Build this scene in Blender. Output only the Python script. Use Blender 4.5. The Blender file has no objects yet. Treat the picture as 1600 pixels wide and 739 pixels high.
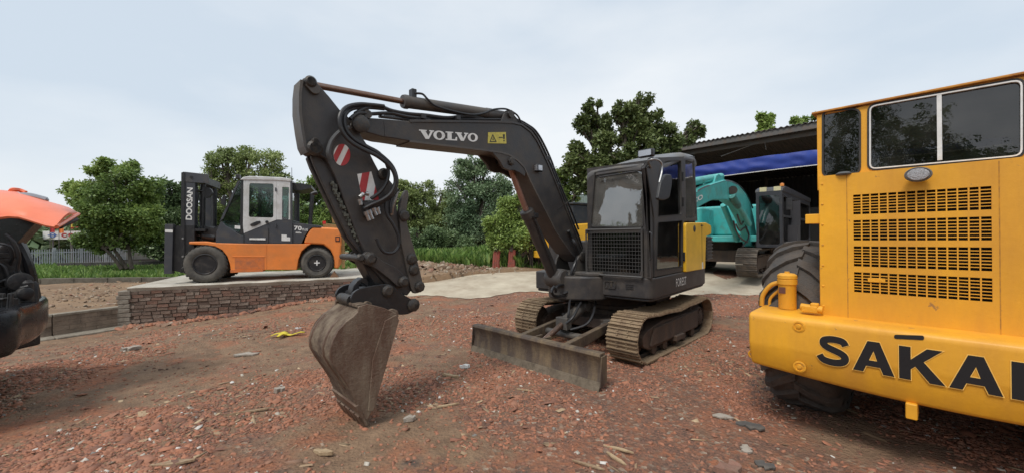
import bpy, bmesh, math, random
import numpy as np
from mathutils import Vector, Matrix
R = math.radians
random.seed(7)
SC = bpy.context.scene
COL = SC.collection
# ------------------------------------------------------------------ camera, sky, sun, exposure
FOC, EYE, ROLL = 620.0, 1.5, R(.6)          # focal length for a 1600 px wide picture, eye height, roll
cam_d = bpy.data.cameras.new('camera')
cam = bpy.data.objects.new('camera', cam_d); COL.objects.link(cam)
cam_d.sensor_width = 36; cam_d.lens = 36*FOC/1600; cam_d.clip_start = .05; cam_d.clip_end = 3000
cam.matrix_world = Matrix.Translation((0, 0, EYE)) @ Matrix.Rotation(ROLL, 4, 'Y') @ Matrix.Rotation(R(90), 4, 'X')
SC.camera = cam
SUN_EL, SUN_AZ = 58, 215                    # degrees; high, behind the camera's left shoulder
w = bpy.data.worlds.new('World'); SC.world = w; w.use_nodes = True
nt = w.node_tree; nt.nodes.clear()
def N(t, **k):
    n = nt.nodes.new(t)
    for a, b in k.items(): setattr(n, a, b)
    return n
sky = N('ShaderNodeTexSky', sky_type='NISHITA', sun_disc=False, sun_elevation=R(SUN_EL), sun_rotation=R(SUN_AZ), air_density=1.2, dust_density=3.0)
bg1 = N('ShaderNodeBackground'); bg1.inputs[1].default_value = .10
nt.links.new(sky.outputs[0], bg1.inputs[0])
tc = N('ShaderNodeTexCoord'); mp = N('ShaderNodeMapping'); mp.inputs['Scale'].default_value = (1, 1, 2.6)
nz = N('ShaderNodeTexNoise'); nz.inputs['Scale'].default_value = 1.1; nz.inputs['Detail'].default_value = 7; nz.inputs['Roughness'].default_value = .5
nt.links.new(tc.outputs['Generated'], mp.inputs[0]); nt.links.new(mp.outputs[0], nz.inputs[0])
cr = N('ShaderNodeValToRGB'); cr.color_ramp.elements[0].position = .38; cr.color_ramp.elements[1].position = .62
cr.color_ramp.elements[0].color = (.545, .62, .70, 1); cr.color_ramp.elements[1].color = (.755, .785, .81, 1)
nt.links.new(nz.outputs[0], cr.inputs[0])
bg2 = N('ShaderNodeBackground'); bg2.inputs[1].default_value = .765
nt.links.new(cr.outputs[0], bg2.inputs[0])
mx = N('ShaderNodeMixShader'); mx.inputs[0].default_value = .92
ow = N('ShaderNodeOutputWorld')
nt.links.new(bg1.outputs[0], mx.inputs[1]); nt.links.new(bg2.outputs[0], mx.inputs[2]); nt.links.new(mx.outputs[0], ow.inputs[0])
sun_d = bpy.data.lights.new('sun', 'SUN'); sun_d.energy = 1.5; sun_d.angle = R(18); sun_d.color = (1, .96, .9)
sun = bpy.data.objects.new('sun', sun_d); COL.objects.link(sun)
_az, _el = R(SUN_AZ), R(SUN_EL)
sdir = Vector((math.sin(_az)*math.cos(_el), math.cos(_az)*math.cos(_el), math.sin(_el)))
sun.rotation_euler = sdir.to_track_quat('Z', 'Y').to_euler()
SC.view_settings.view_transform = 'Standard'; SC.view_settings.look = 'None'
SC.view_settings.exposure = 0.68; SC.view_settings.gamma = 1
SC.cycles.max_bounces = 8; SC.cycles.transparent_max_bounces = 12

# ------------------------------------------------------------------ measuring the photograph: a pixel seen on a real plane
def ray(px, py):
    a = (px-800)/FOC; b = (369-py)/FOC; c, s = math.cos(ROLL), math.sin(ROLL)
    return Vector((c*a+s*b, 1, -s*a+c*b))
def onZw(px, py, z=0):
    d = ray(px, py); t = (z-EYE)/d.z
    return Vector((d.x*t, t, z))
def at(px, py, Y):
    return Vector((0, 0, EYE)) + ray(px, py)*Y
class Frame:
    """a thing's own axes: origin, heading of local +X on the ground"""
    def __init__(s, ox, oy, yaw, oz=0):
        s.o = Vector((ox, oy, oz)); s.yaw = yaw
        s.M = Matrix.Translation(s.o) @ Matrix.Rotation(yaw, 4, 'Z'); s.I = s.M.inverted()
    def rl(s, px, py):
        return s.I @ Vector((0, 0, EYE)), s.I.to_3x3() @ ray(px, py)
    def Y(s, px, py, l):
        c, d = s.rl(px, py); t = (l-c.y)/d.y; p = c+d*t; return (p.x, p.z)
    def X(s, px, py, x):
        c, d = s.rl(px, py); t = (x-c.x)/d.x; p = c+d*t; return (p.y, p.z)
    def Z(s, px, py, z):
        c, d = s.rl(px, py); t = (z-c.z)/d.z; p = c+d*t; return (p.x, p.y)
    def Ys(s, pts, l): return [s.Y(a, b, l) for a, b in pts]
    def Xs(s, pts, x): return [s.X(a, b, x) for a, b in pts]

# ------------------------------------------------------------------ materials
MATS = {}
def mat(name, col, rough=.6, metal=0, dirt=None, amt=.0, scale=6, bump=0, bscale=40, var=.12, streak=False, coat=0, sharp=.12, wear=None, wearamt=0):
    if name in MATS: return MATS[name]
    m = bpy.data.materials.new(name); m.use_nodes = True; t = m.node_tree; t.nodes.clear(); L = t.links.new
    out = t.nodes.new('ShaderNodeOutputMaterial'); b = t.nodes.new('ShaderNodeBsdfPrincipled'); L(b.outputs[0], out.inputs[0])
    b.inputs['Roughness'].default_value = rough; b.inputs['Metallic'].default_value = metal
    if coat: b.inputs['Coat Weight'].default_value = coat; b.inputs['Coat Roughness'].default_value = .25
    tcn = t.nodes.new('ShaderNodeTexCoord'); src = tcn.outputs['Object']
    def noise(sc, det=5, ro=.6, stretch=None):
        n = t.nodes.new('ShaderNodeTexNoise'); n.inputs['Scale'].default_value = sc; n.inputs['Detail'].default_value = det; n.inputs['Roughness'].default_value = ro
        if stretch:
            mm = t.nodes.new('ShaderNodeMapping'); mm.inputs['Scale'].default_value = stretch; L(src, mm.inputs[0]); L(mm.outputs[0], n.inputs[0])
        else: L(src, n.inputs[0])
        return n.outputs[0]
    def ramp(f, a, bb):
        r = t.nodes.new('ShaderNodeMapRange'); r.inputs[1].default_value = a; r.inputs[2].default_value = bb; L(f, r.inputs[0]); return r.outputs[0]
    def mixc(f, c1, c2):
        x = t.nodes.new('ShaderNodeMix'); x.data_type = 'RGBA'
        if hasattr(f, 'name'): L(f, x.inputs[0])
        else: x.inputs[0].default_value = f
        for c, i in ((c1, 6), (c2, 7)):
            if isinstance(c, tuple): x.inputs[i].default_value = (*c, 1)
            else: L(c, x.inputs[i])
        return x.outputs[2]
    col = tuple(min(.9, c) for c in col)
    lo = tuple(c*(1-var) for c in col); hi = tuple(min(1, c*(1+var)) for c in col)
    c = mixc(ramp(noise(scale*.6), .3, .7), lo, hi)
    if dirt:
        th = .5+.28*(1-amt*2) if amt < .5 else .5-.28*(amt*2-1)
        f = ramp(noise(scale, 8, .68, (1, 1, .22) if streak else None), th-sharp, th+sharp)
        c = mixc(f, c, dirt)
        rr = t.nodes.new('ShaderNodeMapRange'); rr.inputs[3].default_value = rough; rr.inputs[4].default_value = min(1, rough+.3); L(f, rr.inputs[0]); L(rr.outputs[0], b.inputs['Roughness'])
    if wear:
        f = ramp(noise(scale*4, 6, .7), .72-wearamt*.3, .76-wearamt*.3)
        c = mixc(f, c, wear)
    L(c, b.inputs['Base Color'])
    if bump:
        bp = t.nodes.new('ShaderNodeBump'); bp.inputs['Strength'].default_value = bump; bp.inputs['Distance'].default_value = .02
        L(noise(bscale, 6, .65), bp.inputs['Height']); L(bp.outputs[0], b.inputs['Normal'])
    MATS[name] = m; return m
def glass(name, tint=(.35, .42, .40), refl=1.0, rough=.03, ior=1.6, dust_veil=(.01, .09)):
    if name in MATS: return MATS[name]
    m = bpy.data.materials.new(name); m.use_nodes = True; t = m.node_tree; t.nodes.clear(); L = t.links.new
    out = t.nodes.new('ShaderNodeOutputMaterial'); tr = t.nodes.new('ShaderNodeBsdfTransparent'); gl = t.nodes.new('ShaderNodeBsdfGlossy')
    tr.inputs[0].default_value = (*tint, 1); gl.inputs['Roughness'].default_value = rough; gl.inputs[0].default_value = (refl, refl, refl, 1)
    fr = t.nodes.new('ShaderNodeFresnel'); fr.inputs[0].default_value = ior
    nn = t.nodes.new('ShaderNodeTexNoise'); nn.inputs['Scale'].default_value = 3; nn.inputs['Detail'].default_value = 5
    tcn = t.nodes.new('ShaderNodeTexCoord'); L(tcn.outputs['Object'], nn.inputs[0])
    bp = t.nodes.new('ShaderNodeBump'); bp.inputs['Strength'].default_value = .04; bp.inputs['Distance'].default_value = .05; L(nn.outputs[0], bp.inputs['Height'])
    L(bp.outputs[0], gl.inputs['Normal'])
    df = t.nodes.new('ShaderNodeBsdfDiffuse'); df.inputs[0].default_value = (.34, .33, .30, 1)      # dusty film; strong settings form a pale veil that brightens the glass
    mr = t.nodes.new('ShaderNodeMapRange'); mr.inputs[1].default_value = .45; mr.inputs[2].default_value = .8; mr.inputs[3].default_value = dust_veil[0]; mr.inputs[4].default_value = dust_veil[1]
    L(nn.outputs[0], mr.inputs[0])
    x0 = t.nodes.new('ShaderNodeMixShader'); L(mr.outputs[0], x0.inputs[0]); L(tr.outputs[0], x0.inputs[1]); L(df.outputs[0], x0.inputs[2])
    x = t.nodes.new('ShaderNodeMixShader'); L(fr.outputs[0], x.inputs[0]); L(x0.outputs[0], x.inputs[1]); L(gl.outputs[0], x.inputs[2]); L(x.outputs[0], out.inputs[0])
    MATS[name] = m; return m
def islandmat(name, cols, rough=.85, noisesc=None, translucent=0, stops=None, bump=0):
    """colour picked per separate piece of one mesh (chips, leaves)"""
    if name in MATS: return MATS[name]
    m = bpy.data.materials.new(name); m.use_nodes = True; t = m.node_tree; t.nodes.clear(); L = t.links.new
    out = t.nodes.new('ShaderNodeOutputMaterial'); b = t.nodes.new('ShaderNodeBsdfPrincipled'); b.inputs['Roughness'].default_value = rough
    g = t.nodes.new('ShaderNodeNewGeometry'); f = g.outputs['Random Per Island']
    if noisesc:
        tcn = t.nodes.new('ShaderNodeTexCoord'); n = t.nodes.new('ShaderNodeTexNoise'); n.inputs['Scale'].default_value = noisesc; L(tcn.outputs['Object'], n.inputs[0])
        a = t.nodes.new('ShaderNodeMath'); a.operation = 'MULTIPLY_ADD'; a.inputs[1].default_value = .45; L(f, a.inputs[0])
        s = t.nodes.new('ShaderNodeMath'); s.operation = 'MULTIPLY_ADD'; s.inputs[1].default_value = 1.5; s.inputs[2].default_value = -.48; L(n.outputs[0], s.inputs[0])
        L(s.outputs[0], a.inputs[2]); f = a.outputs[0]
    r = t.nodes.new('ShaderNodeValToRGB'); e = r.color_ramp.elements
    k = len(cols)
    while len(e) < k: e.new(.5)
    for i, c in enumerate(cols): e[i].position = stops[i] if stops else i/(k-1); e[i].color = (*c, 1)
    L(f, r.inputs[0]); L(r.outputs[0], b.inputs['Base Color'])
    if translucent:
        tl = t.nodes.new('ShaderNodeBsdfTranslucent'); L(r.outputs[0], tl.inputs[0]); x = t.nodes.new('ShaderNodeMixShader'); x.inputs[0].default_value = translucent
        L(b.outputs[0], x.inputs[1]); L(tl.outputs[0], x.inputs[2]); L(x.outputs[0], out.inputs[0])
    else: L(b.outputs[0], out.inputs[0])
    MATS[name] = m; return m

# ------------------------------------------------------------------ mesh building
def smooth_path(pts, k=5):
    P = [Vector(p) for p in pts]; o = []
    if len(P) < 3: return P
    for i in range(len(P)-1):
        a = P[max(i-1, 0)]; b = P[i]; c = P[i+1]; d = P[min(i+2, len(P)-1)]
        for j in range(k):
            t = j/k
            o.append(.5*((2*b)+(c-a)*t+(2*a-5*b+4*c-d)*t*t+(3*b-a-3*c+d)*t**3))
    o.append(P[-1]); return o
def rpoly(pts, r, k=4):
    """round the corners of a polygon (2-D)"""
    n = len(pts); o = []
    rr = r if isinstance(r, (list, tuple)) else [r]*n
    for i in range(n):
        p = Vector(pts[i][:2]); a = Vector(pts[i-1][:2])-p; b = Vector(pts[(i+1) % n][:2])-p
        q = min(rr[i], a.length*.45, b.length*.45)
        if q < 1e-5: o += [tuple(p)]*(k+1); continue
        s = p+a.normalized()*q; e = p+b.normalized()*q
        for j in range(k+1):
            t = j/k; v = s*(1-t)**2+p*2*t*(1-t)+e*t*t; o.append(tuple(v))
    return o
def rep(pts, k=4):
    o = []
    for p in pts: o += [tuple(p)]*(k+1)
    return o
def inset(pts, d):
    n = len(pts); A = sum(pts[i-1][0]*pts[i][1]-pts[i][0]*pts[i-1][1] for i in range(n)); sg = 1 if A > 0 else -1; o = []
    for i in range(n):
        p = Vector(pts[i]); a = (p-Vector(pts[i-1])); b = (Vector(pts[(i+1) % n])-p)
        a.normalize(); b.normalize()
        na = Vector((-a.y, a.x))*sg; nb = Vector((-b.y, b.x))*sg; m = (na+nb)
        m = m/max(.35, m.length_squared)*2 if m.length > 1e-4 else na
        o.append(tuple(p+m*d*.5*1.0))
    return o
AX = {'xz': lambda a, b, c: (a, c, b), 'xy': lambda a, b, c: (a, b, c), 'yz': lambda a, b, c: (c, a, b)}
class MB:
    def __init__(s): s.v = []; s.f = []; s.m = []
    def add(s, vs, fs, mi=0, M=None):
        o = len(s.v)
        if M is not None: vs = [M @ Vector(v) for v in vs]
        s.v += [tuple(v) for v in vs]; s.f += [tuple(i+o for i in f) for f in fs]; s.m += [mi]*len(fs); return s
    def box(s, c, d, M=None, mi=0, taper=None):
        x, y, z = (q/2 for q in d); t = taper or (1, 1)
        vs = [(c[0]+a*x*(t[0] if k > 0 else 1), c[1]+b*y*(t[1] if k > 0 else 1), c[2]+k*z) for k in (-1, 1) for a, b in ((-1, -1), (1, -1), (1, 1), (-1, 1))]
        return s.add(vs, [(3, 2, 1, 0), (4, 5, 6, 7), (0, 1, 5, 4), (1, 2, 6, 5), (2, 3, 7, 6), (3, 0, 4, 7)], mi, M)
    def span(s, a, b, **k):
        return s.box([(p+q)/2 for p, q in zip(a, b)], [abs(q-p) for p, q in zip(a, b)], **k)
    def prism(s, pts, lo, hi, plane='xz', mi=0, M=None):
        n = len(pts); g = AX[plane]
        A = sum(pts[i-1][0]*pts[i][1]-pts[i][0]*pts[i-1][1] for i in range(n))
        if (A > 0) != (plane != 'xz'): pts = pts[::-1]
        vs = [g(p[0], p[1], lo) for p in pts]+[g(p[0], p[1], hi) for p in pts]
        fs = [tuple(range(n-1, -1, -1)), tuple(range(n, 2*n))]+[(i, (i+1) % n, n+(i+1) % n, n+i) for i in range(n)]
        return s.add(vs, fs, mi, M)
    def ring(s, out, inn, lo, hi, plane='xz', mi=0, M=None):
        n = len(out); g = AX[plane]
        vs = [g(p[0], p[1], h) for h in (lo, hi) for q in (out, inn) for p in q]
        fs = []
        for i in range(n):
            j = (i+1) % n
            fs += [(i, j, n+j, n+i), (2*n+i, 3*n+i, 3*n+j, 2*n+j), (i, 2*n+i, 2*n+j, j), (n+i, n+j, 3*n+j, 3*n+i)]
        return s.add(vs, fs, mi, M)
    def tube(s, pts, r, n=8, mi=0, cap=True, M=None):
        P = [Vector(p) for p in pts]; vs = []; fs = []; up = None
        for i, p in enumerate(P):
            d = (P[min(i+1, len(P)-1)]-P[max(i-1, 0)]).normalized()
            if up is None: up = Vector((0, 0, 1)) if abs(d.z) < .9 else Vector((1, 0, 0))
            a = d.cross(up)
            if a.length < 1e-3: a = d.cross(Vector((.3, 1, .2)))
            a.normalize(); b = a.cross(d).normalized(); up = b
            q = r[i] if isinstance(r, (list, tuple)) else r
            for k in range(n):
                t = 2*math.pi*k/n; vs.append(p+a*math.cos(t)*q+b*math.sin(t)*q)
        for i in range(len(P)-1):
            for k in range(n):
                j = (k+1) % n; fs.append((i*n+k, (i+1)*n+k, (i+1)*n+j, i*n+j))
        if cap: fs += [tuple(range(n)), tuple(range((len(P)-1)*n+n-1, (len(P)-1)*n-1, -1))]
        return s.add(vs, fs, mi, M)
    def cyl(s, a, b, r, n=16, mi=0, r2=None, M=None): return s.tube([a, b], [r, r if r2 is None else r2], n, mi, M=M)
    def lathe(s, prof, a, d, n=24, mi=0, M=None, cap=True):
        """prof: (radius, distance along d)"""
        a = Vector(a); d = Vector(d).normalized(); u = d.cross(Vector((0, 0, 1)) if abs(d.z) < .9 else Vector((1, 0, 0))).normalized(); w2 = u.cross(d)
        vs = []; fs = []
        for r, h in prof:
            for k in range(n):
                t = 2*math.pi*k/n; vs.append(a+d*h+u*math.cos(t)*r+w2*math.sin(t)*r)
        for i in range(len(prof)-1):
            for k in range(n):
                j = (k+1) % n; fs.append((i*n+k, (i+1)*n+k, (i+1)*n+j, i*n+j))
        if cap: fs += [tuple(range(n)), tuple(range(len(prof)*n-1, (len(prof)-1)*n-1, -1))]
        return s.add(vs, fs, mi, M)
    def build(s, name, mats, parent=None, M=None, bevel=0, flat=False, seg=2, angle=35, kind=None, label=None):
        me = bpy.data.meshes.new(name); me.from_pydata(s.v, [], s.f)
        if not isinstance(mats, (list, tuple)): mats = [mats]
        for q in mats: me.materials.append(q)
        if len(mats) > 1: me.polygons.foreach_set('material_index', s.m)
        bm = bmesh.new(); bm.from_mesh(me); bmesh.ops.recalc_face_normals(bm, faces=bm.faces); bm.to_mesh(me); bm.free()
        if not flat: me.shade_smooth(); me.set_sharp_from_angle(angle=R(angle))
        me.update()
        return link(name, me, parent, M, bevel, seg, kind, label)
def link(name, me, parent=None, M=None, bevel=0, seg=2, kind=None, label=None):
    o = bpy.data.objects.new(name, me); COL.objects.link(o)
    if parent is not None: o.parent = parent
    if M is not None: o.matrix_local = M
    if bevel:
        b = o.modifiers.new('bevel', 'BEVEL'); b.width = bevel; b.segments = seg; b.limit_method = 'ANGLE'; b.angle_limit = R(40); b.harden_normals = not (len(me.polygons) and not me.polygons[0].use_smooth)
    if kind: o['kind'] = kind
    if label: o['label'] = label
    return o
def thing(name, label, cat, M=None, group=None):
    o = bpy.data.objects.new(name, None); COL.objects.link(o); o.empty_display_size = .2
    if M is not None: o.matrix_world = M
    o['label'] = label; o['category'] = cat
    if group: o['group'] = group
    return o
def tag(o, label, cat, group=None):
    o['label'] = label; o['category'] = cat
    if group: o['group'] = group
    return o
def copy_tree(o, parent=None):
    c = o.copy(); COL.objects.link(c); c.parent = parent
    if parent is not None: c.matrix_parent_inverse = o.matrix_parent_inverse.copy()
    for ch in list(o.children): copy_tree(ch, c)
    return c
# ------------------------------------------------------------------ lettering
def curve_mesh(polys, ext=.0):
    cu = bpy.data.curves.new('glyph', 'CURVE'); cu.dimensions = '2D'; cu.fill_mode = 'BOTH'; cu.extrude = ext
    for p in polys:
        sp = cu.splines.new('POLY'); sp.points.add(len(p)-1); sp.use_cyclic_u = True
        for i, q in enumerate(p): sp.points[i].co = (q[0], q[1], 0, 1)
    return _bake(cu)
def _bake(cu):
    ob = bpy.data.objects.new('glyph', cu); COL.objects.link(ob); bpy.context.view_layer.update()
    dg = bpy.context.evaluated_depsgraph_get(); me = bpy.data.meshes.new_from_object(ob.evaluated_get(dg))
    vs = [tuple(v.co) for v in me.vertices]; fs = [tuple(p.vertices) for p in me.polygons]
    bpy.data.objects.remove(ob); bpy.data.meshes.remove(me); return vs, fs
def font_mesh(txt, bold=0.0, shear=0.0, space=1.0):
    cu = bpy.data.curves.new('glyph', 'FONT'); cu.body = txt; cu.offset = bold; cu.shear = shear; cu.space_character = space; cu.fill_mode = 'FRONT'; cu.resolution_u = 3
    vs, fs = _bake(cu); return vs, fs
def fit(vs):
    x = [v[0] for v in vs]; y = [v[1] for v in vs]; a, b, c, d = min(x), max(x), min(y), max(y)
    return [((v[0]-a)/(b-a), (v[1]-c)/(d-c)) for v in vs]
def decal(name, vf, m, parent, o, u, v, n, M=None, lift=.004, label=None):
    """lay flat lettering so that its box spans o .. o+u .. o+v, lifted along n; given a little thickness"""
    vs, fs = vf; o, u, v, n = Vector(o), Vector(u), Vector(v), Vector(n).normalized()
    q = fit(vs); k = len(q)
    P = [o+u*a+v*b+n*lift for a, b in q]
    me = bpy.data.meshes.new(name); me.from_pydata([tuple(p) for p in P], [], fs); me.materials.append(m); me.update()
    return link(name, me, parent, M, label=label)
def ell(cx, cy, rx, ry, n=28): return [(cx+rx*math.cos(2*math.pi*i/n), cy+ry*math.sin(2*math.pi*i/n)) for i in range(n)]
def sv(x): return [(x, 1), (x+.72, 1), (x+.72, .87), (x+.60, .87), (x+.86, .32), (x+1.08, .87), (x+.95, .87), (x+.95, 1), (x+1.42, 1), (x+1.42, .87), (x+1.31, .87), (x+.92, 0), (x+.60, 0), (x+.14, .87), (x, .87)]
def slab_volvo():
    p = [sv(0), ell(1.92, .5, .58, .53), ell(1.92, .5, .27, .38),
         [(2.55, 0), (3.75, 0), (3.75, .42), (3.62, .42), (3.52, .14), (3.18, .14), (3.18, .87), (3.34, .87), (3.34, 1), (2.55, 1), (2.55, .87), (2.74, .87), (2.74, .14), (2.55, .14)],
         sv(3.55), ell(5.48, .5, .58, .53), ell(5.48, .5, .27, .38)]
    return curve_mesh(p)
def stroke(path, wd):
    P = [Vector(p) for p in path]; a = []; b = []
    for i, p in enumerate(P):
        d = (P[min(i+1, len(P)-1)]-P[max(i-1, 0)]).normalized(); n = Vector((-d.y, d.x))*wd/2; a.append(tuple(p+n)); b.append(tuple(p-n))
    return a+b[::-1]
def sm(x, a, b):
    t = min(1, max(0, (x-a)/(b-a))); return t*t*(3-2*t)
def fbm(X, Y, sc, seed=0, oc=4):
    """cheap smooth value noise on arrays"""
    r = np.random.RandomState(seed); tot = 0; amp = 1; norm = 0
    X = np.asarray(X, float); Y = np.asarray(Y, float)
    for o in range(oc):
        T = r.rand(64, 64); x = X*sc; y = Y*sc; xi = np.floor(x).astype(int); yi = np.floor(y).astype(int); fx = x-xi; fy = y-yi
        fx = fx*fx*(3-2*fx); fy = fy*fy*(3-2*fy)
        g = lambda i, j: T[(xi+i) % 64, (yi+j) % 64]
        tot = tot+amp*((g(0, 0)*(1-fx)+g(1, 0)*fx)*(1-fy)+(g(0, 1)*(1-fx)+g(1, 1)*fx)*fy); norm += amp; amp *= .5; sc *= 2.03
    return tot/norm
# ================================================================== GROUND
S_OX, S_OY = 1.88, 3.17                       # left end of the yellow machine's bumper
def hmain(x, y):
    x = np.asarray(x, float); y = np.asarray(y, float)
    s = lambda v, a, b: (lambda t: t*t*(3-2*t))(np.clip((v-a)/(b-a), 0, 1))
    h = -.33*s(-x, 4.2, 7.8)*s(y, 4, 7.5)+.3*s(y, 9.3, 13)*s(x, -4, -1)+.1*s(y, 13, 20)
    h = h-.05*np.exp(-((x-3.0)**2+(y-3.6)**2)/1.6)
    k = 1-s(y, 8.5, 9.6)*s(x, -3.5, -2.2)
    calm = 1-.8*np.exp(-((x-.9)**2+(y-5.3)**2)/3.2)
    h = h+((fbm(x, y, .7, 3)-.5)*.10+(fbm(x, y, 3.5, 5)-.5)*.035)*k*calm
    return h
def sheet(name, X, Y, Z, m, kind='structure'):
    ny, nx = X.shape; vs = np.stack([X, Y, Z], -1).reshape(-1, 3); i = np.arange(ny*nx).reshape(ny, nx)
    f = np.stack([i[:-1, :-1], i[:-1, 1:], i[1:, 1:], i[1:, :-1]], -1).reshape(-1, 4)
    me = bpy.data.meshes.new(name); me.vertices.add(len(vs)); me.vertices.foreach_set('co', vs.ravel())
    me.loops.add(f.size); me.loops.foreach_set('vertex_index', f.ravel()); me.polygons.add(len(f)); me.polygons.foreach_set('loop_start', np.arange(0, f.size, 4)); me.polygons.foreach_set('loop_total', np.full(len(f), 4))
    me.update(calc_edges=True); me.shade_smooth(); me.materials.append(m)
    o = bpy.data.objects.new(name, me); COL.objects.link(o); o['kind'] = kind; return o
def warp(a, b, fine0, fine1, n):
    """axis samples: fine between fine0..fine1, coarse to a and b"""
    core = np.linspace(fine0, fine1, n); l = fine0-(np.geomspace(.2, fine0-a, 26)) if a < fine0 else []; r = fine1+np.geomspace(.2, b-fine1, 26)
    return np.concatenate([np.sort(l), core, r])
def groundmat():
    m = bpy.data.materials.new('brick_rubble_earth'); m.use_nodes = True; t = m.node_tree; t.nodes.clear(); L = t.links.new
    out = t.nodes.new('ShaderNodeOutputMaterial'); b = t.nodes.new('ShaderNodeBsdfPrincipled'); L(b.outputs[0], out.inputs[0]); b.inputs['Roughness'].default_value = .9
    g = t.nodes.new('ShaderNodeNewGeometry'); pos = g.outputs['Position']
    def nz(sc, det=6, ro=.6, off=0):
        mp = t.nodes.new('ShaderNodeMapping'); mp.inputs['Location'].default_value = (off, off*.7, 0); L(pos, mp.inputs[0])
        n = t.nodes.new('ShaderNodeTexNoise'); n.inputs['Scale'].default_value = sc; n.inputs['Detail'].default_value = det; n.inputs['Roughness'].default_value = ro; L(mp.outputs[0], n.inputs[0]); return n.outputs[0]
    def rp(f, a, c):
        r = t.nodes.new('ShaderNodeMapRange'); r.inputs[1].default_value = a; r.inputs[2].default_value = c; L(f, r.inputs[0]); return r.outputs[0]
    def mx(f, c1, c2):
        x = t.nodes.new('ShaderNodeMix'); x.data_type = 'RGBA'
        if isinstance(f, float): x.inputs[0].default_value = f
        else: L(f, x.inputs[0])
        for c, i in ((c1, 6), (c2, 7)):
            if isinstance(c, tuple): x.inputs[i].default_value = (*c, 1)
            else: L(c, x.inputs[i])
        return x.outputs[2]
    # pebbles and shards at two sizes
    def vor(sc, feat='F1'):
        mp = t.nodes.new('ShaderNodeMapping'); L(pos, mp.inputs[0]); mp.inputs['Rotation'].default_value = (0, 0, .6)
        v = t.nodes.new('ShaderNodeTexVoronoi'); v.inputs['Scale'].default_value = sc; v.feature = feat; L(mp.outputs[0], v.inputs[0]); return v
    v1 = vor(34); v2 = vor(75)
    r1 = t.nodes.new('ShaderNodeValToRGB'); e = r1.color_ramp.elements
    cols = [(0, (.12, .066, .044)), (.25, (.25, .112, .062)), (.5, (.37, .140, .070)), (.72, (.20, .100, .062)), (.88, (.30, .20, .135)), (1, (.42, .34, .26))]
    while len(e) < len(cols): e.new(.5)
    for i, (p, c) in enumerate(cols): e[i].position = p; e[i].color = (*c, 1)
    sx = t.nodes.new('ShaderNodeSeparateColor'); L(v1.outputs['Color'], sx.inputs[0]); L(sx.outputs[0], r1.inputs[0])
    sx2 = t.nodes.new('ShaderNodeSeparateColor'); L(v2.outputs['Color'], sx2.inputs[0]); r2 = t.nodes.new('ShaderNodeValToRGB'); L(sx2.outputs[1], r2.inputs[0])
    r2.color_ramp.elements[0].color = (.10, .06, .045, 1); r2.color_ramp.elements[1].color = (.28, .135, .085, 1)
    shards = mx(rp(nz(9), .42, .58), r1.outputs[0], r2.outputs[0])
    earth = mx(rp(nz(5, 8), .35, .7), (.175, .106, .062), (.31, .198, .118))
    # where bare earth shows: large patches, more to the left
    sp = t.nodes.new('ShaderNodeSeparateXYZ'); L(pos, sp.inputs[0])
    left = rp(sp.outputs[0], .5, -5.0)
    a = t.nodes.new('ShaderNodeMath'); a.operation = 'MULTIPLY_ADD'; L(left, a.inputs[0]); a.inputs[1].default_value = .20; L(nz(.62, 8, .66, 3.1), a.inputs[2])
    col = mx(rp(a.outputs[0], .49, .60), shards, earth)
    red = mx(rp(nz(1.3, 6, .6, 9), .52, .68), col, mx(rp(nz(30), .4, .6), (.40, .145, .065), (.26, .105, .058)))
    col = mx(rp(nz(2.1, 6, .7, 17), .60, .72), red, (.095, .070, .055))
    col = mx(rp(nz(.45, 5, .6, 31), .38, .66), mx(.15, col, (.11, .07, .05)), col)
    L(col, b.inputs['Base Color'])
    ad = t.nodes.new('ShaderNodeMath'); ad.operation = 'MULTIPLY_ADD'; L(nz(26, 9, .75), ad.inputs[0]); ad.inputs[1].default_value = 1.3
    L(v1.outputs['Distance'], ad.inputs[2])
    bp = t.nodes.new('ShaderNodeBump'); bp.inputs['Strength'].default_value = .9; bp.inputs['Distance'].default_value = .018; L(ad.outputs[0], bp.inputs['Height']); L(bp.outputs[0], b.inputs['Normal'])
    return m
GROUND = groundmat()
xs = warp(-300, 300, -12, 9, 300); ys = np.concatenate([np.linspace(-2, .8, 12), np.linspace(.9, 14, 220), 14+np.geomspace(.3, 600, 30)])
X, Y = np.meshgrid(xs, ys); sheet('ground', X, Y, hmain(X, Y), GROUND)
X, Y = np.meshgrid(np.linspace(-300, 300, 12), np.linspace(-200, -2, 6)); sheet('ground', X, Y, X*0-.0, GROUND)

# --- concrete road and yard slab, ragged where the rubble runs over it
ROADM = mat('pale_concrete', (.50, .44, .335), .85, dirt=(.30, .235, .17), amt=.42, scale=1.6, bump=.3, bscale=18, sharp=.2, wear=(.55, .51, .43), wearamt=.15)
def road_edge(x): return 10.05-.0*x+.25*math.sin(x*1.1)+.22*math.sin(x*2.7+1)-.25*sm(x, 2, 6)-.9*sm(-x, 2.2, 4)*0
us = np.linspace(-4.3, 30, 230); vs_ = np.concatenate([np.linspace(0, 1, 14)])
RX = []; RY = []
for u in us:
    e0 = road_edge(u)+.05*math.sin(u*13); e1 = 12.6+1.0*sm(u, -3, 1)+26*sm(u, 3, 9)
    RX.append([u]*14); RY.append([e0+(e1-e0)*t for t in vs_])
RX = np.array(RX); RY = np.array(RY)
RZ = hmain(RX, RY)*1.0; 
clean = .3*np.clip((RY-9.3)/3.7, 0, 1)**2*(3-2*np.clip((RY-9.3)/3.7, 0, 1))*1.0
RZ = np.maximum(RZ+.012, clean*sm(0, -1, 1)+.0)
RZ += np.clip((RY-RY[:, :1])/.9, 0, 1)*(.42*np.clip((-RX-1.6)/2.7, 0, 1)**1.4*np.clip(1-(RY-10.3)/6, .3, 1))
sheet('concrete_road', RX, RY, RZ, ROADM)

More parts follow.
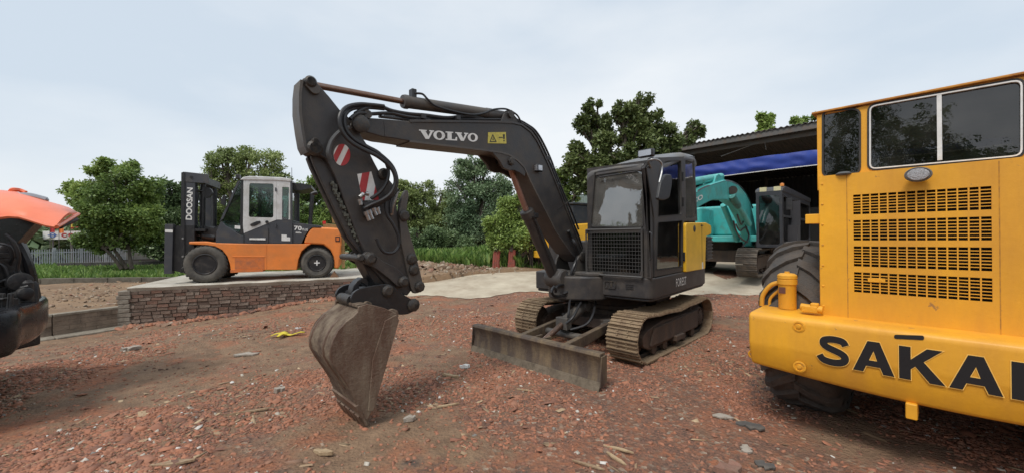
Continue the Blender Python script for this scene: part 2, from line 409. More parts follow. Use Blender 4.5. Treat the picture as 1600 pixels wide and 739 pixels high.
# --- raised concrete pad with a brick retaining face
P0 = onZw(199, 448, .5); P1 = onZw(560, 432, .5); pd = (P1-P0).normalized(); pn = Vector((-pd.y, pd.x, 0))
PADM = mat('pad_concrete', (.47, .44, .38), .85, dirt=(.30, .26, .20), amt=.4, scale=2.2, bump=.35, bscale=16, sharp=.15, wear=(.22, .19, .15), wearamt=.2)
PW = Frame(P0.x, P0.y, math.atan2(pd.y, pd.x))
b = MB(); PL = 5.2
n = 40; top = []
for i in range(n+1):
    u = PL*i/n; zt = .5-.0*u+.004*math.sin(u*7)
    for v in (-.03+.012*math.sin(u*9)+.01*math.sin(u*23), .0, 1.2, 3.3, 3.34): top.append((u, v-(.0), zt-(.022 if v < -.001 or v > 3.32 else 0)))
b.v = top+[(x, max(y, .02), z-.09) for x, y, z in top]; k = len(top)
for i in range(n):
    for j in range(4): a = i*5+j; b.f += [(a, a+5, a+6, a+1), (k+a, k+a+1, k+a+6, k+a+5)]
    b.f += [(i*5, k+i*5, k+i*5+5, i*5+5), (i*5+4, i*5+9, k+i*5+9, k+i*5+4)]
for j in range(4): b.f += [(j, j+1, k+j+1, k+j), (n*5+j, k+n*5+j, k+n*5+j+1, n*5+j+1)]
b.m = [0]*len(b.f); padT = b.build('concrete_pad', PADM, None, PW.M, kind='structure')
b = MB(); b.span((0.02, .13, -.6), (PL, 3.3, .41)); b.build('pad_fill', mat('old_mortar', (.20, .16, .125), .9, dirt=(.09, .07, .055), amt=.4, scale=5, bump=.5), padT)
# bricks laid by hand, every course uneven
wall = thing('brick_retaining_wall', 'rough reddish brown brick wall holding up the pale concrete slab under the orange forklift', 'brick wall', PW.M)
MORT = MATS['old_mortar']
b = MB(); b.span((.03, .035, -.5), (PL, .12, .42)); b.build('mortar', MORT, wall)
BRK = [mat('brick_'+c, tuple(q*1.65 for q in col), .9, dirt=d_, amt=.42, scale=9, bump=.7, bscale=35, sharp=.18) for c, col, d_ in (('red', (.165, .085, .062), (.19, .145, .11)), ('brown', (.125, .082, .062), (.185, .145, .115)), ('grey', (.20, .155, .125), (.11, .078, .06)), ('dark', (.10, .066, .052), (.17, .13, .10)))]
rnd = random.Random(3)
def brick_me(m, s):
    r = random.Random(s); q = MB(); q.box((0, 0, 0), (1, 1, 1))
    q.v = [(x*(1-.08*r.random()), y+(.15*r.random() if y < 0 else 0), z*(1-.16*r.random())) for x, y, z in q.v]
    me = bpy.data.meshes.new('brick'); me.from_pydata(q.v, [], q.f); me.materials.append(m); me.update(); return me
BME = [brick_me(m, i*9+j) for i, m in enumerate(BRK) for j in range(4)]
nb = 0
for row in range(11):
    z = .372-.076*row; u = .02+rnd.uniform(0, .10)*(row % 2)
    while u < 4.9:
        L_ = rnd.choice((.20, .21, .19, .10, .16, .22)); gz = float(hmain(*( (P0+pd*u).x, (P0+pd*u).y)))
        if z > gz-.10 and nb < 298 and u+L_ > 0.0:
            h = .070+rnd.uniform(-.007, .003); o = link('brick', rnd.choice(BME), wall); nb += 1
            o.location = (u+L_/2, .05+rnd.uniform(-.022, .012), z+rnd.uniform(-.006, .006)); o.scale = (L_-rnd.uniform(.004, .014), .10, h); o.rotation_euler = (rnd.uniform(-.02, .02), rnd.uniform(-.03, .03), rnd.uniform(-.04, .04))
        u += L_
# rendered concrete end pier
EM = mat('rendered_pier', (.25, .22, .18), .9, dirt=(.14, .11, .085), amt=.4, scale=6, bump=.6, bscale=20)
b = MB()
for k in range(9): b.box((-.06+rnd.uniform(-.012, .012), .10, .43-.095*k-.05), (.22+rnd.uniform(-.03, .03), .24, .088))
b.build('pier', EM, wall, bevel=.012)

# --- soil bank behind, with the low wall on the left
poly = [Vector((-16, 1.0, 0)), Vector((-10.6, 5.9, 0)), Vector((-8.97, 7.72, 0)), Vector((P0.x-.15, P0.y+.22, 0)), P0+pn*.15+pd*.1, P0+pd*2.5+pn*.2, P0+pd*5.0+pn*.15, Vector((-1.4, 12.6, 0)), Vector((1.5, 14.2, 0)), Vector((6, 15.5, 0))]
pts = []
for i in range(len(poly)-1):
    for k in range(16): pts.append(poly[i].lerp(poly[i+1], k/16))
pts.append(poly[-1])
vv = np.concatenate([[0, .02], np.linspace(.15, 8, 46), 8+np.geomspace(.4, 300, 22)])
BX = np.array([[p.x+v*(-.35 if p.x < -3 else -.05) for v in vv] for p in pts]); BY = np.array([[p.y+v*.94 for v in vv] for p in pts])
def hback(x, y):
    s = lambda v, a, c: (lambda t: t*t*(3-2*t))(np.clip((v-a)/(c-a), 0, 1))
    h = .06+.34*s(x, -8.8, -6.5)*s(y, 9, 12)*(1-.15*s(x, -2, 2))
    h = h+.22*np.exp(-((x+3.6)**2/3.5+(y-15.6)**2/3.0)) + .25*np.exp(-((x+.6)**2/3.+(y-17.2)**2/3.0))
    return h+(fbm(x, y, .9, 11)-.5)*.14+(fbm(x, y, 4, 12)-.5)*.05
BZ = hback(BX, BY); BZ[:, 0] = -.6
SOIL = mat('brown_soil', (.27, .175, .10), .95, dirt=(.135, .085, .052), amt=.45, scale=1.4, bump=.9, bscale=14, sharp=.2, wear=(.32, .27, .21), wearamt=.4)
sheet('soil_bank', BX, BY, BZ, SOIL)
lw = thing('low_block_wall', 'low dirty grey masonry wall of the ditch left of the brick wall, under the brown soil', 'low wall')
LWM = mat('low_wall_masonry', (.23, .175, .13), .9, dirt=(.13, .10, .075), amt=.45, scale=4, bump=.7, bscale=22); CAPM = mat('worn_cap', (.27, .24, .19), .9, dirt=(.16, .13, .10), amt=.4, scale=5, bump=.5)
for a, c in ((poly[1], poly[2]), (poly[2], poly[3])):
    d_ = (c-a); L_ = d_.length; M = Matrix.Translation(a) @ Matrix.Rotation(math.atan2(d_.y, d_.x), 4, 'Z'); r2 = random.Random(5)
    for row in range(5):
        u = -.02
        while u < L_-.02:
            l2 = min(r2.choice((.38, .40, .22)), L_-u); q = MB(); q.box((u+l2/2, -.07+r2.uniform(-.008, .008), .0-.095*row), (l2-.003, .14, .092)); q.build('block', LWM, lw, M, flat=True); u += l2
    q = MB(); q.box((L_/2, -.06, .072), (L_+.02, .18, .05)); q.build('cap', CAPM, lw, M, bevel=.01)
    q = MB(); q.box((L_/2, -.30, -.36), (L_+.1, .34, .10)); q.build('footing', CAPM, lw, M, bevel=.02)
mat('kerb_grey', (.13, .115, .09), .9, dirt=(.07, .06, .045), amt=.4, scale=4, bump=.4)
# far kerb by the grass
k0, k1 = onZw(20, 441, .1), onZw(262, 437.5, .12); d_ = k1-k0
kb = MB(); kr = random.Random(2); L_ = d_.length; kt = thing('kerb', 'long grey kerb between the brown soil and the green weeds', 'kerb', Matrix.Translation(k0) @ Matrix.Rotation(math.atan2(d_.y, d_.x), 4, 'Z'))
for i in range(8):
    q = MB(); q.box((-3+i*1.15, 0, .02+kr.uniform(-.01, .01)), (1.13, .16, .24)); q.build('kerb_stone', MATS['kerb_grey'], kt, bevel=.01)

# --- scatter: brick chips and stones as real pieces
def chips(name, P, size, m, flat=.35, seed=0, kind='stuff', tilt=.35, elong=1.7):
    r = np.random.RandomState(seed); n = len(P)
    base = np.array([[-1, -1, 0], [1, -1, 0], [1, 1, 0], [-1, 1, 0], [-.8, -.8, 1], [.8, -.8, 1], [.8, .8, 1], [-.8, .8, 1]], float)
    V_ = np.repeat(base[None], n, 0); V_[..., :2] += r.uniform(-.42, .42, (n, 8, 2)); V_[:, 4:, 2] += r.uniform(-.35, .35, (n, 4))
    sx = size*r.uniform(.6, elong, n)*.5; sy = size*r.uniform(.45, 1.0, n)*.5; sz = size*flat*r.uniform(.5, 1.3, n)
    V_[..., 0] *= sx[:, None]; V_[..., 1] *= sy[:, None]; V_[..., 2] = (V_[..., 2]-.35)*sz[:, None]
    a = r.uniform(0, 2*np.pi, n); t1 = r.normal(0, tilt, n); t2 = r.normal(0, tilt, n)
    def rot(V_, i, j, a): c, s = np.cos(a)[:, None], np.sin(a)[:, None]; x = V_[..., i]*c-V_[..., j]*s; y = V_[..., i]*s+V_[..., j]*c; V_[..., i] = x; V_[..., j] = y
    rot(V_, 0, 2, t1); rot(V_, 1, 2, t2); rot(V_, 0, 1, a)
    V_ += P[:, None, :]
    F = np.array([[4, 5, 6, 7], [0, 1, 5, 4], [1, 2, 6, 5], [2, 3, 7, 6], [3, 0, 4, 7]]); F = (F[None]+8*np.arange(n)[:, None, None]).reshape(-1, 4)
    return npmesh(name, V_.reshape(-1, 3), F, m, kind)
def npmesh(name, V_, F, m, kind=None, smooth=False):
    me = bpy.data.meshes.new(name); me.vertices.add(len(V_)); me.vertices.foreach_set('co', V_.ravel()); k = F.shape[1]
    me.loops.add(F.size); me.loops.foreach_set('vertex_index', F.ravel().astype(np.int32)); me.polygons.add(len(F)); me.polygons.foreach_set('loop_start', np.arange(0, F.size, k)); me.polygons.foreach_set('loop_total', np.full(len(F), k))
    me.update(calc_edges=True); me.materials.append(m)
    if smooth: me.shade_smooth()
    o = bpy.data.objects.new(name, me); COL.objects.link(o)
    if kind: o['kind'] = kind
    return o
CHIP = islandmat('brick_chips', [(.075, .052, .044), (.15, .080, .056), (.235, .108, .070), (.37, .155, .088), (.28, .14, .09), (.24, .16, .11), (.42, .33, .25)], .88, .9, stops=[0, .18, .36, .55, .74, .9, 1])
PALE = islandmat('pale_bits', [(.16, .15, .14), (.30, .26, .21), (.45, .40, .33), (.62, .60, .57)], .8)
WOODC = islandmat('wood_chips', [(.20, .13, .08), (.36, .25, .15), (.46, .34, .21)], .8)
r = np.random.RandomState(1)
def spots(n, seed, y0=1.7, y1=10.3, power=1.9, thr=.0, sc=.75):
    r = np.random.RandomState(seed); o = []
    Yv = y0+(y1-y0)*r.rand(n*4)**power; Xv = (r.rand(n*4)*2-1)*(1.33*Yv+.4); Xv = np.clip(Xv, -12, 9)
    dens = fbm(Xv, Yv, sc, 3, 5)-.07*np.clip((1.0-Xv)/5, 0, 1)
    keep = r.rand(n*4) < np.clip((dens-.41)*8+.12, .07, 1)
    keep &= ~((Xv < P0.x+.1) & (Yv > 7.0-(Xv+9.5)*.0) & (Xv < -8.2)) 
    # nothing behind the brick wall line
    side_ = (Xv-P0.x)*(-pd.y)+(Yv-P0.y)*pd.x
    keep &= ~(side_ > -.04)|(Xv > -3.0)
    keep &= Yv < np.where(Xv > -3, 10.15, 10.6)
    Xv, Yv = Xv[keep][:n], Yv[keep][:n]
    return np.stack([Xv, Yv, hmain(Xv, Yv)+.002], 1)
P = spots(76000, 21); chips('brick_rubble', P, .010+.020*r.rand(len(P))**2.2+.0012*P[:, 1], CHIP, .34, 1, tilt=.25)
P = spots(3400, 22, power=1.4); chips('brick_rubble', P, .026+.06*r.rand(len(P))**3.4, CHIP, .24, 2, tilt=.25)
P = spots(4200, 23, power=1.6); chips('pale_stone_bits', P, .008+.026*r.rand(len(P))**3, PALE, .45, 3)
P = spots(1300, 24, power=1.6); chips('wood_chippings', P, .022+.03*r.rand(len(P))**2, WOODC, .10, 4, tilt=.15, elong=4.0)
# rubble heaped along the foot of the brick wall
u = r.rand(900)*5.2; v = -.04-np.abs(r.normal(0, .16, 900)); Px = P0.x+pd.x*u-pd.y*v*1.0*-1*-1; Py = P0.y+pd.y*u+pd.x*v
Px = P0.x+pd.x*u+pn.x*v; Py = P0.y+pd.y*u+pn.y*v
chips('brick_rubble', np.stack([Px, Py, hmain(Px, Py)+.015], 1), .05+.07*r.rand(900)**2, CHIP, .5, 5)
# rubble strewn over the soil bank
n = 3600; Px = -14+13.5*r.rand(n); Py = 8.2+9*r.rand(n); side_ = (Px-P0.x)*(-pd.y)+(Py-P0.y)*pd.x
kp = (side_ > .35) & ~((side_ < 3.5) & (Px > P0.x+.3) & (Px < -3)); Px, Py = Px[kp], Py[kp]
SOILC = islandmat('soil_clods', [(.12, .075, .045), (.20, .13, .08), (.27, .19, .125), (.36, .30, .23), (.24, .10, .06)], .9)
chips('soil_clods', np.stack([Px, Py, hback(Px, Py)+.01], 1), .025+.07*r.rand(len(Px))**3, SOILC, .45, 6)
n = 1500; a = r.rand(n)*6.28; q = r.normal(0, 1, n); Px = -3.7+1.3*q; Py = 14.3+.55*r.normal(0, 1, n)
chips('rubble_heap', np.stack([Px, Py, np.maximum(hback(Px, Py), .25)+.03], 1), .05+.12*r.rand(n)**2, SOILC, .5, 7)

# --- weeds and grass, clumps of real blades
GRASS = islandmat('weed_green', [(.07, .13, .03), (.13, .23, .05), (.20, .32, .07), (.29, .37, .11)], .6, translucent=.3)
def weeds(name, Px, Py, Pz, hgt, seed, m=None, per=5):
    r = np.random.RandomState(seed); n = len(Px)*per
    X_ = np.repeat(Px, per)+r.normal(0, .05, n); Y_ = np.repeat(Py, per)+r.normal(0, .05, n); Z_ = np.repeat(Pz, per); H = np.repeat(hgt, per)*r.uniform(.4, 1.15, n)
    a = r.rand(n)*6.28; w_ = H*r.uniform(.10, .22, n)+.01; le = r.normal(0, .35, (n, 2))*H[:, None]
    V_ = np.zeros((n, 4, 3)); dx, dy = np.cos(a)*w_, np.sin(a)*w_
    V_[:, 0] = np.stack([X_-dx*.4, Y_-dy*.4, Z_], 1); V_[:, 1] = np.stack([X_+dx*.4, Y_+dy*.4, Z_], 1)
    V_[:, 2] = np.stack([X_+le[:, 0]*.6+dx, Y_+le[:, 1]*.6+dy, Z_+H*.65], 1); V_[:, 3] = np.stack([X_+le[:, 0], Y_+le[:, 1], Z_+H], 1)
    F = (np.array([[0, 1, 2, 3]])[None]+4*np.arange(n)[:, None, None]).reshape(-1, 4)
    return npmesh(name, V_.reshape(-1, 3), F, m or GRASS, 'stuff')
n = 9000; Px = -24+14.5*r.rand(n); Py = 14.0+6.5*r.rand(n); kp = Py > 13.9+.0*Px
weeds('weeds', Px[kp], Py[kp], hback(Px[kp], Py[kp])-.02, .14+.22*fbm(Px[kp], Py[kp], .8, 4)+.1*r.rand(kp.sum()), 1)
n = 5200; Px = -5.6+6.0*r.rand(n); Py = 14.6+.25*(Px+5.6)*-.2+3.4*r.rand(n)
weeds('weeds', Px, Py, np.maximum(hback(Px, Py), .2), .16+.35*r.rand(n), 2)
n = 1400; Px = -9.5+4*r.rand(n); Py = 13.0+2.6*r.rand(n)
weeds('weeds', Px, Py, hback(Px, Py)-.02, .12+.2*r.rand(n), 3)
n = 1200; Px = .5+3*r.rand(n); Py = 14.5+2*r.rand(n)
weeds('weeds', Px, Py, hmain(Px, Py)-.02, .1+.2*r.rand(n), 4)
# ================================================================== TREES
LEAF = {
 'olive2': islandmat('leaf_deep_green', [(0.061, 0.090, 0.034), (0.110, 0.148, 0.050), (0.165, 0.212, 0.073), (0.244, 0.286, 0.112)], .5, .45, .25),
 'mid': islandmat('leaf_mid_green', [(0.093, 0.154, 0.045), (0.177, 0.266, 0.073), (0.279, 0.381, 0.100), (0.410, 0.485, 0.144)], .5, .45, .30),
 'dark': islandmat('leaf_dark_green', [(0.067, 0.110, 0.055), (0.115, 0.178, 0.078), (0.177, 0.251, 0.105), (0.260, 0.323, 0.144)], .5, .45, .25),
 'light': islandmat('leaf_light_green', [(0.140, 0.211, 0.058), (0.243, 0.340, 0.088), (0.353, 0.460, 0.129), (0.503, 0.582, 0.205)], .5, .45, .32),
 'olive': islandmat('leaf_olive', [(0.126, 0.170, 0.066), (0.208, 0.266, 0.094), (0.298, 0.364, 0.129), (0.417, 0.453, 0.188)], .55, .45, .30),
 'blue': islandmat('leaf_bluish_green', [(0.083, 0.137, 0.078), (0.149, 0.226, 0.120), (0.223, 0.306, 0.162), (0.317, 0.395, 0.213)], .55, .45, .28)}
BARK = mat('bark', (.065, .052, .04), .9, dirt=(.15, .125, .10), amt=.4, scale=5, bump=.8, bscale=18, streak=True)
BARKR = mat('red_painted_bark', (.30, .07, .05), .85, dirt=(.16, .09, .07), amt=.35, scale=6, bump=.6)
def leaves(cent, rad, n, size, seed, flat=.75, droop=.3):
    """n leaf faces in clumps round the centres; returns vertices and faces"""
    r = np.random.RandomState(seed); K = len(cent); w_ = rad**2; idx = r.choice(K, n, p=w_/w_.sum())
    d = r.normal(0, 1, (n, 3)); d /= np.linalg.norm(d, axis=1)[:, None]; q = r.rand(n)**.5*r.uniform(.75, 1.35, n)
    P = cent[idx]+d*(rad[idx]*q)[:, None]*np.array([1, 1, flat])
    s = size*r.uniform(.6, 1.35, n)
    ax = d*.5+r.normal(0, .55, (n, 3)); ax[:, 2] -= droop; ax /= np.linalg.norm(ax, axis=1)[:, None]
    up = r.normal(0, .5, (n, 3))+np.array([0, 0, 1.]); bx_ = np.cross(ax, up); bx_ /= np.linalg.norm(bx_, axis=1)[:, None]+1e-6; nn = np.cross(ax, bx_)
    V_ = np.stack([P, P+ax*(s*.55)[:, None]+bx_*(s*.33)[:, None]+nn*(s*.1)[:, None], P+ax*s[:, None]-nn*(s*.08)[:, None], P+ax*(s*.5)[:, None]-bx_*(s*.33)[:, None]+nn*(s*.1)[:, None]], 1)
    return V_.reshape(-1, 3), (np.array([0, 1, 2, 3])[None]+4*np.arange(n)[:, None])
def tree(name, label, base, blobs, n, leaf, size=.13, seed=0, trunk=.12, clump=.30, per=14, Ydepth=.8, forks=1, bark=None, group=None, gap=1.0, cat='tree'):
    """blobs: (px, py, radius px, depth Y) read off the photograph as world spheres; base: (px, py, Y) foot of the trunk"""
    r = random.Random(seed); bs_ = at(*base); o = thing(name, label, cat, Matrix.Translation(bs_), group)
    C_ = []; Rr = []; limbs = []
    for px, py, rp_, Yd in blobs:
        c = at(px, py, Yd)-bs_; R_ = rp_*Yd/FOC; limbs.append((c, R_))
        for k in range(per):
            d = Vector((r.gauss(0, 1), r.gauss(0, 1)*Ydepth, r.gauss(0, 1))).normalized(); rr = R_*clump*r.uniform(.7, 1.45)
            q = c+d*(R_-rr*.8)*r.uniform(.72, 1.05)*gap; C_.append(q); Rr.append(rr)
    cent = np.array([tuple(c) for c in C_]); rad = np.array(Rr)
    V_, F = leaves(cent, rad, int(n*1.5), size*.8, seed)
    cr_ = npmesh('crown', V_, F, LEAF[leaf]); cr_.parent = o
    b = MB(); cen = sum((l[0] for l in limbs), Vector())/len(limbs); tops = Vector((cen.x*.35, cen.y*.35, max(.6, min(l[0].z for l in limbs)*.8)))
    for f in range(forks):
        j = Vector((r.uniform(-.12, .12)*forks, r.uniform(-.1, .1), 0)) if forks > 1 else Vector()
        mid = tops+Vector((r.uniform(-.15, .15)+j.x*2.2, r.uniform(-.15, .15), 0))
        b.tube(smooth_path([j-Vector((0, 0, .3)), j*1.1+mid*.35+Vector((r.uniform(-.08, .08), 0, 0)), mid], 5), [trunk*(1.35-.6*i/10)/forks**.5 for i in range(11)], 9)
        for i, (c, R_) in enumerate(limbs):
            if i % forks != f: continue
            m2 = mid.lerp(c, .5)+Vector((r.uniform(-.2, .2), r.uniform(-.2, .2), r.uniform(-.1, .25)))
            pth = smooth_path([mid-Vector((0, 0, .1)), m2, c+Vector((0, 0, R_*.3))], 4); b.tube(pth, [trunk*(.62-.5*k/(len(pth)-1)) for k in range(len(pth))], 6)
            for q in range(7):
                e = c+Vector((r.gauss(0, 1), r.gauss(0, 1)*.7, r.gauss(0, .9))).normalized()*R_*.85; st_ = m2.lerp(c, r.uniform(.2, .9)); b.tube(smooth_path([st_, st_.lerp(e, .5)+Vector((0, 0, .08*R_)), e], 3), [trunk*.22, trunk*.19, trunk*.17, trunk*.14, trunk*.12, trunk*.09, trunk*.06], 5)
    b.build('trunk', bark or BARK, o)
    return o
# the round tree on the left, behind the weeds
tree('broad_tree', 'round bushy green tree left of the orange forklift, dark trunk at the weeds', (205, 408, 16.5),
     [(160, 275, 26, 16.5), (200, 285, 32, 16.2), (228, 300, 26, 17), (135, 305, 24, 16.4), (170, 318, 40, 16), (222, 338, 36, 16.4), (150, 345, 28, 16.2), (190, 362, 34, 16.6), (118, 296, 16, 16.6), (160, 378, 20, 16.6), (236, 370, 18, 16.8), (164, 258, 14, 16.4), (130, 372, 14, 16.4), (208, 258, 10, 16.3)], 30000, 'mid', .14, 11, .10, .34, 16, forks=3)
tree('dark_tree', 'dark green tree squeezed between the round tree and the forklift mast', (262, 410, 20),
     [(262, 300, 26, 20), (285, 310, 28, 20.5), (245, 330, 26, 20), (270, 350, 34, 20), (240, 375, 28, 20), (290, 365, 30, 20.5), (262, 388, 26, 20)], 14000, 'dark', .17, 12, .16, .36, 14)
tree('tall_tree', 'tall airy tree with loose pale green crown rising behind the forklift cab', (390, 420, 21),
     [(345, 258, 26, 21), (380, 252, 26, 21.4), (415, 262, 30, 21), (330, 285, 24, 20.6), (368, 288, 32, 21.4), (440, 285, 22, 21), (350, 325, 34, 21), (340, 362, 30, 21), (405, 310, 30, 21.5), (395, 350, 34, 21.5), (320, 330, 20, 20.6), (352, 240, 13, 21), (395, 240, 12, 21)], 21000, 'olive', .16, 13, .2, .33, 15, gap=1.06)
tree('broad_tree', 'mid green tree behind the rear of the orange forklift, left of the raised stick', (480, 420, 19),
     [(465, 300, 22, 19), (495, 300, 22, 19.6), (475, 335, 26, 19), (510, 325, 22, 19.4), (450, 330, 20, 19), (500, 365, 30, 19), (460, 370, 26, 19), (530, 380, 26, 19), (490, 285, 12, 19)], 13000, 'mid', .15, 14, .15, .36, 14)
tree('dark_tree', 'dark green tree seen through the gap behind the stick and bucket link', (560, 415, 21),
     [(545, 340, 26, 21), (575, 350, 28, 21), (600, 340, 26, 21), (550, 385, 26, 21), (590, 390, 28, 21), (625, 380, 26, 21)], 9000, 'dark', .17, 24, .15, .36, 12)
tree('olive_tree', 'olive green tree with yellowish leaves just right of the raised stick', (665, 415, 22),
     [(640, 305, 22, 22), (665, 300, 20, 22.4), (690, 315, 24, 22), (650, 335, 28, 22), (680, 350, 28, 22), (640, 372, 26, 22), (628, 290, 12, 22), (612, 310, 16, 22)], 13000, 'olive', .16, 15, .15, .34, 14, gap=1.05)
tree('tall_tree', 'tallest dense tree in the middle, its dark green dome under the boom', (745, 412, 21),
     [(725, 265, 20, 21), (750, 275, 30, 21.4), (775, 295, 28, 21), (720, 300, 30, 21), (755, 325, 40, 20.6), (790, 330, 28, 21), (720, 345, 34, 21), (760, 370, 40, 20.8), (735, 252, 12, 21), (700, 372, 26, 20.6), (808, 355, 22, 21), (757, 257, 14, 21)], 24000, 'blue', .15, 16, .2, .33, 16)
tree('dark_shrub', 'low dark green bush at the foot of the middle trees above the rubble heap', (675, 418, 18.5),
     [(650, 372, 24, 18.5), (682, 370, 24, 18.6), (640, 392, 18, 18.4), (710, 380, 26, 18.8), (670, 395, 24, 18.4), (735, 392, 24, 18.6)], 12000, 'dark', .12, 17, .06, .36, 14, cat='bush')
tree('light_tree', 'light green leafy tree beside the road, two red painted trunks below it', (795, 428, 14.6),
     [(795, 320, 18, 14.6), (775, 350, 20, 14.4), (800, 345, 24, 14.8), (830, 330, 18, 15), (785, 378, 20, 14.4), (815, 372, 22, 14.4), (838, 360, 22, 15), (770, 372, 12, 14.3), (845, 385, 20, 15), (812, 312, 12, 14.6)], 15000, 'light', .12, 18, .10, .42, 13, forks=2, bark=BARK, gap=1.05)
# red-painted trunk bases and the curtain of aerial roots next to them
for px, l in ((775, 'thinner red painted tree stump on the left, at the road edge'), (799, 'thicker red painted tree trunk on the right, beside the hanging roots')):
    p = at(px, 427, 14.2); o = thing('painted_trunk', l, 'tree trunk', Matrix.Translation(p), 'red painted trunks by the road'); b = MB()
    for k in range(3): b.tube(smooth_path([(-.10+.1*k, 0, -.1), (-.06+.07*k, 0, .35), (-.07+.08*k+.03, .02, .85)], 4), [.10, .085, .075, .07, .065, .06, .055, .05, .05], 8)
    b.build('painted_base', BARKR, o); b = MB(); b.tube([(0, .02, .8), (.05, .05, 1.1), (.12, .1, 1.5)], [.08, .06, .03], 8); b.build('trunk', BARK, o)
b = MB(); rr2 = random.Random(9)
o = thing('root_curtain', 'curtain of thin grey brown hanging roots and stems right of the red trunks', 'hanging roots', Matrix.Translation(at(828, 424, 14.8)))
for k in range(46):
    x = rr2.uniform(-.7, .6); y = rr2.uniform(-.3, .3); b.tube([(x, y, -.1), (x+rr2.uniform(-.06, .06), y, .7), (x+rr2.uniform(-.15, .15), y, 1.4+rr2.random()*.5)], [.018, .014, .01], 5)
b.build('stems', BARK, o, kind='stuff')
# large tree rising behind the excavator cab and the shed
tree('large_leafed_tree', 'big dark leafy tree with uneven open crown rising behind the excavator cab', (960, 425, 15.5),
     [(925, 168, 15, 15.5), (915, 195, 18, 15.4), (940, 200, 22, 15.6), (975, 172, 19, 15.2), (1003, 160, 17, 15.4), (985, 200, 28, 15.6), (1020, 190, 20, 15.6), (950, 235, 30, 15.2), (1000, 228, 32, 15.6), (1040, 212, 22, 15.8), (905, 248, 22, 15.4), (1058, 226, 18, 16), (1085, 200, 12, 16.4), (1094, 206, 9, 16.6), (1075, 215, 12, 16.4), (900, 232, 12, 15.4), (930, 265, 28, 15.4), (975, 262, 30, 15.6), (890, 262, 12, 15.6), (912, 290, 18, 15.6), (1020, 250, 28, 15.8), (945, 290, 24, 15.6)], 27000, 'olive2', .17, 19, .22, .31, 13, gap=1.10)
tree('light_tree', 'pale green leafy bush between the boom foot and the big tree', (880, 420, 17),
     [(872, 275, 16, 17), (885, 285, 16, 17.4), (870, 300, 18, 17), (890, 305, 18, 17.2), (860, 330, 22, 17), (880, 345, 24, 17), (858, 365, 22, 17), (902, 292, 12, 17.2)], 9000, 'light', .13, 20, .12, .38, 12)
# crowns that just show over the shed roof
tree('feathery_tree', 'small feathery pale green treetop showing over the shed roof', (1195, 420, 24),
     [(1190, 183, 7, 24), (1203, 186, 7, 24.3), (1196, 192, 9, 24), (1196, 205, 12, 24)], 2200, 'light', .22, 21, .12, .5, 8)
tree('feathery_tree', 'low treetop tuft above the shed roof next to the yellow cab', (1250, 420, 24),
     [(1243, 188, 6, 24), (1256, 187, 5, 24.2), (1250, 195, 10, 24), (1275, 183, 6, 24), (1250, 210, 12, 24)], 2000, 'mid', .22, 22, .12, .5, 8)
# far trees on the left beyond the fence
for i, (lab, bl_, se) in enumerate((('hazy far tree behind the white fence, just right of the raised orange hood', [(60, 372, 16, 42), (85, 362, 18, 42), (105, 358, 16, 42), (75, 382, 20, 42), (110, 380, 20, 42)], 31), ('hazy far tree behind the fence, beside the white signboard', [(130, 365, 18, 42), (150, 372, 20, 42), (45, 385, 14, 42), (130, 388, 20, 42), (165, 390, 18, 42)], 32))):
    tree('far_tree', lab, (bl_[0][0]+20, 402, 42), bl_, 7000, 'blue', .34, se, .3, .42, 12)
# a belt of woodland closing the view further back
r = np.random.RandomState(77); n = 60000
ang = r.uniform(-1.15, 1.15, n); dist = 46+r.rand(n)*16; hh = (2.2+5.5*fbm(ang*6+8, dist*0+1, 1.6, 8, 3))*(.45+.55*np.clip((ang+1.0)/.5, 0, 1)); X_ = np.sin(ang)*dist; Y_ = np.cos(ang)*dist; Z_ = .2+hh*(1-r.rand(n)**2)
V_, F = leaves(np.stack([X_, Y_, Z_], 1), np.full(n, .6), n, .75, 5); npmesh('far_woodland', V_, F, LEAF['blue'], 'stuff')

# unseen trees added behind the photographer, heights shaped for their reflections in the cab glass
n = 45000; ang = r.uniform(math.pi*.52, math.pi*1.48, n); dist = 24+r.rand(n)*8; hh = (.6+9.5*np.clip(fbm(ang*7+8, dist*0+3, 1.3, 18, 3)-.35, 0, 1)*1.6)
hh = np.where((ang > R(251)), np.minimum(hh, 1.6), hh*1.25+np.where((ang > R(214)) & (ang < R(250)), 1.5, 0)); X_ = np.sin(ang)*dist; Y_ = np.cos(ang)*dist; Z_ = .1+hh*(1-r.rand(n)**1.6)
V_, F = leaves(np.stack([X_, Y_, Z_], 1), np.full(n, .5), n, .5, 6); npmesh('unseen_rear_woodland', V_, F, LEAF['dark'], 'stuff')
# ------------------------------------------------------------------ paints and metals
GREY = mat('machine_grey_paint', (.037, .035, .036), .45, dirt=(.095, .078, .062), amt=.27, scale=5, bump=.12, bscale=60, sharp=.2)
GREY2 = mat('machine_grey_paint_dusty', (.060, .057, .057), .45, dirt=(.125, .105, .082), amt=.38, scale=4, bump=.15, bscale=50, sharp=.22)
BLACK = mat('black_paint', (.018, .018, .02), .4, dirt=(.05, .045, .04), amt=.25, scale=8, bump=.05)
RUBBER = mat('black_rubber', (.022, .022, .023), .65, dirt=(.075, .065, .055), amt=.3, scale=9, bump=.15, sharp=.2)
HOSE = mat('hose_rubber', (.018, .018, .02), .42, dirt=(.05, .045, .04), amt=.2, scale=20)
CHROME = mat('rod_steel', (.24, .17, .14), .28, .9, dirt=(.20, .11, .07), amt=.4, scale=14, sharp=.2)
STEEL = mat('zinc_fitting', (.42, .42, .42), .35, .9, dirt=(.1, .09, .07), amt=.3, scale=30)
PIN = mat('greasy_pin', (.045, .042, .04), .38, .3, dirt=(.09, .07, .05), amt=.35, scale=25, bump=.3, bscale=80)
VYEL = mat('golden_yellow_paint', (.80, .46, .025), .42, dirt=(.45, .28, .06), amt=.12, scale=7, bump=.04, coat=.2)
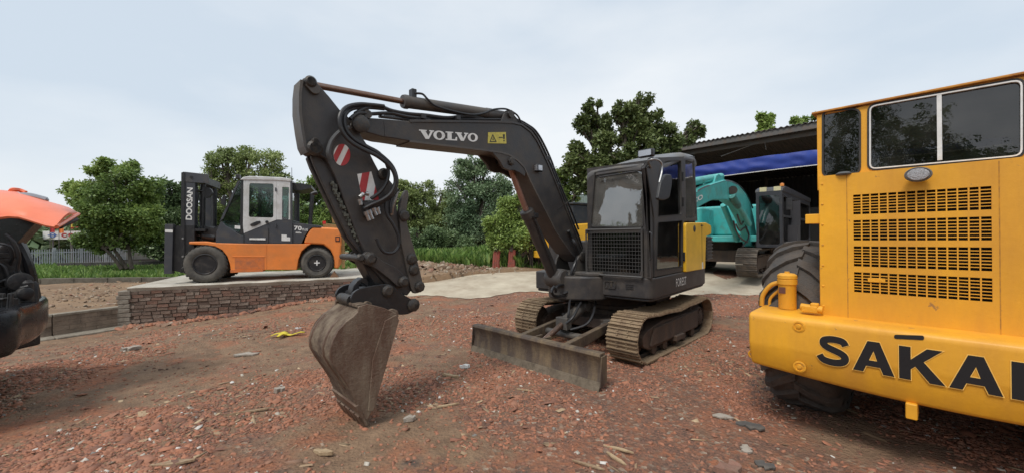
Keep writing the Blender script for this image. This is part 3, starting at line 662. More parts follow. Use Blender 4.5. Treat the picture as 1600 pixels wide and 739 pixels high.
MUDSTEEL = mat('muddy_track_steel', (.30, .215, .130), .8, dirt=(.16, .105, .068), amt=.42, scale=9, bump=.5, bscale=45, sharp=.15)
RUSTDARK = mat('dark_rusty_frame', (.055, .040, .032), .75, dirt=(.13, .085, .058), amt=.38, scale=6, bump=.4, streak=True, sharp=.18)
BLADEM = mat('muddy_blade_steel', (.070, .050, .038), .7, dirt=(.20, .145, .085), amt=.42, scale=5.5, bump=.45, bscale=30, streak=True, sharp=.12)
BLADEE = mat('worn_blade_edge', (.17, .135, .095), .65, .2, dirt=(.09, .07, .05), amt=.4, scale=9, bump=.4)
BUCKM = mat('rusty_bucket_steel', (.125, .075, .052), .55, .1, dirt=(.23, .18, .13), amt=.36, scale=4.5, bump=.5, bscale=35, streak=True, sharp=.1, wear=(.22, .19, .15), wearamt=.2)
BUCKB = mat('mud_caked_bucket_back', (.19, .145, .10), .85, dirt=(.075, .046, .032), amt=.5, scale=7, bump=.8, bscale=30, sharp=.12)
WHITE = mat('white_paint', (.72, .72, .70), .5, dirt=(.4, .38, .34), amt=.15, scale=20)
RED = mat('red_vinyl', (.42, .03, .035), .45, dirt=(.25, .05, .04), amt=.2, scale=20)
DECALY = mat('faded_yellow_decal', (.55, .47, .08), .5, dirt=(.35, .30, .10), amt=.3, scale=40)
INK = mat('black_ink', (.015, .015, .015), .5)
GLS = glass('cab_glass', (.70, .86, .84), 1.0, .02, 2.7, (.26, .50)); GLSD = glass('dark_cab_glass', (.10, .12, .12)); GLSC = glass('clear_glass', (.78, .88, .86))  # cab_glass film thickened: pale haze painted in to brighten the windshield
LENS = glass('lamp_lens', (.6, .6, .62)); SEAT = mat('seat_fabric', (.04, .04, .045), .8); LAMPW = mat('lamp_reflector', (.5, .5, .52), .2, .8)
INTER = mat('cab_interior_grey', (.20, .21, .21), .6, dirt=(.2, .18, .15), amt=.2)
MESHY = mat('guard_mesh_wire', (.07, .068, .066), .5)

# ================================================================== THE GREY CRAWLER EXCAVATOR
U = Frame(1.55, 5.93, math.atan2(-.705, -.709))
V = Frame(1.55, 5.93, math.atan2(-.745, -.667))
_v = V.yaw; _s0, _l0 = 1.0, -.29
_bo = V.M @ Vector((_s0, _l0, 0))
B = Frame(_bo.x, _bo.y, V.yaw-R(4.4))
ex = thing('crawler_excavator', 'grey crawler excavator with VOLVO on its raised boom, bucket resting on the red rubble', 'excavator', U.M)
VM = U.I @ V.M; BM = U.I @ B.M
# --- tracks
def loop_path(r, a, b, zc, n):
    """closed track line: idler centre a (front), sprocket centre b; returns points and tangent angles at even spacing"""
    seg = []; top = zc+r; bot = zc-r
    for i in range(40): t = i/40; seg.append((b+(a-b)*t, bot))
    for i in range(40): t = -math.pi/2+math.pi*i/40; seg.append((a+r*math.cos(t), zc+r*math.sin(t)))
    for i in range(40):
        t = i/40; sag = .035*math.sin(math.pi*t)**2+.012*math.sin(3*math.pi*t)**2
        seg.append((a+(b-a)*t, top-sag))
    for i in range(40): t = math.pi/2+math.pi*i/40; seg.append((b+r*math.cos(t), zc+r*math.sin(t)))
    seg.append(seg[0]); D = [0]
    for i in range(1, len(seg)): D.append(D[-1]+math.dist(seg[i], seg[i-1]))
    o = []
    for k in range(n):
        q = D[-1]*k/n; i = max(j for j in range(len(D)) if D[j] <= q); i = min(i, len(seg)-2); t = (q-D[i])/(D[i+1]-D[i])
        p = [seg[i][m]*(1-t)+seg[i+1][m]*t for m in (0, 1)]
        o.append((p, math.atan2(seg[i+1][1]-seg[i][1], seg[i+1][0]-seg[i][0])))
    return o, D[-1]
def make_shoe(wd, pitch, m):
    b = MB(); b.box((0, 0, 0), (pitch*.93, wd, .016))
    for q, h in ((-.36, .024), (0, .014), (.36, .018)): b.box((pitch*q, 0, -.008-h/2), (.013, wd*.995, h))
    for yy in (-wd*.16, wd*.16):
        for q in (-.18, .18): b.cyl((pitch*q, yy, -.008), (pitch*q, yy, -.019), .012, 6)
    me = bpy.data.meshes.new('track_shoe'); me.from_pydata(b.v, [], b.f); me.materials.append(m); me.update(); return me
shoe_me = make_shoe(.40, .135, MUDSTEEL)
def crawler_track(parent, yc, a, b, r, zc, wd, me, n, out, frame_m, dark):
    tr = MB()
    s = 1 if out > 0 else -1
    # track chain belt as the track's own mesh, then shoes on it
    pts, Ln = loop_path(r-.03, a, b, zc, 96)
    for k in range(96):
        (x, z), an = pts[k]; M = Matrix.Translation((x, yc, z)) @ Matrix.Rotation(-an, 4, 'Y')
        tr.box((0, -.055, .0), (Ln/96*1.05, .03, .05), M=M); tr.box((0, .055, .0), (Ln/96*1.05, .03, .05), M=M)
    t = tr.build('track', dark, parent)
    pts, Ln = loop_path(r, a, b, zc, n)
    for k in range(n):
        (x, z), an = pts[k]
        an2 = an+random.uniform(-.03, .03)
        link('track_shoe', me, t, Matrix.Translation((x, yc+random.uniform(-.003, .003), z)) @ Matrix.Rotation(-an2, 4, 'Y'))
    fr = MB()
    fr.prism(rpoly([(b+r*.55, zc-r*.50), (b+r*.5, zc+r*.42), (a-r*1.9, zc+r*.52), (a-r*.4, zc+r*.30), (a+r*.05, zc+r*.05), (a+r*.05, zc-r*.35), (a-r*.6, zc-r*.62)], .04), yc-.13, yc+.13*1)
    fr.prism(rpoly([(b+r*1.2, zc-r*.45), (b+r*1.2, zc+r*.45), (a-r*.9, zc+r*.33), (a-r*.5, zc-r*.45)], .03), yc+s*.13, yc+s*.155)
    fr.box(((a+b)/2, yc+s*.15, zc-r*.52), (.26, .09, .07))
    fr.build('track_frame', frame_m, parent, bevel=.008)
    rl = MB()
    rl.lathe([(.06, -.05), (r-.08, -.05), (r-.055, -.03), (r-.055, .03), (r-.08, .05), (.06, .05)], (a, yc, zc), (0, 1, 0), 28)
    rl.build('idler_wheel', frame_m, parent)
    sp = MB(); sp.lathe([(.05, -.09), (r*.62, -.09), (r*.66, -.03), (r-.06, -.02), (r-.06, .02), (r*.66, .03), (r*.5, .1), (.05, .12)], (b, yc, zc), (0, 1, 0), 28)
    for k in range(10):
        t2 = 2*math.pi*k/10; sp.cyl((b+math.cos(t2)*r*.42, yc+s*.1, zc+math.sin(t2)*r*.42), (b+math.cos(t2)*r*.42, yc+s*.125, zc+math.sin(t2)*r*.42), .014, 6)
    sp.build('drive_sprocket', frame_m, parent)
    for k in range(5):
        x = b+(a-b)*(.17+.165*k); q = MB(); q.lathe([(.03, -.12), (.065, -.115), (.065, -.04), (.045, -.03), (.045, .03), (.065, .04), (.065, .115), (.03, .12)], (x, yc, zc-r+.075), (0, 1, 0), 16)
        q.build('track_roller', frame_m, parent)
crawler_track(ex, .76, .915, -.915, .262, .285, .40, shoe_me, 41, 1, RUSTDARK, BLACK)
crawler_track(ex, -.76, .915, -.915, .262, .285, .40, shoe_me, 41, -1, RUSTDARK, BLACK)
b = MB(); b.span((-.5, -.64, .26), (.45, .64, .46)); b.lathe([(.42, .46), (.42, .52), (.38, .52), (.38, .70)], (0, 0, 0), (0, 0, 1), 40)
b.prism([(.45, -.45), (.78, -.38), (.78, .38), (.45, .45)], .27, .40, 'xy')
b.build('carbody', RUSTDARK, ex, bevel=.012)
for yy in (-.34, .34):
    b = MB(); b.box((.76, yy, .33), (.10, .13, .16)); b.cyl((.8, yy-.09, .33), (.8, yy+.09, .33), .035, 12); b.build('blade_pivot', GREY2, ex, bevel=.006)
# --- dozer blade
bx = 1.957
bl = MB()
prof = [(bx+.035, .0), (bx-.005, .09), (bx-.022, .18), (bx-.012, .27), (bx+.02, .325), (bx+.005, .352), (bx-.04, .35), (bx-.062, .27), (bx-.07, .18), (bx-.05, .08), (bx+.0, .0)]
bl.prism(prof, -.975, .975)
bl.box((bx-.045, 0, .335), (.07, 1.95, .035))
for yy in (-.6, -.2, .2, .6): bl.prism([(bx-.05, .05), (bx-.05, .33), (bx-.09, .30), (bx-.09, .08)], yy-.012, yy+.012)
bo = bl.build('dozer_blade', BLADEM, ex, bevel=.006)
b = MB(); b.prism([(bx+.047, -.012), (bx+.052, -.008), (bx+.016, .075), (bx+.004, .075), (bx+.036, -.012)], -.978, .978); b.build('cutting_edge', BLADEE, bo, bevel=.002)
for s in (-1, 1):
    b = MB(); b.prism([(bx-.09, .06), (bx+.03, .03), (bx+.0, .32), (bx-.09, .33)], s*.975-.006+s*.008, s*.975+.006+s*.008); b.build('end_plate', BLADEM, bo, bevel=.003)
    b = MB(); b.prism([(.80, .28), (.80, .38), (bx-.08, .26), (bx-.07, .12), (bx-.2, .12)], s*.34-.035, s*.34+.035); b.build('blade_arm', BLADEM, ex, bevel=.008)
b = MB(); b.cyl((1.24, -.32, .25), (1.24, .32, .25), .045, 14); b.build('cross_tube', GREY2, ex)
b = MB(); b.tube([(.86, 0, .56), (1.28, 0, .40)], .072, 20); b.lathe([(.03, -.09), (.06, -.09), (.06, .09), (.03, .09)], (.86, 0, .56), (0, 1, 0), 16)
b.box((1.28, 0, .40), (.10, .18, .15), M=None); cy = b.build('blade_cylinder', GREY2, ex, bevel=.008)
b = MB(); b.cyl((1.28, 0, .40), (1.68, 0, .25), .035, 14); b.build('piston_rod', CHROME, cy)
b = MB(); b.box((1.74, .07, .24), (.24, .025, .14)); b.box((1.74, -.07, .24), (.24, .025, .14)); b.cyl((1.70, -.1, .25), (1.70, .1, .25), .03, 12); b.build('cylinder_bracket', BLADEM, ex, bevel=.004)
for k, (p) in enumerate([[(.95, .05, .64), (1.12, .13, .62), (1.3, .16, .50), (1.36, .10, .42)], [(.9, -.05, .66), (1.1, -.02, .68), (1.26, .07, .56), (1.28, .07, .46)], [(.7, .1, .66), (1.0, .26, .52), (1.15, .25, .40), (1.3, .12, .34)]]):
    b = MB(); b.tube(smooth_path(p), .016, 8); b.build('hydraulic_hose', HOSE, ex)

# --- upper structure (house), in its own heading V
def vp(px, py, l): return V.Y(px, py, l)
plan = rpoly([(.86, -.86), (.86, .90), (-1.25, .92), (-1.62, .62), (-1.75, 0), (-1.62, -.62), (-1.25, -.92), (.55, -.92)], [.05, .12, .3, .3, .3, .3, .3, .1], 5)
b = MB(); b.prism(plan, .735, .99, 'xy'); b.prism(inset(plan, .05), .70, .735, 'xy')
hs = b.build('house_skirt', GREY, ex, VM, bevel=.018, seg=3)
b = MB(); 
for zz in (.845, .87, .895): b.box((.861, .62, zz), (.01, .10, .012))
b.build('vent', BLACK, hs)
b = MB(); b.ring(rpoly([(.28, .83), (.28, .93), (.44, .93), (.44, .83)], .015, 2), rpoly([(.295, .845), (.295, .915), (.425, .915), (.425, .845)], .01, 2), .855, .872, 'yz')
b.box((.86, .33, .88), (.01, .025, .05)); b.box((.86, .375, .88), (.01, .03, .055)); b.build('service_port', PIN, hs)
o_, e_ = vp(1056, 447.5, .921), vp(1072, 444.5, .921); t_ = vp(1056, 434.5, .921)
decal('lettering', font_mesh('FOREST', .0, 0, 1.08), WHITE, hs, (o_[0], .921, o_[1]), (e_[0]-o_[0], 0, 0), (0, 0, t_[1]-o_[1]), (0, 1, 0), label='FOREST in narrow white capitals')
# counterweight / engine cover behind
cw = rpoly([(-.85, .90), (-1.25, .90), (-1.60, .60), (-1.73, 0), (-1.60, -.60), (-1.25, -.90), (-.85, -.90)], [.02, .3, .3, .3, .3, .3, .02], 5)
b = MB(); b.prism(cw, .99, 1.25, 'xy'); b.build('counterweight', GREY, ex, VM, bevel=.04, seg=3)
cv = rpoly([(-.85, .86), (-1.2, .86), (-1.5, .55), (-1.6, 0), (-1.5, -.55), (-1.2, -.86), (-.85, -.86)], [.02, .3, .3, .3, .3, .3, .02], 5)
b = MB(); b.prism(cv, 1.25, 1.60, 'xy'); b.span((.50, -.88, .99), (-.85, -.12, 1.42)); b.build('engine_cover', GREY, ex, VM, bevel=.05, seg=3)
# yellow side door with black vent grille at its rear
yd = rpoly([vp(1071.5, 424.5, .93), vp(1071.5, 347.5, .93), vp(1103, 347.5, .93), vp(1111, 352, .93), vp(1111, 365, .93), vp(1103, 369, .93), vp(1101.5, 419, .93)], [.02, .05, .03, .05, .02, .03, .03], 4)
b = MB(); b.prism(yd, .80, .935, 'xz'); sd = b.build('side_door', VYEL, ex, VM, bevel=.012, seg=3)
p1, p2 = vp(1086.5, 349, .935), vp(1086.5, 421, .935)
b = MB(); p3 = vp(1096.5, 349, .936); b.span((p3[0]-.004, .93, p3[1]), (p3[0]+.004, .9375, p2[1]+.02)); b.build('panel_gap', INK, sd)
hx, hz = vp(1085.5, 357, .94); b = MB(); b.lathe([(.045, 0), (.05, .006), (.03, .014)], (hx, .933, hz), (0, 1, 0), 20); b.build('latch', BLACK, sd)
hx, hz = vp(1097, 352, .94); b = MB(); b.box((hx, .94, hz), (.09, .012, .016)); b.build('hinge', BLACK, sd)
hx, hz = vp(1098, 414, .94); b = MB(); b.box((hx, .9375, hz), (.05, .003, .10)); b.build('warning_label', WHITE, sd)
g0, g1 = vp(1103.5, 369, .90), vp(1113, 404, .90)
b = MB(); b.span((g0[0], .80, g0[1]), (g1[0], .90, g1[1]))
gr = b.build('vent_grille', BLACK, ex, VM, bevel=.015)
for k in range(7):
    zz = g1[1]+.02+(g0[1]-g1[1]-.04)*k/6; b = MB(); b.box(((g0[0]+g1[0])/2, .905, zz), (abs(g1[0]-g0[0])-.02, .02, .018), M=None); b.build('grille_slat', GREY2, gr)
# --- cab
CL, CR = .03, .885          # cab right and left sides (local y)
cabp = thing  # (name kept free)
side = [vp(1020, 433, CR), vp(1003.5, 300, CR), vp(1006, 256, CR), vp(1018, 241, CR), vp(1035, 236, CR), vp(1085, 243, CR), vp(1089, 300, CR), vp(1090, 345, CR), vp(1070.5, 346, CR), vp(1070.5, 424, CR)]
FX = .85
xb = side[9][0]; zb = .99; zt = 2.52
cabr = bpy.data.objects.new('cab', None)
b = MB(); b.span((FX-.05, CL, zb-.0), (xb, CR-.012, zb+.05)); b.span((side[7][0], CL, 1.0), (side[7][0]+.04, CR-.03, 1.72))
cab = b.build('cab', GREY, ex, VM, bevel=.01)
# roof: a lofted, rounded slab that rises a little to the back
rz = lambda x: 2.415+.30*sm((.80-x), 0, 1.5)
b = MB(); xs = [.86, .84, .76, .60, .30, 0, -.4, -.78, -.86, -.88]; dz = [-.075, -.035, -.012, 0, 0, 0, 0, -.005, -.03, -.08]
ys = [CL-.0, CL+.02, CL+.07, CL+.2, .46, CR-.2, CR-.07, CR-.02, CR+.004]; dy = [-.075, -.035, -.01, 0, .006, 0, -.01, -.035, -.08]
for i, x in enumerate(xs):
    for j, y in enumerate(ys): b.v.append((x, y, rz(x)+dz[i]+dy[j]))
n = len(ys)
for i in range(len(xs)-1):
    for j in range(n-1): b.f.append((i*n+j, i*n+j+1, (i+1)*n+j+1, (i+1)*n+j)); b.m.append(0)
k0 = len(b.v)
for i, x in enumerate(xs):
    for j, y in enumerate(ys): b.v.append((x*.985, .46+(y-.46)*.97, rz(x)+min(dz[i]+dy[j], 0)-.05))
for i in range(len(xs)-1):
    for j in range(n-1): b.f.append((k0+i*n+j, k0+(i+1)*n+j, k0+(i+1)*n+j+1, k0+i*n+j+1)); b.m.append(0)
per = [i*n for i in range(len(xs))]+[(len(xs)-1)*n+j for j in range(1, n)]+[i*n+n-1 for i in range(len(xs)-2, -1, -1)]+[j for j in range(n-2, 0, -1)]
for q in range(len(per)): a_, c_ = per[q], per[(q+1) % len(per)]; b.f.append((a_, c_, k0+c_, k0+a_)); b.m.append(0)
b.build('roof', mat('faded_roof_paint', (.12, .12, .125), .38, dirt=(.17, .155, .13), amt=.35, scale=5), cab, angle=60)
# front: pillars, cross bar, windshield ring
fr = lambda pts: [V.X(a, c, FX) for a, c in pts]
FO = fr([(917, 420), (915.5, 362), (922, 262), (928, 256), (1008, 246), (1013, 254), (1004, 352), (1019, 434)])
out_ = [(CL-.005, zb), (CL-.005, 2.40), (CR, 2.40), (CR, zb)]
wo = fr([(923, 353.5), (929.5, 269), (1005.5, 258), (1004.5, 354)])
win = rpoly([wo[0], wo[1], wo[2], wo[3]], .05)
low = [(CL+.055, 1.03), (CL+.055, wo[0][1]-.085), (CR-.085, wo[0][1]-.085), (CR-.085, 1.03)]
zc_ = wo[0][1]-.04
b = MB(); b.ring(rep([(CL, zc_), (CL, 2.39), (CR, 2.39), (CR, zc_)]), win, FX-.055, FX, 'yz'); b.ring(rep([(CL, zb), (CL, zc_), (CR, zc_), (CR, zb)]), rpoly(low, .02), FX-.055, FX, 'yz')
b.build('front_frame', GREY, cab, bevel=0)
b = MB(); b.ring(rpoly([(wo[0][0]-.012, wo[0][1]-.012), (wo[1][0]-.012, wo[1][1]+.012), (wo[2][0]+.012, wo[2][1]+.012), (wo[3][0]+.012, wo[3][1]-.012)], .055), inset(win, .012), FX, FX+.008, 'yz'); b.build('window_seal', RUBBER, cab)
b = MB(); b.prism(win, FX-.03, FX-.024, 'yz'); ws = b.build('windshield', GLS, cab)
b = MB(); b.prism(low, FX-.035, FX-.03, 'yz'); b.build('lower_front_glass', GLSD, cab)
wq = fr([(938, 277), (994, 268)]); b = MB(); b.cyl((FX+.012, wq[0][0], wq[0][1]), (FX+.012, wq[1][0], wq[1][1]), .010, 6); b.build('wiper', BLACK, ws)
# guard mesh on the lower front
ga, gb = V.X(914.5, 359, FX+.05), V.X(1003, 433, FX+.05)
gy0, gy1, gz0, gz1 = ga[0]+.01, gb[0], 1.00, ga[1]
b = MB()
for k in range(20): y = gy0+(gy1-gy0)*k/19; b.cyl((FX+.045, y, gz0), (FX+.045, y, gz1), .0022 if 0 < k < 19 else .012, 5)
for k in range(14): z = gz0+(gz1-gz0)*k/13; b.cyl((FX+.049, gy0, z), (FX+.049, gy1, z), .0022 if 0 < k < 13 else .012, 5)
gm = b.build('front_guard', MESHY, ex, VM)
for yy, zz in ((gy0+.01, gz1-.03), (gy1-.01, gz1-.03), (gy1-.01, gz0+.05), (gy0+.01, gz0+.05)):
    b = MB(); b.box((FX+.03, yy, zz), (.05, .03, .04)); b.build('bracket', GREY, gm)
# left side frame and door
dout = rpoly([vp(1021, 429, CR), vp(1006.5, 330, CR), vp(1009, 262, CR), vp(1021, 247, CR), vp(1067, 245, CR), vp(1069.5, 345, CR), vp(1069.5, 424, CR)], [.02, .02, .06, .10, .03, .01, .02], 4)
dw = rpoly([vp(1026.5, 338, CR), vp(1028, 268, CR), vp(1036, 252, CR), vp(1062.5, 251, CR), vp(1063.5, 335, CR)], [.04, .1, .1, .03, .04], 4)
dl = rpoly([vp(1024, 421, CR), vp(1026, 347, CR), vp(1064.5, 344, CR), vp(1064.5, 416, CR)], .03, 4)
z_mid = (vp(1026, 343, CR)[1]+vp(1064, 339, CR)[1])/2
zf = lambda t: t
dto = [vp(1022, z, CR) for z in (0,)] if 0 else None
x0, x1 = dout[0][0], vp(1067.5, 424, CR)[0]
ztop = 2.44
q1 = [vp(1021, 342.5, CR), vp(1007.5, 330, CR), vp(1009, 262, CR), vp(1022, 246.5, CR), vp(1067, 245, CR), vp(1068, 340, CR)]
up_o = [(q1[0][0], z_mid), q1[2], q1[3], q1[4], (q1[5][0], z_mid)]
b = MB(); b.ring(rep(up_o), dw, CR-.03, CR+.012)
lo_o = [(x0, 1.0), (q1[0][0], z_mid), (q1[5][0], z_mid), (x1, 1.0)]
b.ring(rep(lo_o), dl, CR-.03, CR+.012)
dr = b.build('door', GREY, cab)
b = MB(); b.prism(dw, CR-.012, CR-.006); b.build('door_glass', GLSC, dr)
b = MB(); b.prism(dl, CR-.012, CR-.006); b.build('lower_door_glass', GLSD, dr)
for rr_, mm_ in ((dw, 0), (dl, 0)):
    b = MB(); b.ring(inset(rr_, -.012), inset(rr_, .008), CR+.012, CR+.018); b.build('glass_seal', RUBBER, dr)
for zz in (1.20, 1.95, 2.30):
    b = MB(); b.cyl((x1+.03, CR+.02, zz-.06), (x1+.03, CR+.02, zz+.06), .02, 10); b.build('hinge', BLACK, dr)
b = MB(); h0 = vp(1017, 406, CR+.04); h1 = vp(1017, 362, CR+.04)
b.tube([(h0[0], CR+.02, h0[1]), (h0[0], CR+.05, h0[1]+.02), (h1[0], CR+.05, h1[1]-.02), (h1[0], CR+.02, h1[1])], .010, 8); b.build('grab_bar', BLACK, cab)
# pillar between the front and the door (A-pillar), side rail and rear quarter
b = MB(); q = [(FX-.0, .99), (FX, 2.36), (FX-.06, 2.42), (q1[3][0], q1[3][1]+.02), q1[3], q1[2], (q1[0][0]+.005, z_mid), (x0+.004, 1.0)]
b.prism(q, CR-.05, CR-.002); b.build('pillar', GREY, cab, bevel=.012)
rq = [vp(1068.5, 345, CR), vp(1068, 244, CR), vp(1085.5, 245, CR), vp(1090, 345, CR)]
rw = rpoly([vp(1072, 341, CR), vp(1071, 250, CR), vp(1084, 250, CR), vp(1088, 340, CR)], .03, 4)
b = MB(); b.ring(rep(rq), rw, CR-.04, CR-.002); b.build('rear_pillar', GREY, cab)
b = MB(); b.prism(rw, CR-.02, CR-.014); b.build('rear_side_glass', GLS, cab)
b = MB(); b.prism([(q1[3][0], q1[3][1]), vp(1068, 244, CR), vp(1085.5, 244, CR), (-.85, rz(-.85)-.05), (.3, rz(.3)-.05), (.70, rz(.7)-.05)], CR-.05, CR-.006); b.build('roof_rail', GREY2, cab, bevel=.01)
# right side and rear walls with their windows
b = MB(); xr = side[7][0]+.03
b.ring(rep([(FX-.02, 1.0), (FX-.02, 2.38), (xr, 2.60), (xr, 1.0)]), rpoly([(FX-.10, 1.5), (FX-.12, 2.28), (xr+.1, 2.48), (xr+.08, 1.5)], .06), CL, CL+.035); b.build('right_wall', INTER, cab)
b = MB(); b.prism([(FX-.11, 1.5), (FX-.12, 2.28), (xr+.1, 2.48), (xr+.08, 1.5)], CL+.015, CL+.02); b.build('right_glass', GLSC, cab)
b = MB(); b.ring(rep([(CL, 1.0), (CL, 2.58), (CR-.05, 2.58), (CR-.05, 1.0)]), rpoly([(CL+.06, 1.45), (CL+.06, 2.50), (CR-.10, 2.50), (CR-.10, 1.45)], .06), xr, xr+.035, 'yz'); b.build('rear_wall', INTER, cab)
b = MB(); b.prism([(CL+.06, 1.45), (CL+.06, 2.50), (CR-.10, 2.50), (CR-.10, 1.45)], xr+.012, xr+.018, 'yz'); b.build('rear_glass', GLSC, cab)
# inside: seat, consoles, levers
b = MB(); b.prism(rpoly([(.05, 1.30), (.05, 1.42), (-.38, 1.40), (-.52, 2.02), (-.62, 2.0), (-.50, 1.30)], .04), .22, .66); b.prism(rpoly([(-.52, 2.03), (-.56, 2.22), (-.64, 2.21), (-.62, 2.02)], .03), .32, .56); b.span((-.45, .26, 1.02), (0, .62, 1.32)); b.build('seat', SEAT, cab, bevel=.02)
for yy in (.13, .73):
    b = MB(); b.span((-.35, yy-.06, 1.04), (.12, yy+.06, 1.52)); b.cyl((.08, yy, 1.5), (.13, yy, 1.74), .014, 8); b.cyl((.13, yy, 1.70), (.14, yy, 1.82), .028, 10); b.build('console', INTER, cab, bevel=.01)
b = MB(); b.span((.5, .15, 1.04), (.62, .45, 1.30)); b.cyl((.52, .36, 1.1), (.62, .30, 1.72), .012, 8); b.cyl((.52, .52, 1.1), (.62, .56, 1.72), .012, 8); b.build('travel_levers', INTER, cab)
# mirror with its hooked arm, work light, aerial
b = MB(); arm = [V.Y(1019, 252, CR+.02)+(0,), V.Y(1031, 246, CR+.12)]
mpts = [(1017, 262, .9), (1013, 252, .97), (1020, 249, 1.03), (1028, 250, 1.06), (1034, 256, 1.08), (1034, 268, 1.08), (1030, 285, 1.08)]
P = []
for a, c, l in mpts: x, z = vp(a, c, l); P.append((x, l, z))
b.tube(smooth_path(P), .011, 8); ma = b.build('mirror_arm', STEEL, ex, VM)
mo = rpoly([vp(a, c, 1.09) for a, c in ((1026, 312), (1031, 283), (1038, 272), (1047, 273), (1048, 286), (1044, 309), (1036, 313))], .04, 4)
b = MB(); b.prism(mo, 1.07, 1.11); b.build('mirror', BLACK, ex, VM, bevel=.012)
lx, lz = V.X(1010, 240, .82)
b = MB(); b.prism(rpoly([(lx-.095, lz-.045), (lx-.095, lz+.045), (lx+.09, lz+.05), (lx+.09, lz-.04)], .015), .78, .86, 'yz'); wl = b.build('work_light', BLACK, ex, VM, bevel=.01)
b = MB(); b.prism(rpoly([(lx-.08, lz-.034), (lx-.08, lz+.035), (lx+.075, lz+.038), (lx+.075, lz-.03)], .012), .86, .866, 'yz'); b.build('lamp_lens', LAMPW, wl)
# --- swing post at the front
def bp(px, py, l=0.): return B.Y(px, py, l)
b = MB()
b.prism(rpoly([(.50, -.58), (1.02, -.50), (1.14, -.40), (1.14, -.10), (1.02, .12), (.86, .27), (.50, .27)], .06), .665, .98, 'xy')
sbk = b.build('swing_bracket', GREY, ex, VM, bevel=.03, seg=3)
b = MB(); b.prism(rpoly([(.84, -.50), (.93, -.50), (1.0, .10), (.88, .26), (.84, .26)], .04), .98, 1.03, 'xy'); b.build('top_plate', GREY2, sbk, bevel=.02)
for l, sgn in ((.175, 1), (-.175, -1)):
    pts = [bp(a, c, .175) for a, c in ((894, 469), (894, 440), (898, 418), (901, 404), (905, 396.5), (911, 395.5), (915, 400), (917.5, 410), (922, 424), (930, 431), (950, 434), (950, 463))]
    b = MB(); b.prism(pts, l-.018, l+.018); b.build('bracket_ear', GREY2, ex, BM, bevel=.008)
fp = bp(908, 400.5, .17)
b = MB(); b.cyl((fp[0], -.215, fp[1]), (fp[0], .215, fp[1]), .045, 18); b.lathe([(.07, .19), (.07, .215), (.05, .222)], (fp[0], 0, fp[1]), (0, 1, 0), 16); b.build('foot_pin', PIN, ex, BM)
b = MB(); c0 = bp(872, 436, .05); b.lathe([(.10, -.13), (.125, -.11), (.125, .13), (.10, .15)], (c0[0]-.02, 0, c0[1]+.02), (0, 1, 0), 20); b.lathe([(.08, 0), (.16, .02), (.17, .30), (.12, .34)], (c0[0]-.14, -.0, .70), (0, 0, 1), 24)
b.build('swing_post', GREY2, ex, BM, bevel=.01)
b = MB(); c1 = bp(889, 462, .1); b.cyl((c1[0], 0, .62), (c1[0], 0, .72), .07, 16); b.build('post_pin', PIN, ex, BM)
# greasy hoses bundled round the post
for pts in ([(868, 455), (870, 447), (880, 444), (888, 449), (890, 440), (884, 425)], [(866, 447), (862, 455), (868, 462), (884, 460), (892, 452)], [(880, 458), (888, 454), (893, 446), (892, 430), (898, 412), (904, 396)], [(905, 398), (898, 380), (893, 372), (888, 360)]):
    P = []
    for i, (a, c) in enumerate(pts): l = .16+.03*math.sin(i*2.1); x, z = bp(a, c, l); P.append((x, l, z))
    b = MB(); b.tube(smooth_path(P), .019, 8); b.build('hydraulic_hose', HOSE, ex, BM)
# --- boom
BW = .125
boom_out = [(563, 184.5), (577, 184), (600, 185.5), (640, 189), (690, 189.5), (740, 190), (780, 190.5), (800, 191.5), (815, 195), (829, 205.5), (838, 218), (846, 234), (857, 258), (866, 280), (878, 310), (890, 341), (901, 370), (909, 390), (914, 397), (914, 404), (908, 409), (902, 407.5), (893, 396), (880, 378), (868, 361), (853, 331), (839, 304), (829, 284), (819, 262), (808, 250.5), (797, 243), (783, 238.5), (763, 235.5), (735, 232), (710, 229), (675, 225), (640, 220.5), (617, 216.5), (599, 214), (585, 210), (570, 206), (556, 205), (549, 201), (547, 195), (551, 188)]
bpoly = B.Ys(boom_out, BW)
b = MB(); b.prism(bpoly, -BW, BW); boom = b.build('boom', GREY, ex, BM, bevel=.010, angle=25)
# welded edge flanges along the near and far face
def strip(pix, wid, l0, l1, name, m, parent, plane_l=BW):
    P = [Vector(p) for p in B.Ys(pix, plane_l)]; a = []; c = []
    for i, p in enumerate(P):
        d = (P[min(i+1, len(P)-1)]-P[max(i-1, 0)]).normalized(); nn = Vector((-d.y, d.x)); a.append(tuple(p+nn*wid/2)); c.append(tuple(p-nn*wid/2))
    q = MB(); nn_ = len(a)
    for l in (l0, l1):
        for p in a+c: q.v.append((p[0], l, p[1]))
    k = 2*nn_
    for i in range(nn_-1):
        q.f += [(i, i+1, nn_+i+1, nn_+i), (k+i, k+nn_+i, k+nn_+i+1, k+i+1), (i, k+i, k+i+1, i+1), (nn_+i, nn_+i+1, k+nn_+i+1, k+nn_+i)]
    q.f += [(0, nn_, k+nn_, k), (nn_-1, k+nn_-1, k+2*nn_-1, 2*nn_-1)]; q.m = [0]*len(q.f)
    return q.build(name, m, parent)
strip(boom_out[3:18], .022, -BW-.012, BW+.012, 'top_flange', GREY, boom)
strip(boom_out[22:37], .018, -BW-.010, BW+.010, 'bottom_flange', GREY2, boom)
strip([(600, 189), (602, 200), (602, 213)], .012, -BW-.003, BW+.003, 'weld_seam', GREY, boom)
strip([(871, 327), (892, 312)], .01, BW-.004, BW+.003, 'weld_seam', GREY, boom)
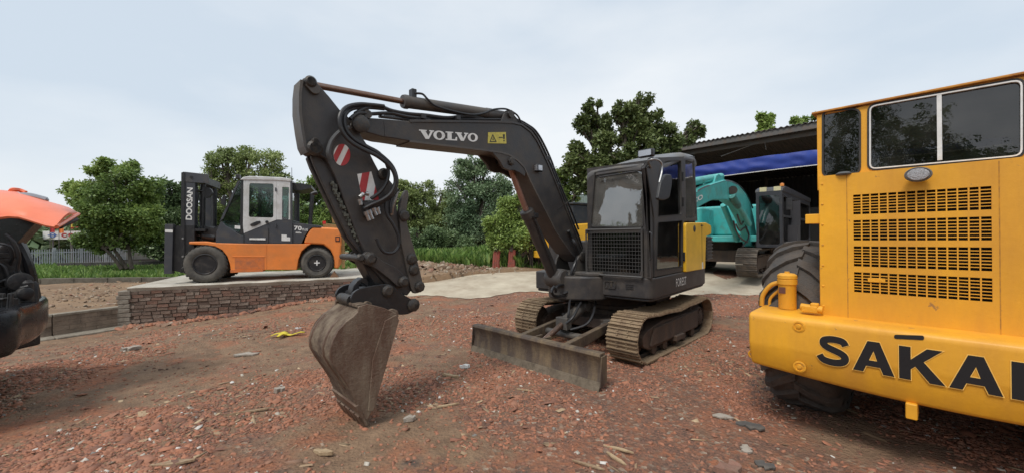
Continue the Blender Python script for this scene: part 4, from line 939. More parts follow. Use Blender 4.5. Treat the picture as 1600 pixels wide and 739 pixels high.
# boom cylinder lug
for s in (-1, 1):
    pts = B.Ys([(768, 237), (781, 252), (786, 262), (794, 266), (803, 266), (812, 270), (820, 276), (822, 264), (808, 246), (790, 238)], BW)
    b = MB(); b.prism(pts, s*(BW-.03), s*(BW+.004)); b.build('cylinder_lug', GREY, boom, bevel=.006)
pp = B.Y(798, 252, BW); b = MB(); b.cyl((pp[0], -BW-.04, pp[1]), (pp[0], BW+.035, pp[1]), .035, 16); b.lathe([(.05, 0), (.05, .02), (.03, .028)], (pp[0], BW+.004, pp[1]), (0, 1, 0), 8); b.build('pin', PIN, boom)
pv = B.Y(560, 195.5, BW); b = MB(); b.cyl((pv[0], -.20, pv[1]), (pv[0], .19, pv[1]), .05, 20); b.lathe([(.075, 0), (.075, .03), (.05, .045)], (pv[0], BW+.03, pv[1]), (0, 1, 0), 20); b.build('stick_pivot_pin', PIN, boom)
# lettering and decals on the near side
o1, o2, o3 = B.Y(654.5, 217, BW), B.Y(746.5, 222, BW), B.Y(654.5, 202, BW)
decal('lettering', slab_volvo(), WHITE, boom, (o1[0], BW, o1[1]), (o2[0]-o1[0], 0, o2[1]-o1[1]), (.0, 0, o3[1]-o1[1]), (0, 1, 0), lift=.003, label='VOLVO in white slab-serif capitals')
d = [B.Y(a, c, BW) for a, c in ((762, 224), (791, 224.5), (790, 206.5), (762.5, 207))]
b = MB(); b.prism(d, BW+.001, BW+.004); wd_ = b.build('warning_decal', DECALY, boom)
def dmap(corners, u, v):
    a, b_, c, d_ = [Vector(q) for q in corners]; p = a*(1-u)*(1-v)+b_*u*(1-v)+c*u*v+d_*(1-u)*v; return (p.x, p.y)
def dpoly(corners, pts, l, name, m, parent):
    q = MB(); q.prism([dmap(corners, *p) for p in pts], l, l+.0015); return q.build(name, m, parent)
q = MB(); tri = [(.08, .12), (.25, .86), (.46, .12)]; ti = [(.14, .2), (.255, .68), (.39, .2)]
q.ring([dmap(d, *p) for p in tri], [dmap(d, *p) for p in ti], BW+.004, BW+.0055); q.prism([dmap(d, *p) for p in ((.235, .3), (.27, .58), (.30, .3))], BW+.004, BW+.0055)
q.prism([dmap(d, *p) for p in ((.84, .2), (.84, .32), (.90, .32), (.90, .2))], BW+.004, BW+.0055); q.prism([dmap(d, *p) for p in ((.83, .4), (.81, .8), (.93, .8), (.91, .4))], BW+.004, BW+.0055)
q.prism([dmap(d, *p) for p in ((.56, .5), (.60, .58), (.80, .56), (.80, .5))], BW+.004, BW+.0055)
q.build('symbol', INK, wd_)
# side lamp on the boom
lp = B.Y(839, 263, BW); b = MB(); b.box((lp[0], BW+.03, lp[1]), (.10, .05, .09)); lm = b.build('boom_lamp', BLACK, boom, bevel=.008); b = MB(); b.box((lp[0]+.052, BW+.03, lp[1]), (.004, .04, .07)); b.box((lp[0], BW+.057, lp[1]), (.07, .004, .06)); b.build('lamp_lens', LAMPW, lm)
# pipes and hoses along the top and the back of the boom
def bhose(pix, ls, r, name='hydraulic_hose', m=HOSE, parent=None, k=5):
    P = []
    for i, (a, c) in enumerate(pix):
        l = ls[i] if isinstance(ls, (list, tuple)) else ls
        x, z = bp(a, c, l); P.append((x, l, z))
    q = MB(); q.tube(smooth_path(P, k), r, 8); return q.build(name, m, parent or ex, None if parent else BM)
bhose([(600, 182), (650, 185), (700, 186), (760, 186.5), (800, 187.5), (820, 195), (833, 205), (845, 224), (858, 252), (868, 278), (880, 308), (893, 342), (904, 368), (910, 388)], .05, .014, parent=boom)
bhose([(602, 180), (650, 183), (700, 184), (760, 184.5), (804, 186), (826, 196), (838, 206), (849, 224), (861, 250), (870, 275), (880, 300), (893, 330), (904, 358)], -.04, .014, parent=boom)
for a, c in ((657, 184), (711, 186), (851, 248), (858, 262), (868, 290)):
    x, z = bp(a, c, .05); b = MB(); b.box((x, .02, z), (.05, .20, .05)); b.build('hose_clamp', BLACK, boom, bevel=.006)
# upper hose from the boom top to the stick
bhose([(555, 178), (570, 170), (590, 165), (612, 173), (640, 178), (665, 180), (700, 184), (730, 181), (755, 186)], [.17, .16, .13, .1, .08, .08, .06, .06, .03], .018)
bhose([(547, 186), (560, 177), (580, 178), (610, 177), (640, 183), (680, 186)], [.2, .18, .14, .1, .1, .05], .016)
bhose([(592, 182), (610, 184), (640, 187), (672, 188)], [.1, .1, .09, .08], .014)
b = MB()
for a, c in ((561, 166), (566, 174), (571, 179)): x, z = bp(a, c, .13); b.box((x, .13, z), (.05, .05, .045)); 
b.build('hose_fitting', STEEL, ex, BM, bevel=.008)
x, z = bp(570, 181, .1); b = MB(); b.cyl((x, .02, z), (x, .17, z), .035, 14); b.cyl((x, .1, z), (x+.01, .1, z-.09), .02, 10); b.build('hose_swivel', PIN, ex, BM)
# long loops that hang from the stick top over the pivot to the manifold
bhose([(600, 166), (582, 164), (560, 163), (541, 168), (531, 182), (533, 201), (545, 219), (565, 232), (590, 244), (611, 262), (618, 281), (612, 300), (598, 312), (580, 320), (568, 326)], [.14, .16, .18, .21, .24, .25, .25, .25, .25, .25, .25, .24, .22, .2, .18], .017)
bhose([(600, 170), (580, 168), (560, 168), (546, 172), (538, 184), (541, 203), (555, 219), (575, 230), (597, 244), (614, 262), (620, 284), (613, 303), (598, 315), (585, 322), (577, 328)], [.12, .14, .16, .18, .21, .22, .22, .22, .22, .22, .22, .22, .2, .19, .18], .017)
bhose([(578, 231), (592, 239), (602, 252), (607, 268), (604, 285), (594, 300), (580, 310)], [.18, .2, .2, .2, .2, .19, .18], .015)
bhose([(546, 199), (530, 207), (518, 221), (513, 238), (516, 248)], [.19, .18, .17, .17, .16], .019, m=mat('grey_hose', (.07, .072, .075), .5))
bhose([(616, 300), (608, 305), (603, 318), (605, 336), (614, 350), (622, 368), (623, 384), (614, 394), (600, 393), (592, 382), (588, 372)], .20, .014)
bhose([(622, 296), (614, 306), (610, 320), (611, 333)], .2, .013)
# --- stick cylinder on top of the boom
ca, cb_ = Vector(B.Y(629, 158.5, 0)), Vector(B.Y(789, 181.5, 0)); tip_ = Vector(B.Y(486, 132, 0))
v3 = lambda p, l=0.: (p[0], l, p[1])
dirc = (cb_-ca).normalized()
b = MB(); b.tube([v3(ca), v3(ca+dirc*.02), v3(ca+dirc*.05), v3(ca+dirc*.055), v3(cb_-dirc*.30), v3(cb_-dirc*.295), v3(cb_-dirc*.22), v3(cb_-dirc*.21), v3(cb_-dirc*.03)], [.060, .066, .066, .058, .058, .062, .062, .056, .056], 24)
b.lathe([(.03, -.05), (.055, -.05), (.055, .05), (.03, .05)], v3(cb_), (0, 1, 0), 18)
sc_ = b.build('stick_cylinder', GREY2, ex, BM)
b = MB(); b.cyl(v3(ca), v3(tip_+(ca-tip_).normalized()*.01), .027, 16); b.build('piston_rod', CHROME, sc_)
x, z = bp(645, 148, .0); b = MB(); b.box((x, .0, z), (.05, .07, .10)); b.build('port_block', BLACK, sc_, bevel=.006)
for s in (-1, 1):
    b = MB(); pts = B.Ys([(783, 188), (788, 177), (794, 174.5), (800, 176), (812, 190), (812, 193), (783, 193)], .08); b.prism(pts, s*.06, s*.085); b.build('cylinder_bracket', GREY, boom, bevel=.004)
b = MB(); b.cyl(v3(cb_, -.1), v3(cb_, .105), .035, 14); b.lathe([(.045, .1), (.045, .115)], v3(cb_), (0, 1, 0), 8); b.build('pin', PIN, boom)
bhose([(648, 146), (660, 147), (668, 155), (680, 165), (705, 173), (735, 179), (755, 177), (770, 171.5), (785, 170), (795, 172), (808, 180), (814, 191)], [.03, .05, .07, .08, .08, .08, .07, .06, .06, .08, .10, .10], .011)
# --- boom cylinder
ra, rb2 = Vector(B.Y(795, 256, 0)), Vector(B.Y(822, 328, 0)); be = Vector(B.Y(868, 436, 0))
dd = (be-rb2).normalized()
b = MB(); b.tube([v3(rb2), v3(rb2+dd*.015), v3(rb2+dd*.10), v3(rb2+dd*.105), v3(be-dd*.04)], [.078, .090, .090, .077, .077], 24); b.lathe([(.04, -.07), (.075, -.07), (.075, .07), (.04, .07)], v3(be), (0, 1, 0), 18); bcy = b.build('boom_cylinder', GREY, ex, BM)
b = MB(); b.cyl(v3(ra), v3(rb2), .036, 16); b.build('piston_rod', mat('pinkish_rod', (.36, .21, .165), .4, .5, dirt=(.2, .11, .08), amt=.3, scale=14), bcy)
x, z = bp(829, 337, .0); b = MB(); b.box((x, .07, z), (.07, .07, .06)); b.build('port_block', BLACK, bcy, bevel=.006)
bhose([(832, 338), (838, 350), (846, 372), (858, 402), (866, 424)], .09, .010, parent=None)
# --- stick
SW_ = .115
st_out = [(470.5, 126.5), (474.5, 122), (480, 120), (486, 120.5), (492, 125), (501, 135), (515, 151), (531, 171), (545, 183), (557, 198), (565, 212), (574, 226), (579, 241), (585, 253), (593, 268), (604, 275), (617, 291), (621, 330), (625, 370), (634, 405), (642, 432), (644, 452), (637, 461), (628, 459), (600, 440), (582, 418), (571, 396), (560, 372), (546, 335), (533, 300), (522, 272), (509, 248), (496, 241), (484, 240), (478, 233), (476, 222), (472, 200), (468, 172), (467, 148), (468.5, 134)]
spoly = B.Ys(st_out, SW_)
b = MB(); b.prism(spoly, -.02, SW_); stick = b.build('stick', GREY, ex, BM, bevel=.010, angle=25)
# wide wrapper plate along the outer edge of the stick top
strip([(470.5, 126), (468, 148), (468, 175), (472, 205), (476, 228), (481, 238)], .02, -.035, SW_+.02, 'edge_plate', GREY2, stick, SW_)
for pts in (((481, 124), (476, 132), (490, 148), (500, 146), (500, 138), (490, 124)),):
    b = MB(); b.prism(rpoly(B.Ys(pts, SW_+.02), .04), SW_, SW_+.028); b.build('clevis', GREY2, stick, bevel=.005)
for a, c, r in ((484, 129, .045), (490.5, 232, .06), (491, 222, .03), (598, 272, .05), (628, 438.5, .05)):
    x, z = B.Y(a, c, SW_); b = MB(); b.cyl((x, -.05, z), (x, SW_+.045, z), r*.7, 16); b.lathe([(r, .0), (r, .02), (r*.7, .035)], (x, SW_+.01, z), (0, 1, 0), 18); b.build('pin', PIN, stick)
# hazard chevron stickers
cxy = [B.Y(a, c, SW_) for a, c in ((521, 259), (547, 259), (547, 225), (521, 225))]
def clip_sticker(corners, outline, stripes, name, lab):
    q = MB(); q.prism([dmap(corners, *p) for p in outline], SW_+.001, SW_+.004); o = q.build(name, WHITE, stick, label=lab)
    for s_ in stripes:
        q = MB(); q.prism([dmap(corners, *p) for p in s_], SW_+.004, SW_+.0055); q.build('red_stripe', RED, o)
oct_ = ell(.5, .5, .5, .5, 20)
def half(poly, nx, ny, c):
    o = []; n = len(poly)
    for i in range(n):
        a, b_ = poly[i], poly[(i+1) % n]; fa, fb = nx*a[0]+ny*a[1]-c, nx*b_[0]+ny*b_[1]-c
        if fa >= 0: o.append(a)
        if fa*fb < 0: t = fa/(fa-fb); o.append((a[0]+(b_[0]-a[0])*t, a[1]+(b_[1]-a[1])*t))
    return o
def band(poly, nx, ny, c0, c1): return half(half(poly, nx, ny, c0), -nx, -ny, -c1)
clip_sticker(cxy, oct_, [band(oct_, 1, -.62, -.30, .06), band(oct_, 1, -.62, .40, .9)], 'hazard_sticker', 'round red and white striped sticker')
cx2 = [B.Y(a, c, SW_) for a, c in ((566, 313), (592, 313), (580, 268), (558, 272))]
sq = [(0, 0), (1, 0), (1, 1), (0, 1)]
clip_sticker(cx2, sq, [band(sq, 1, -.75, -.42, .12), band(sq, 1, -.75, .62, 1.2)], 'hazard_sticker', 'rectangular red and white striped sticker')
# manifold with metal fittings
mf = [B.Y(a, c, .16) for a, c in ((566, 318), (585, 312), (592, 322), (590, 332), (570, 338))]
b = MB(); b.prism(mf, SW_, .19); man = b.build('hose_manifold', BLACK, stick, bevel=.006)
for (a, c), (a2, c2) in (((571, 330), (577, 344)), ((576, 328), (582, 342)), ((583, 325), (588, 336)), ((589, 324), (593, 334)), ((562, 311), (564, 320)), ((568, 303), (562, 308)), ((576, 303), (571, 302))):
    p, q_ = bp(a, c, .19), bp(a2, c2, .19); b = MB(); b.cyl((p[0], .19, p[1]), (q_[0], .19, q_[1]), .016, 10); b.cyl((p[0], .19, p[1]), (p[0]*.6+q_[0]*.4, .19, p[1]*.6+q_[1]*.4), .021, 6); b.build('hose_fitting', STEEL, man)
# bucket cylinder along the outer side of the stick
b0, b1, b2 = Vector(B.Y(492, 236, 0)), Vector(B.Y(545, 345, 0)), Vector(B.Y(575, 403, 0))
b = MB(); dd2 = (b1-b0).normalized(); b.tube([v3(b0), v3(b0+dd2*.06), v3(b0+dd2*.07), v3(b1-dd2*.08), v3(b1-dd2*.078), v3(b1)], [.05, .05, .062, .062, .07, .068], 20); bk = b.build('bucket_cylinder', GREY, ex, BM)
b = MB(); b.cyl(v3(b1), v3(b2), .034, 14); b.build('piston_rod', CHROME, bk)
gpl = B.Ys([(481, 246), (486, 240), (497, 246), (510, 262), (534, 310), (552, 346), (564, 372), (572, 398), (566, 402), (556, 392), (540, 372), (518, 328), (499, 288), (487, 262)], .0)
b = MB(); b.prism(gpl, -.075, -.02); b.prism(gpl, .035, .07); b.build('cylinder_guard', GREY, ex, BM, bevel=.01)
for pix in ([(513, 243), (519, 262), (533, 290), (544, 318), (556, 345), (566, 375)], [(517, 243), (524, 266), (538, 293), (549, 322), (560, 350), (567, 366)]):
    bhose(pix, [.09, .1, .1, .1, .1, .09], .012)
b = MB()
for k in range(90):
    t = k/89; a = 520+(563-520)*t; c = 285+(380-285)*t; x, z = bp(a+random.uniform(-2.5, 2.5), c+random.uniform(-2, 2), .10); q_ = random.uniform(.008, .020); b.box((x, .085+random.uniform(-.012, .012), z), (q_, .02, q_*1.3), M=None)
b.build('greasy_chain', mat('mossy_grease', (.13, .135, .11), .6, dirt=(.05, .05, .045), amt=.45, scale=25), stick)
# dog-bone links and the curved bucket link
for s in (-1, 1):
    lk = rpoly(B.Ys([(568, 398), (574, 392), (584, 395), (600, 408), (620, 417), (634, 431), (637, 440), (631, 448), (622, 447), (608, 434), (590, 420), (578, 414), (569, 410)], .17), .02, 2)
    b = MB(); b.prism(lk, s*.13-.014, s*.13+.014+s*.02); b.build('link', GREY, ex, BM, bevel=.006)
b = MB(); kl = rpoly(B.Ys([(557, 398), (566, 392), (574, 400), (588, 428), (605, 446), (600, 462), (586, 455), (572, 432), (560, 410)], .0), .02, 2); b.prism(kl, -.09, .09); b.build('bucket_link', BLACK, ex, BM, bevel=.01)
for a, c, r in ((576, 403, .055), (560, 402, .035), (603, 453, .055), (628, 438.5, .05), (643, 475, .06)):
    x, z = B.Y(a, c, .15); b = MB(); b.cyl((x, -.2, z), (x, .19, z), r*.75, 16); b.lathe([(r, 0), (r, .02), (r*.6, .035)], (x, .175, z), (0, 1, 0), 10); b.build('pin', PIN, ex, BM)
# thumb plate on the inner side of the stick
th = rpoly(B.Ys([(626, 352), (624, 330), (628, 310), (634, 297), (639, 297), (640, 306), (636, 330), (638, 352), (652, 400), (661, 437), (662, 449), (656, 457), (648, 458), (643, 450), (637, 420), (628, 380)], .15), .015, 2)
for s in (-1, 1): b = MB(); b.prism(th, s*.10, s*.14); b.build('thumb_plate', GREY2, ex, BM, bevel=.008)
b = MB(); b.span((B.Y(640, 400, .1)[0]-.03, -.1, B.Y(640, 400, .1)[1]-.05), (B.Y(640, 400, .1)[0]+.04, .1, B.Y(640, 400, .1)[1]+.05)); b.build('thumb_spacer', GREY, ex, BM)
for a, c in ((632, 337), (644, 404), (647, 421), (656, 447)):
    x, z = B.Y(a, c, .15); b = MB(); b.cyl((x, -.17, z), (x, .17, z), .035, 12); b.lathe([(.052, 0), (.052, .014), (.03, .03)], (x, .142, z), (0, 1, 0), 8); b.build('pin', PIN, ex, BM)
bhose([(612, 300), (618, 293), (620, 300), (617, 312), (613, 325), (612, 335)], [.12, .14, .15, .15, .14, .12], .016, m=STEEL)
# --- quick coupler
qc = rpoly(B.Ys([(550, 475), (547, 466), (551, 456), (560, 450), (575, 446.5), (590, 444), (604, 442), (614, 446), (628, 458), (645, 468), (650, 476), (647, 485), (636, 490), (624, 491), (610, 484), (594, 479), (575, 474), (560, 473)], .17), .015, 2)
for s in (-1, 1): b = MB(); b.prism(qc, s*.15, s*.18); b.build('coupler_plate', BLACK, ex, BM, bevel=.006)
b = MB(); b.prism(rpoly(B.Ys([(553, 470), (556, 457), (575, 450), (600, 448), (612, 452), (628, 466), (636, 482), (622, 484), (600, 474)], .1), .015, 2), -.14, .14); qb = b.build('coupler_body', BLACK, ex, BM, bevel=.01)
hk = [(552, 468), (549, 458), (552, 446), (558, 438), (566, 433), (573, 434), (577, 441), (575, 448), (570, 444), (565, 441), (561, 446), (563, 453), (569, 459)]
b = MB(); b.prism(B.Ys(hk, .05), -.05, .05); b.build('lifting_hook', BLACK, ex, BM, bevel=.008)
x, z = bp(548, 468, .1); b = MB(); b.cyl((x, -.1, z), (x, .13, z), .045, 16); b.build('coupler_pin', PIN, ex, BM)
# --- bucket: side plates, curved back shell, lip, ears, teeth
BL = .325
side_px = [(559, 486), (560, 478), (575, 474), (600, 480), (620, 489), (620, 500), (611, 530), (600, 566), (590, 603), (584, 626), (581, 640), (573, 655), (563, 652), (557, 632), (549, 612), (538, 594), (524, 574), (516, 560), (515, 548), (520, 530), (528, 515), (540, 502), (551, 494)]
bs = B.Ys(side_px, BL)
back_px = [(575, 476), (566, 480), (558, 488), (550, 495), (540, 502), (528, 515), (520, 530), (515, 546), (516, 560), (524, 574), (538, 594), (549, 612), (557, 632), (563, 652), (572, 664)]
bk_ = B.Ys(back_px, BL)
bu = MB(); nB = len(bk_); BF = .17
inn = []
for i, p in enumerate(bk_):
    d_ = (Vector(bk_[min(i+1, nB-1)])-Vector(bk_[max(i-1, 0)])).normalized(); nn_ = Vector((-d_.y, d_.x)); inn.append(tuple(Vector(p)+nn_*.022))
cen = Vector((sum(p[0] for p in bs)/len(bs), sum(p[1] for p in bs)/len(bs)))
if (Vector(inn[6])-cen).length > (Vector(bk_[6])-cen).length: inn = [tuple(2*Vector(p)-Vector(q)) for p, q in zip(bk_, inn)]
ny = 9
for lay in (bk_, inn):
    for p in lay:
        for j in range(ny+1): bu.v.append((p[0], -BF+(BL+BF)*j/ny, p[1]))
m_ = ny+1; K = nB*m_
for i in range(nB-1):
    for j in range(ny):
        a = i*m_+j; bu.f.append((a, a+1, a+m_+1, a+m_)); bu.f.append((K+a, K+a+m_, K+a+m_+1, K+a+1))
for i in range(nB-1):
    for j in (0, ny): a = i*m_+j; bu.f.append((a, a+m_, K+a+m_, K+a))
for j in range(ny):
    for i in (0, nB-1): a = i*m_+j; bu.f.append((a, K+a, K+a+1, a+1))
bu.m = [0]*len(bu.f)
bucket = bu.build('bucket', BUCKB, ex, BM, angle=50)
for ya, yb in ((BL-.018, BL+.006), (-BF-.006, -BF+.018)): b = MB(); b.prism(bs, ya, yb); b.build('side_plate', BUCKM, bucket, bevel=.005)
for s in (-1, 1):
    b = MB(); b.prism([B.Y(a, c, BL) for a, c in ((581, 560), (600, 500), (618, 490), (622, 499), (606, 556), (588, 620), (582, 640), (574, 640))], BL+.006 if s > 0 else -BF-.020, BL+.020 if s > 0 else -BF-.006); b.build('side_cutter', BUCKM, bucket, bevel=.004)
lipz = [bk_[-3], bk_[-2], (B.Y(574, 668, BL))]
b = MB(); L0 = Vector(bk_[-3]); L1 = Vector(B.Y(573, 663, BL)); t_ = (L1-L0).normalized(); nn_ = Vector((-t_.y, t_.x))*.016
b.prism([tuple(L0+nn_), tuple(L0-nn_), tuple(L1-nn_*.5), tuple(L1+nn_*.5)], -BF-.01, BL+.01); b.build('cutting_lip', BUCKM, bucket, bevel=.004)
for k in range(5):
    l = -BF+.05+(BL+BF-.10)*k/4; tip0 = Vector(B.Y(576, 672, BL)); b = MB()
    a0 = L1-t_*.10
    P8 = []
    for c_, h_, wv in ((a0, .028, .040), (L1, .024, .036), (tip0, .006, .024)):
        for sy in (-1, 1):
            for sn in (-1, 1): q = Vector(c_)+Vector((-t_.y, t_.x))*h_*sn; P8.append((q.x, l+wv*sy, q.y))
    b.v = P8; b.f = [(0, 1, 3, 2), (8, 10, 11, 9)]+[(4*i+a_, 4*i+4+a_, 4*i+4+c_, 4*i+c_) for i in (0, 1) for a_, c_ in ((0, 1), (1, 3), (3, 2), (2, 0))]; b.m = [0]*len(b.f)
    b.build('tooth', BUCKM, bucket, bevel=.004)
for s in (-1, 1):
    er = rpoly(B.Ys([(548, 497), (562, 482), (566, 474), (573, 469), (580, 472), (581, 480), (574, 490), (560, 498), (545, 512)], .20), .012, 2)
    b = MB(); b.prism(er, s*.2-.018, s*.2+.018); b.build('bucket_ear', BUCKB, bucket, bevel=.005)
    if s < 0: continue
    er = rpoly(B.Ys([(600, 486), (613, 481), (621, 484), (622, 494), (614, 500), (604, 500)], .2), .012, 2)
    b = MB(); b.prism(er, s*.2-.015, s*.2+.015); b.build('bucket_ear', BUCKM, bucket, bevel=.005)
x, z = B.Y(572.5, 479, .22); b = MB(); b.cyl((x, -.25, z), (x, .25, z), .035, 16); b.build('bucket_pin', PIN, bucket)
b = MB(); tp = [B.Y(a, c, BL) for a, c in ((560, 476), (575, 474), (600, 480), (620, 489))]
for i in range(3): b.prism([tp[i], tp[i+1], (tp[i+1][0], tp[i+1][1]-.02), (tp[i][0], tp[i][1]-.02)], -BF+.02, BL-.02)
b.build('top_plate', BUCKB, bucket)
for j in (-.5, .9):
    b = MB(); P = [v3(p, j*.22) for p in bk_[4:12]]; b.tube(P, .013, 6); b.build('wear_strip', BUCKM, bucket)
# ================================================================== THE YELLOW ROLLER AT THE RIGHT
SY = mat('orange_yellow_paint', (.85, .415, .018), .48, dirt=(.56, .25, .03), amt=.36, scale=2.6, streak=True, bump=.10, bscale=26, sharp=.25, coat=.12, wear=(.34, .17, .05), wearamt=.22)
SY2 = mat('orange_yellow_cast', (.78, .36, .02), .52, dirt=(.38, .19, .05), amt=.22, scale=16, bump=.3, bscale=50)
DARKIN = mat('dark_engine_bay', (.02, .018, .016), .8, dirt=(.08, .05, .03), amt=.3, scale=8)
S = Frame(S_OX, S_OY, R(-48))
K = .92
ro = thing('road_roller', 'big orange-yellow road roller at the right edge with black SAKAI lettering on its rear bumper', 'road roller', S.M)
def s2(px, py, y): return S.Y(px, py, y)
W_ = 2.14*K
# bumper: a deep rounded beam, belly a little lower in the middle
b = MB(); prof = rpoly([(.055, .462), (.0, .625), (.0, .88), (.42, .895), (.42, .462)], [.03, .03, .05, .03, .03], 4)
ns = 24; n = len(prof)
for i in range(ns+1):
    x = W_*i/ns; bel = -.055*math.sin(math.pi*min(1, i/ns))
    for y, z in prof: b.v.append((x, y, z+(bel if z < .6 else 0)))
for i in range(ns):
    for j in range(n): b.f.append((i*n+j, (i+1)*n+j, (i+1)*n+(j+1) % n, i*n+(j+1) % n))
b.f += [tuple(range(n)), tuple(range(ns*n+n-1, ns*n-1, -1))]; b.m = [0]*len(b.f)
bump = b.build('bumper', SY, ro, bevel=.022, seg=3)
for px, py, yo_ in ((1248, 509, 0), (1249, 572, .004)):
    x, z = s2(px, py, 0); b = MB(); b.lathe([(.040, 0), (.040, .006), (.030, .008), (.028, .003), (.016, .003), (.014, .012), (.0, .013)][::1], (x, .002+yo_, z), (0, -1, 0), 28); b.build('bolt_boss', SY2, bump)
x0, z0 = s2(1397, 525, 0); x1, z1 = s2(1444, 527, 0)
b = MB(); b.prism(rpoly([(x0, z0-.012), (x0, z0+.014), (x1, z1+.014), (x1, z1-.012)], .012, 3), -.003, .02); b.build('slot', INK, bump)
# SAKAI lettering, thick black plates with a scratched edge
def sakai():
    S1 = stroke(smooth_path([(.86, .73, 0), (.80, .85, 0), (.5, .885, 0), (.24, .84, 0), (.19, .70, 0), (.32, .58, 0), (.66, .47, 0), (.84, .36, 0), (.84, .22, 0), (.66, .125, 0), (.38, .115, 0), (.18, .18, 0), (.10, .30, 0)], 4) and [(v.x, v.y) for v in smooth_path([(.87, .72, 0), (.78, .85, 0), (.5, .885, 0), (.24, .83, 0), (.20, .70, 0), (.34, .59, 0), (.68, .47, 0), (.85, .35, 0), (.82, .20, 0), (.64, .12, 0), (.38, .115, 0), (.18, .17, 0), (.08, .30, 0)], 4)], .225)
    def A(x, w=1.12): return [[(x, 0), (x+w*.37, 1), (x+w*.66, 1), (x+w, 0), (x+w*.74, 0), (x+w*.67, .2), (x+w*.33, .2), (x+w*.26, 0)], [(x+w*.40, .39), (x+w*.60, .39), (x+w*.515, .70)]]
    Kk = lambda x: [[(x, 0), (x, 1), (x+.29, 1), (x+.29, .62), (x+.68, 1), (x+1.04, 1), (x+.60, .60), (x+1.10, 0), (x+.74, 0), (x+.40, .43), (x+.29, .33), (x+.29, 0)]]
    I = [[(4.78, 0), (4.78, 1), (5.08, 1), (5.08, 0)]]
    return [S1]+A(1.08)+Kk(2.32)+A(3.50)+I
T0, T1 = s2(1277, 568, 0), s2(1566, 598, 0); H0 = s2(1305, 520, 0)
polys = sakai(); ux = (T1[0]-T0[0])/(4.62-.02)
def place(vf, lift, thick=0):
    vs, fs = vf; zb_ = T0[1]+.0; hh = .225*K
    return [(T0[0]+v[0]*ux, -lift, zb_+.012+v[1]*hh) for v in vs], fs
def offset_polys(ps, d):
    o = []
    for i, p in enumerate(ps):
        A = sum(p[k-1][0]*p[k][1]-p[k][0]*p[k-1][1] for k in range(len(p))); hole = len(p) == 3
        o.append(inset(p, -d if not hole else d))
    return o
vs, fs = place(curve_mesh(polys), .005)
me = bpy.data.meshes.new('lettering'); me.from_pydata(vs, [], fs); me.materials.append(mat('chipped_black_letter', (.012, .012, .014), .45, wear=(.35, .34, .3), wearamt=.02, scale=5)); link('lettering', me, bump, label='SAKAI in heavy black capitals')
vs, fs = place(curve_mesh([[(x+(.0), y) for x, y in p] for p in offset_polys(polys, .045)]), .003)
me = bpy.data.meshes.new('letter_edge'); me.from_pydata(vs, [], fs); me.materials.append(mat('pale_yellow_edge', (.88, .52, .12), .5)); link('letter_edge', me, bump)
# hydraulic filler post and its curved hose guard on the bumper's left end
cx, cy = S.Z(1230, 460, .895); r_ = .062
cy = .31; cx = S.Y(1230, 440, cy)[0]
b = MB(); b.lathe([(r_*.98, 0), (r_, .01), (r_, .19), (r_*1.03, .195), (r_*1.12, .20), (r_*1.12, .235), (r_*1.02, .24), (r_*1.12, .245), (r_*1.1, .27), (r_*.8, .285), (r_*.3, .288), (r_*.28, .30), (.0, .30)], (cx, cy, .893), (0, 0, 1), 28)
fl = b.build('filler_post', SY, ro)
b = MB(); b.box((cx-.02, cy-r_-.001, 1.045), (.045, .004, .05), M=None); lb = b.build('label_plate', mat('brown_label', (.12, .05, .04), .5), fl)
decal('print', font_mesh('OIL', .03), WHITE, lb, (cx-.038, cy-r_-.004, 1.03), (.034, 0, 0), (0, 0, .02), (0, -1, 0), lift=.001) if 0 else None
b = MB(); b.tube(smooth_path([(cx-.19, cy+.02, .89), (cx-.18, cy+.02, .98), (cx-.12, cy+.02, 1.07), (cx-.05, cy+.02, 1.10)], 5), .018, 8); b.tube(smooth_path([(cx-.14, cy+.05, .89), (cx-.13, cy+.05, .96), (cx-.05, cy+.05, 1.05)], 5), .012, 8); b.build('hose_guard', SY, ro)
hb = s2(1271, 468, .18); b = MB(); b.box((hb[0]-.02, .17, .93), (.10, .06, .05)); b.box((hb[0]+.01, .17, .955), (.05, .05, .045)); b.cyl((hb[0]-.08, .17, .94), (hb[0]+.06, .17, .93), .028, 12); b.build('hood_latch', SY2, ro, bevel=.008)
tx, tz = s2(1424, 645, .02); b = MB(); b.box((tx, .10, tz+.01), (.055, .16, .10)); b.build('tow_lug', SY, ro, bevel=.008)
b = MB(); b.tube(smooth_path([(-.0, .12, .56), (-.03, .12, .53), (-.03, .12, .50), (0, .12, .48)], 4), .008, 6); b.build('side_hook', SY, ro)
# hood: rear panel with four louvred openings
yp = .24*K; HL = s2(1282, 484, yp)[0]; HT = s2(1285, 275, yp)[1]; HB = .875; HR = 2.14*K-HL
gx0, gx1 = s2(1333, 304, yp)[0], s2(1549, 294, yp)[0]
rows = [(304.5, 335), (344, 375), (384, 415), (424, 455)]
gz = [(s2(1332, a, yp)[1], s2(1332, c, yp)[1]) for a, c in rows]
b = MB(); th_ = .012
b.span((HL, yp, HB), (gx0, yp+th_, HT)); b.span((gx1, yp, HB), (HR, yp+th_, HT))
zs = [HT]+[q for g_ in gz for q in g_]+[HB]
for i in range(0, len(zs), 2): b.span((gx0, yp, zs[i]), (gx1, yp+th_, zs[i+1]))
b.span((HL, yp+th_, HB), (HL+th_, yp+1.7, HT)); b.span((HR-th_, yp+th_, HB), (HR, yp+1.7, HT))
hood = b.build('hood', SY, ro, flat=True)
b = MB(); b.span((HL+th_, yp+th_, HT-.012), (HR-th_, yp+.16, HT)); b.build('hood_top', SY, hood, bevel=.003)
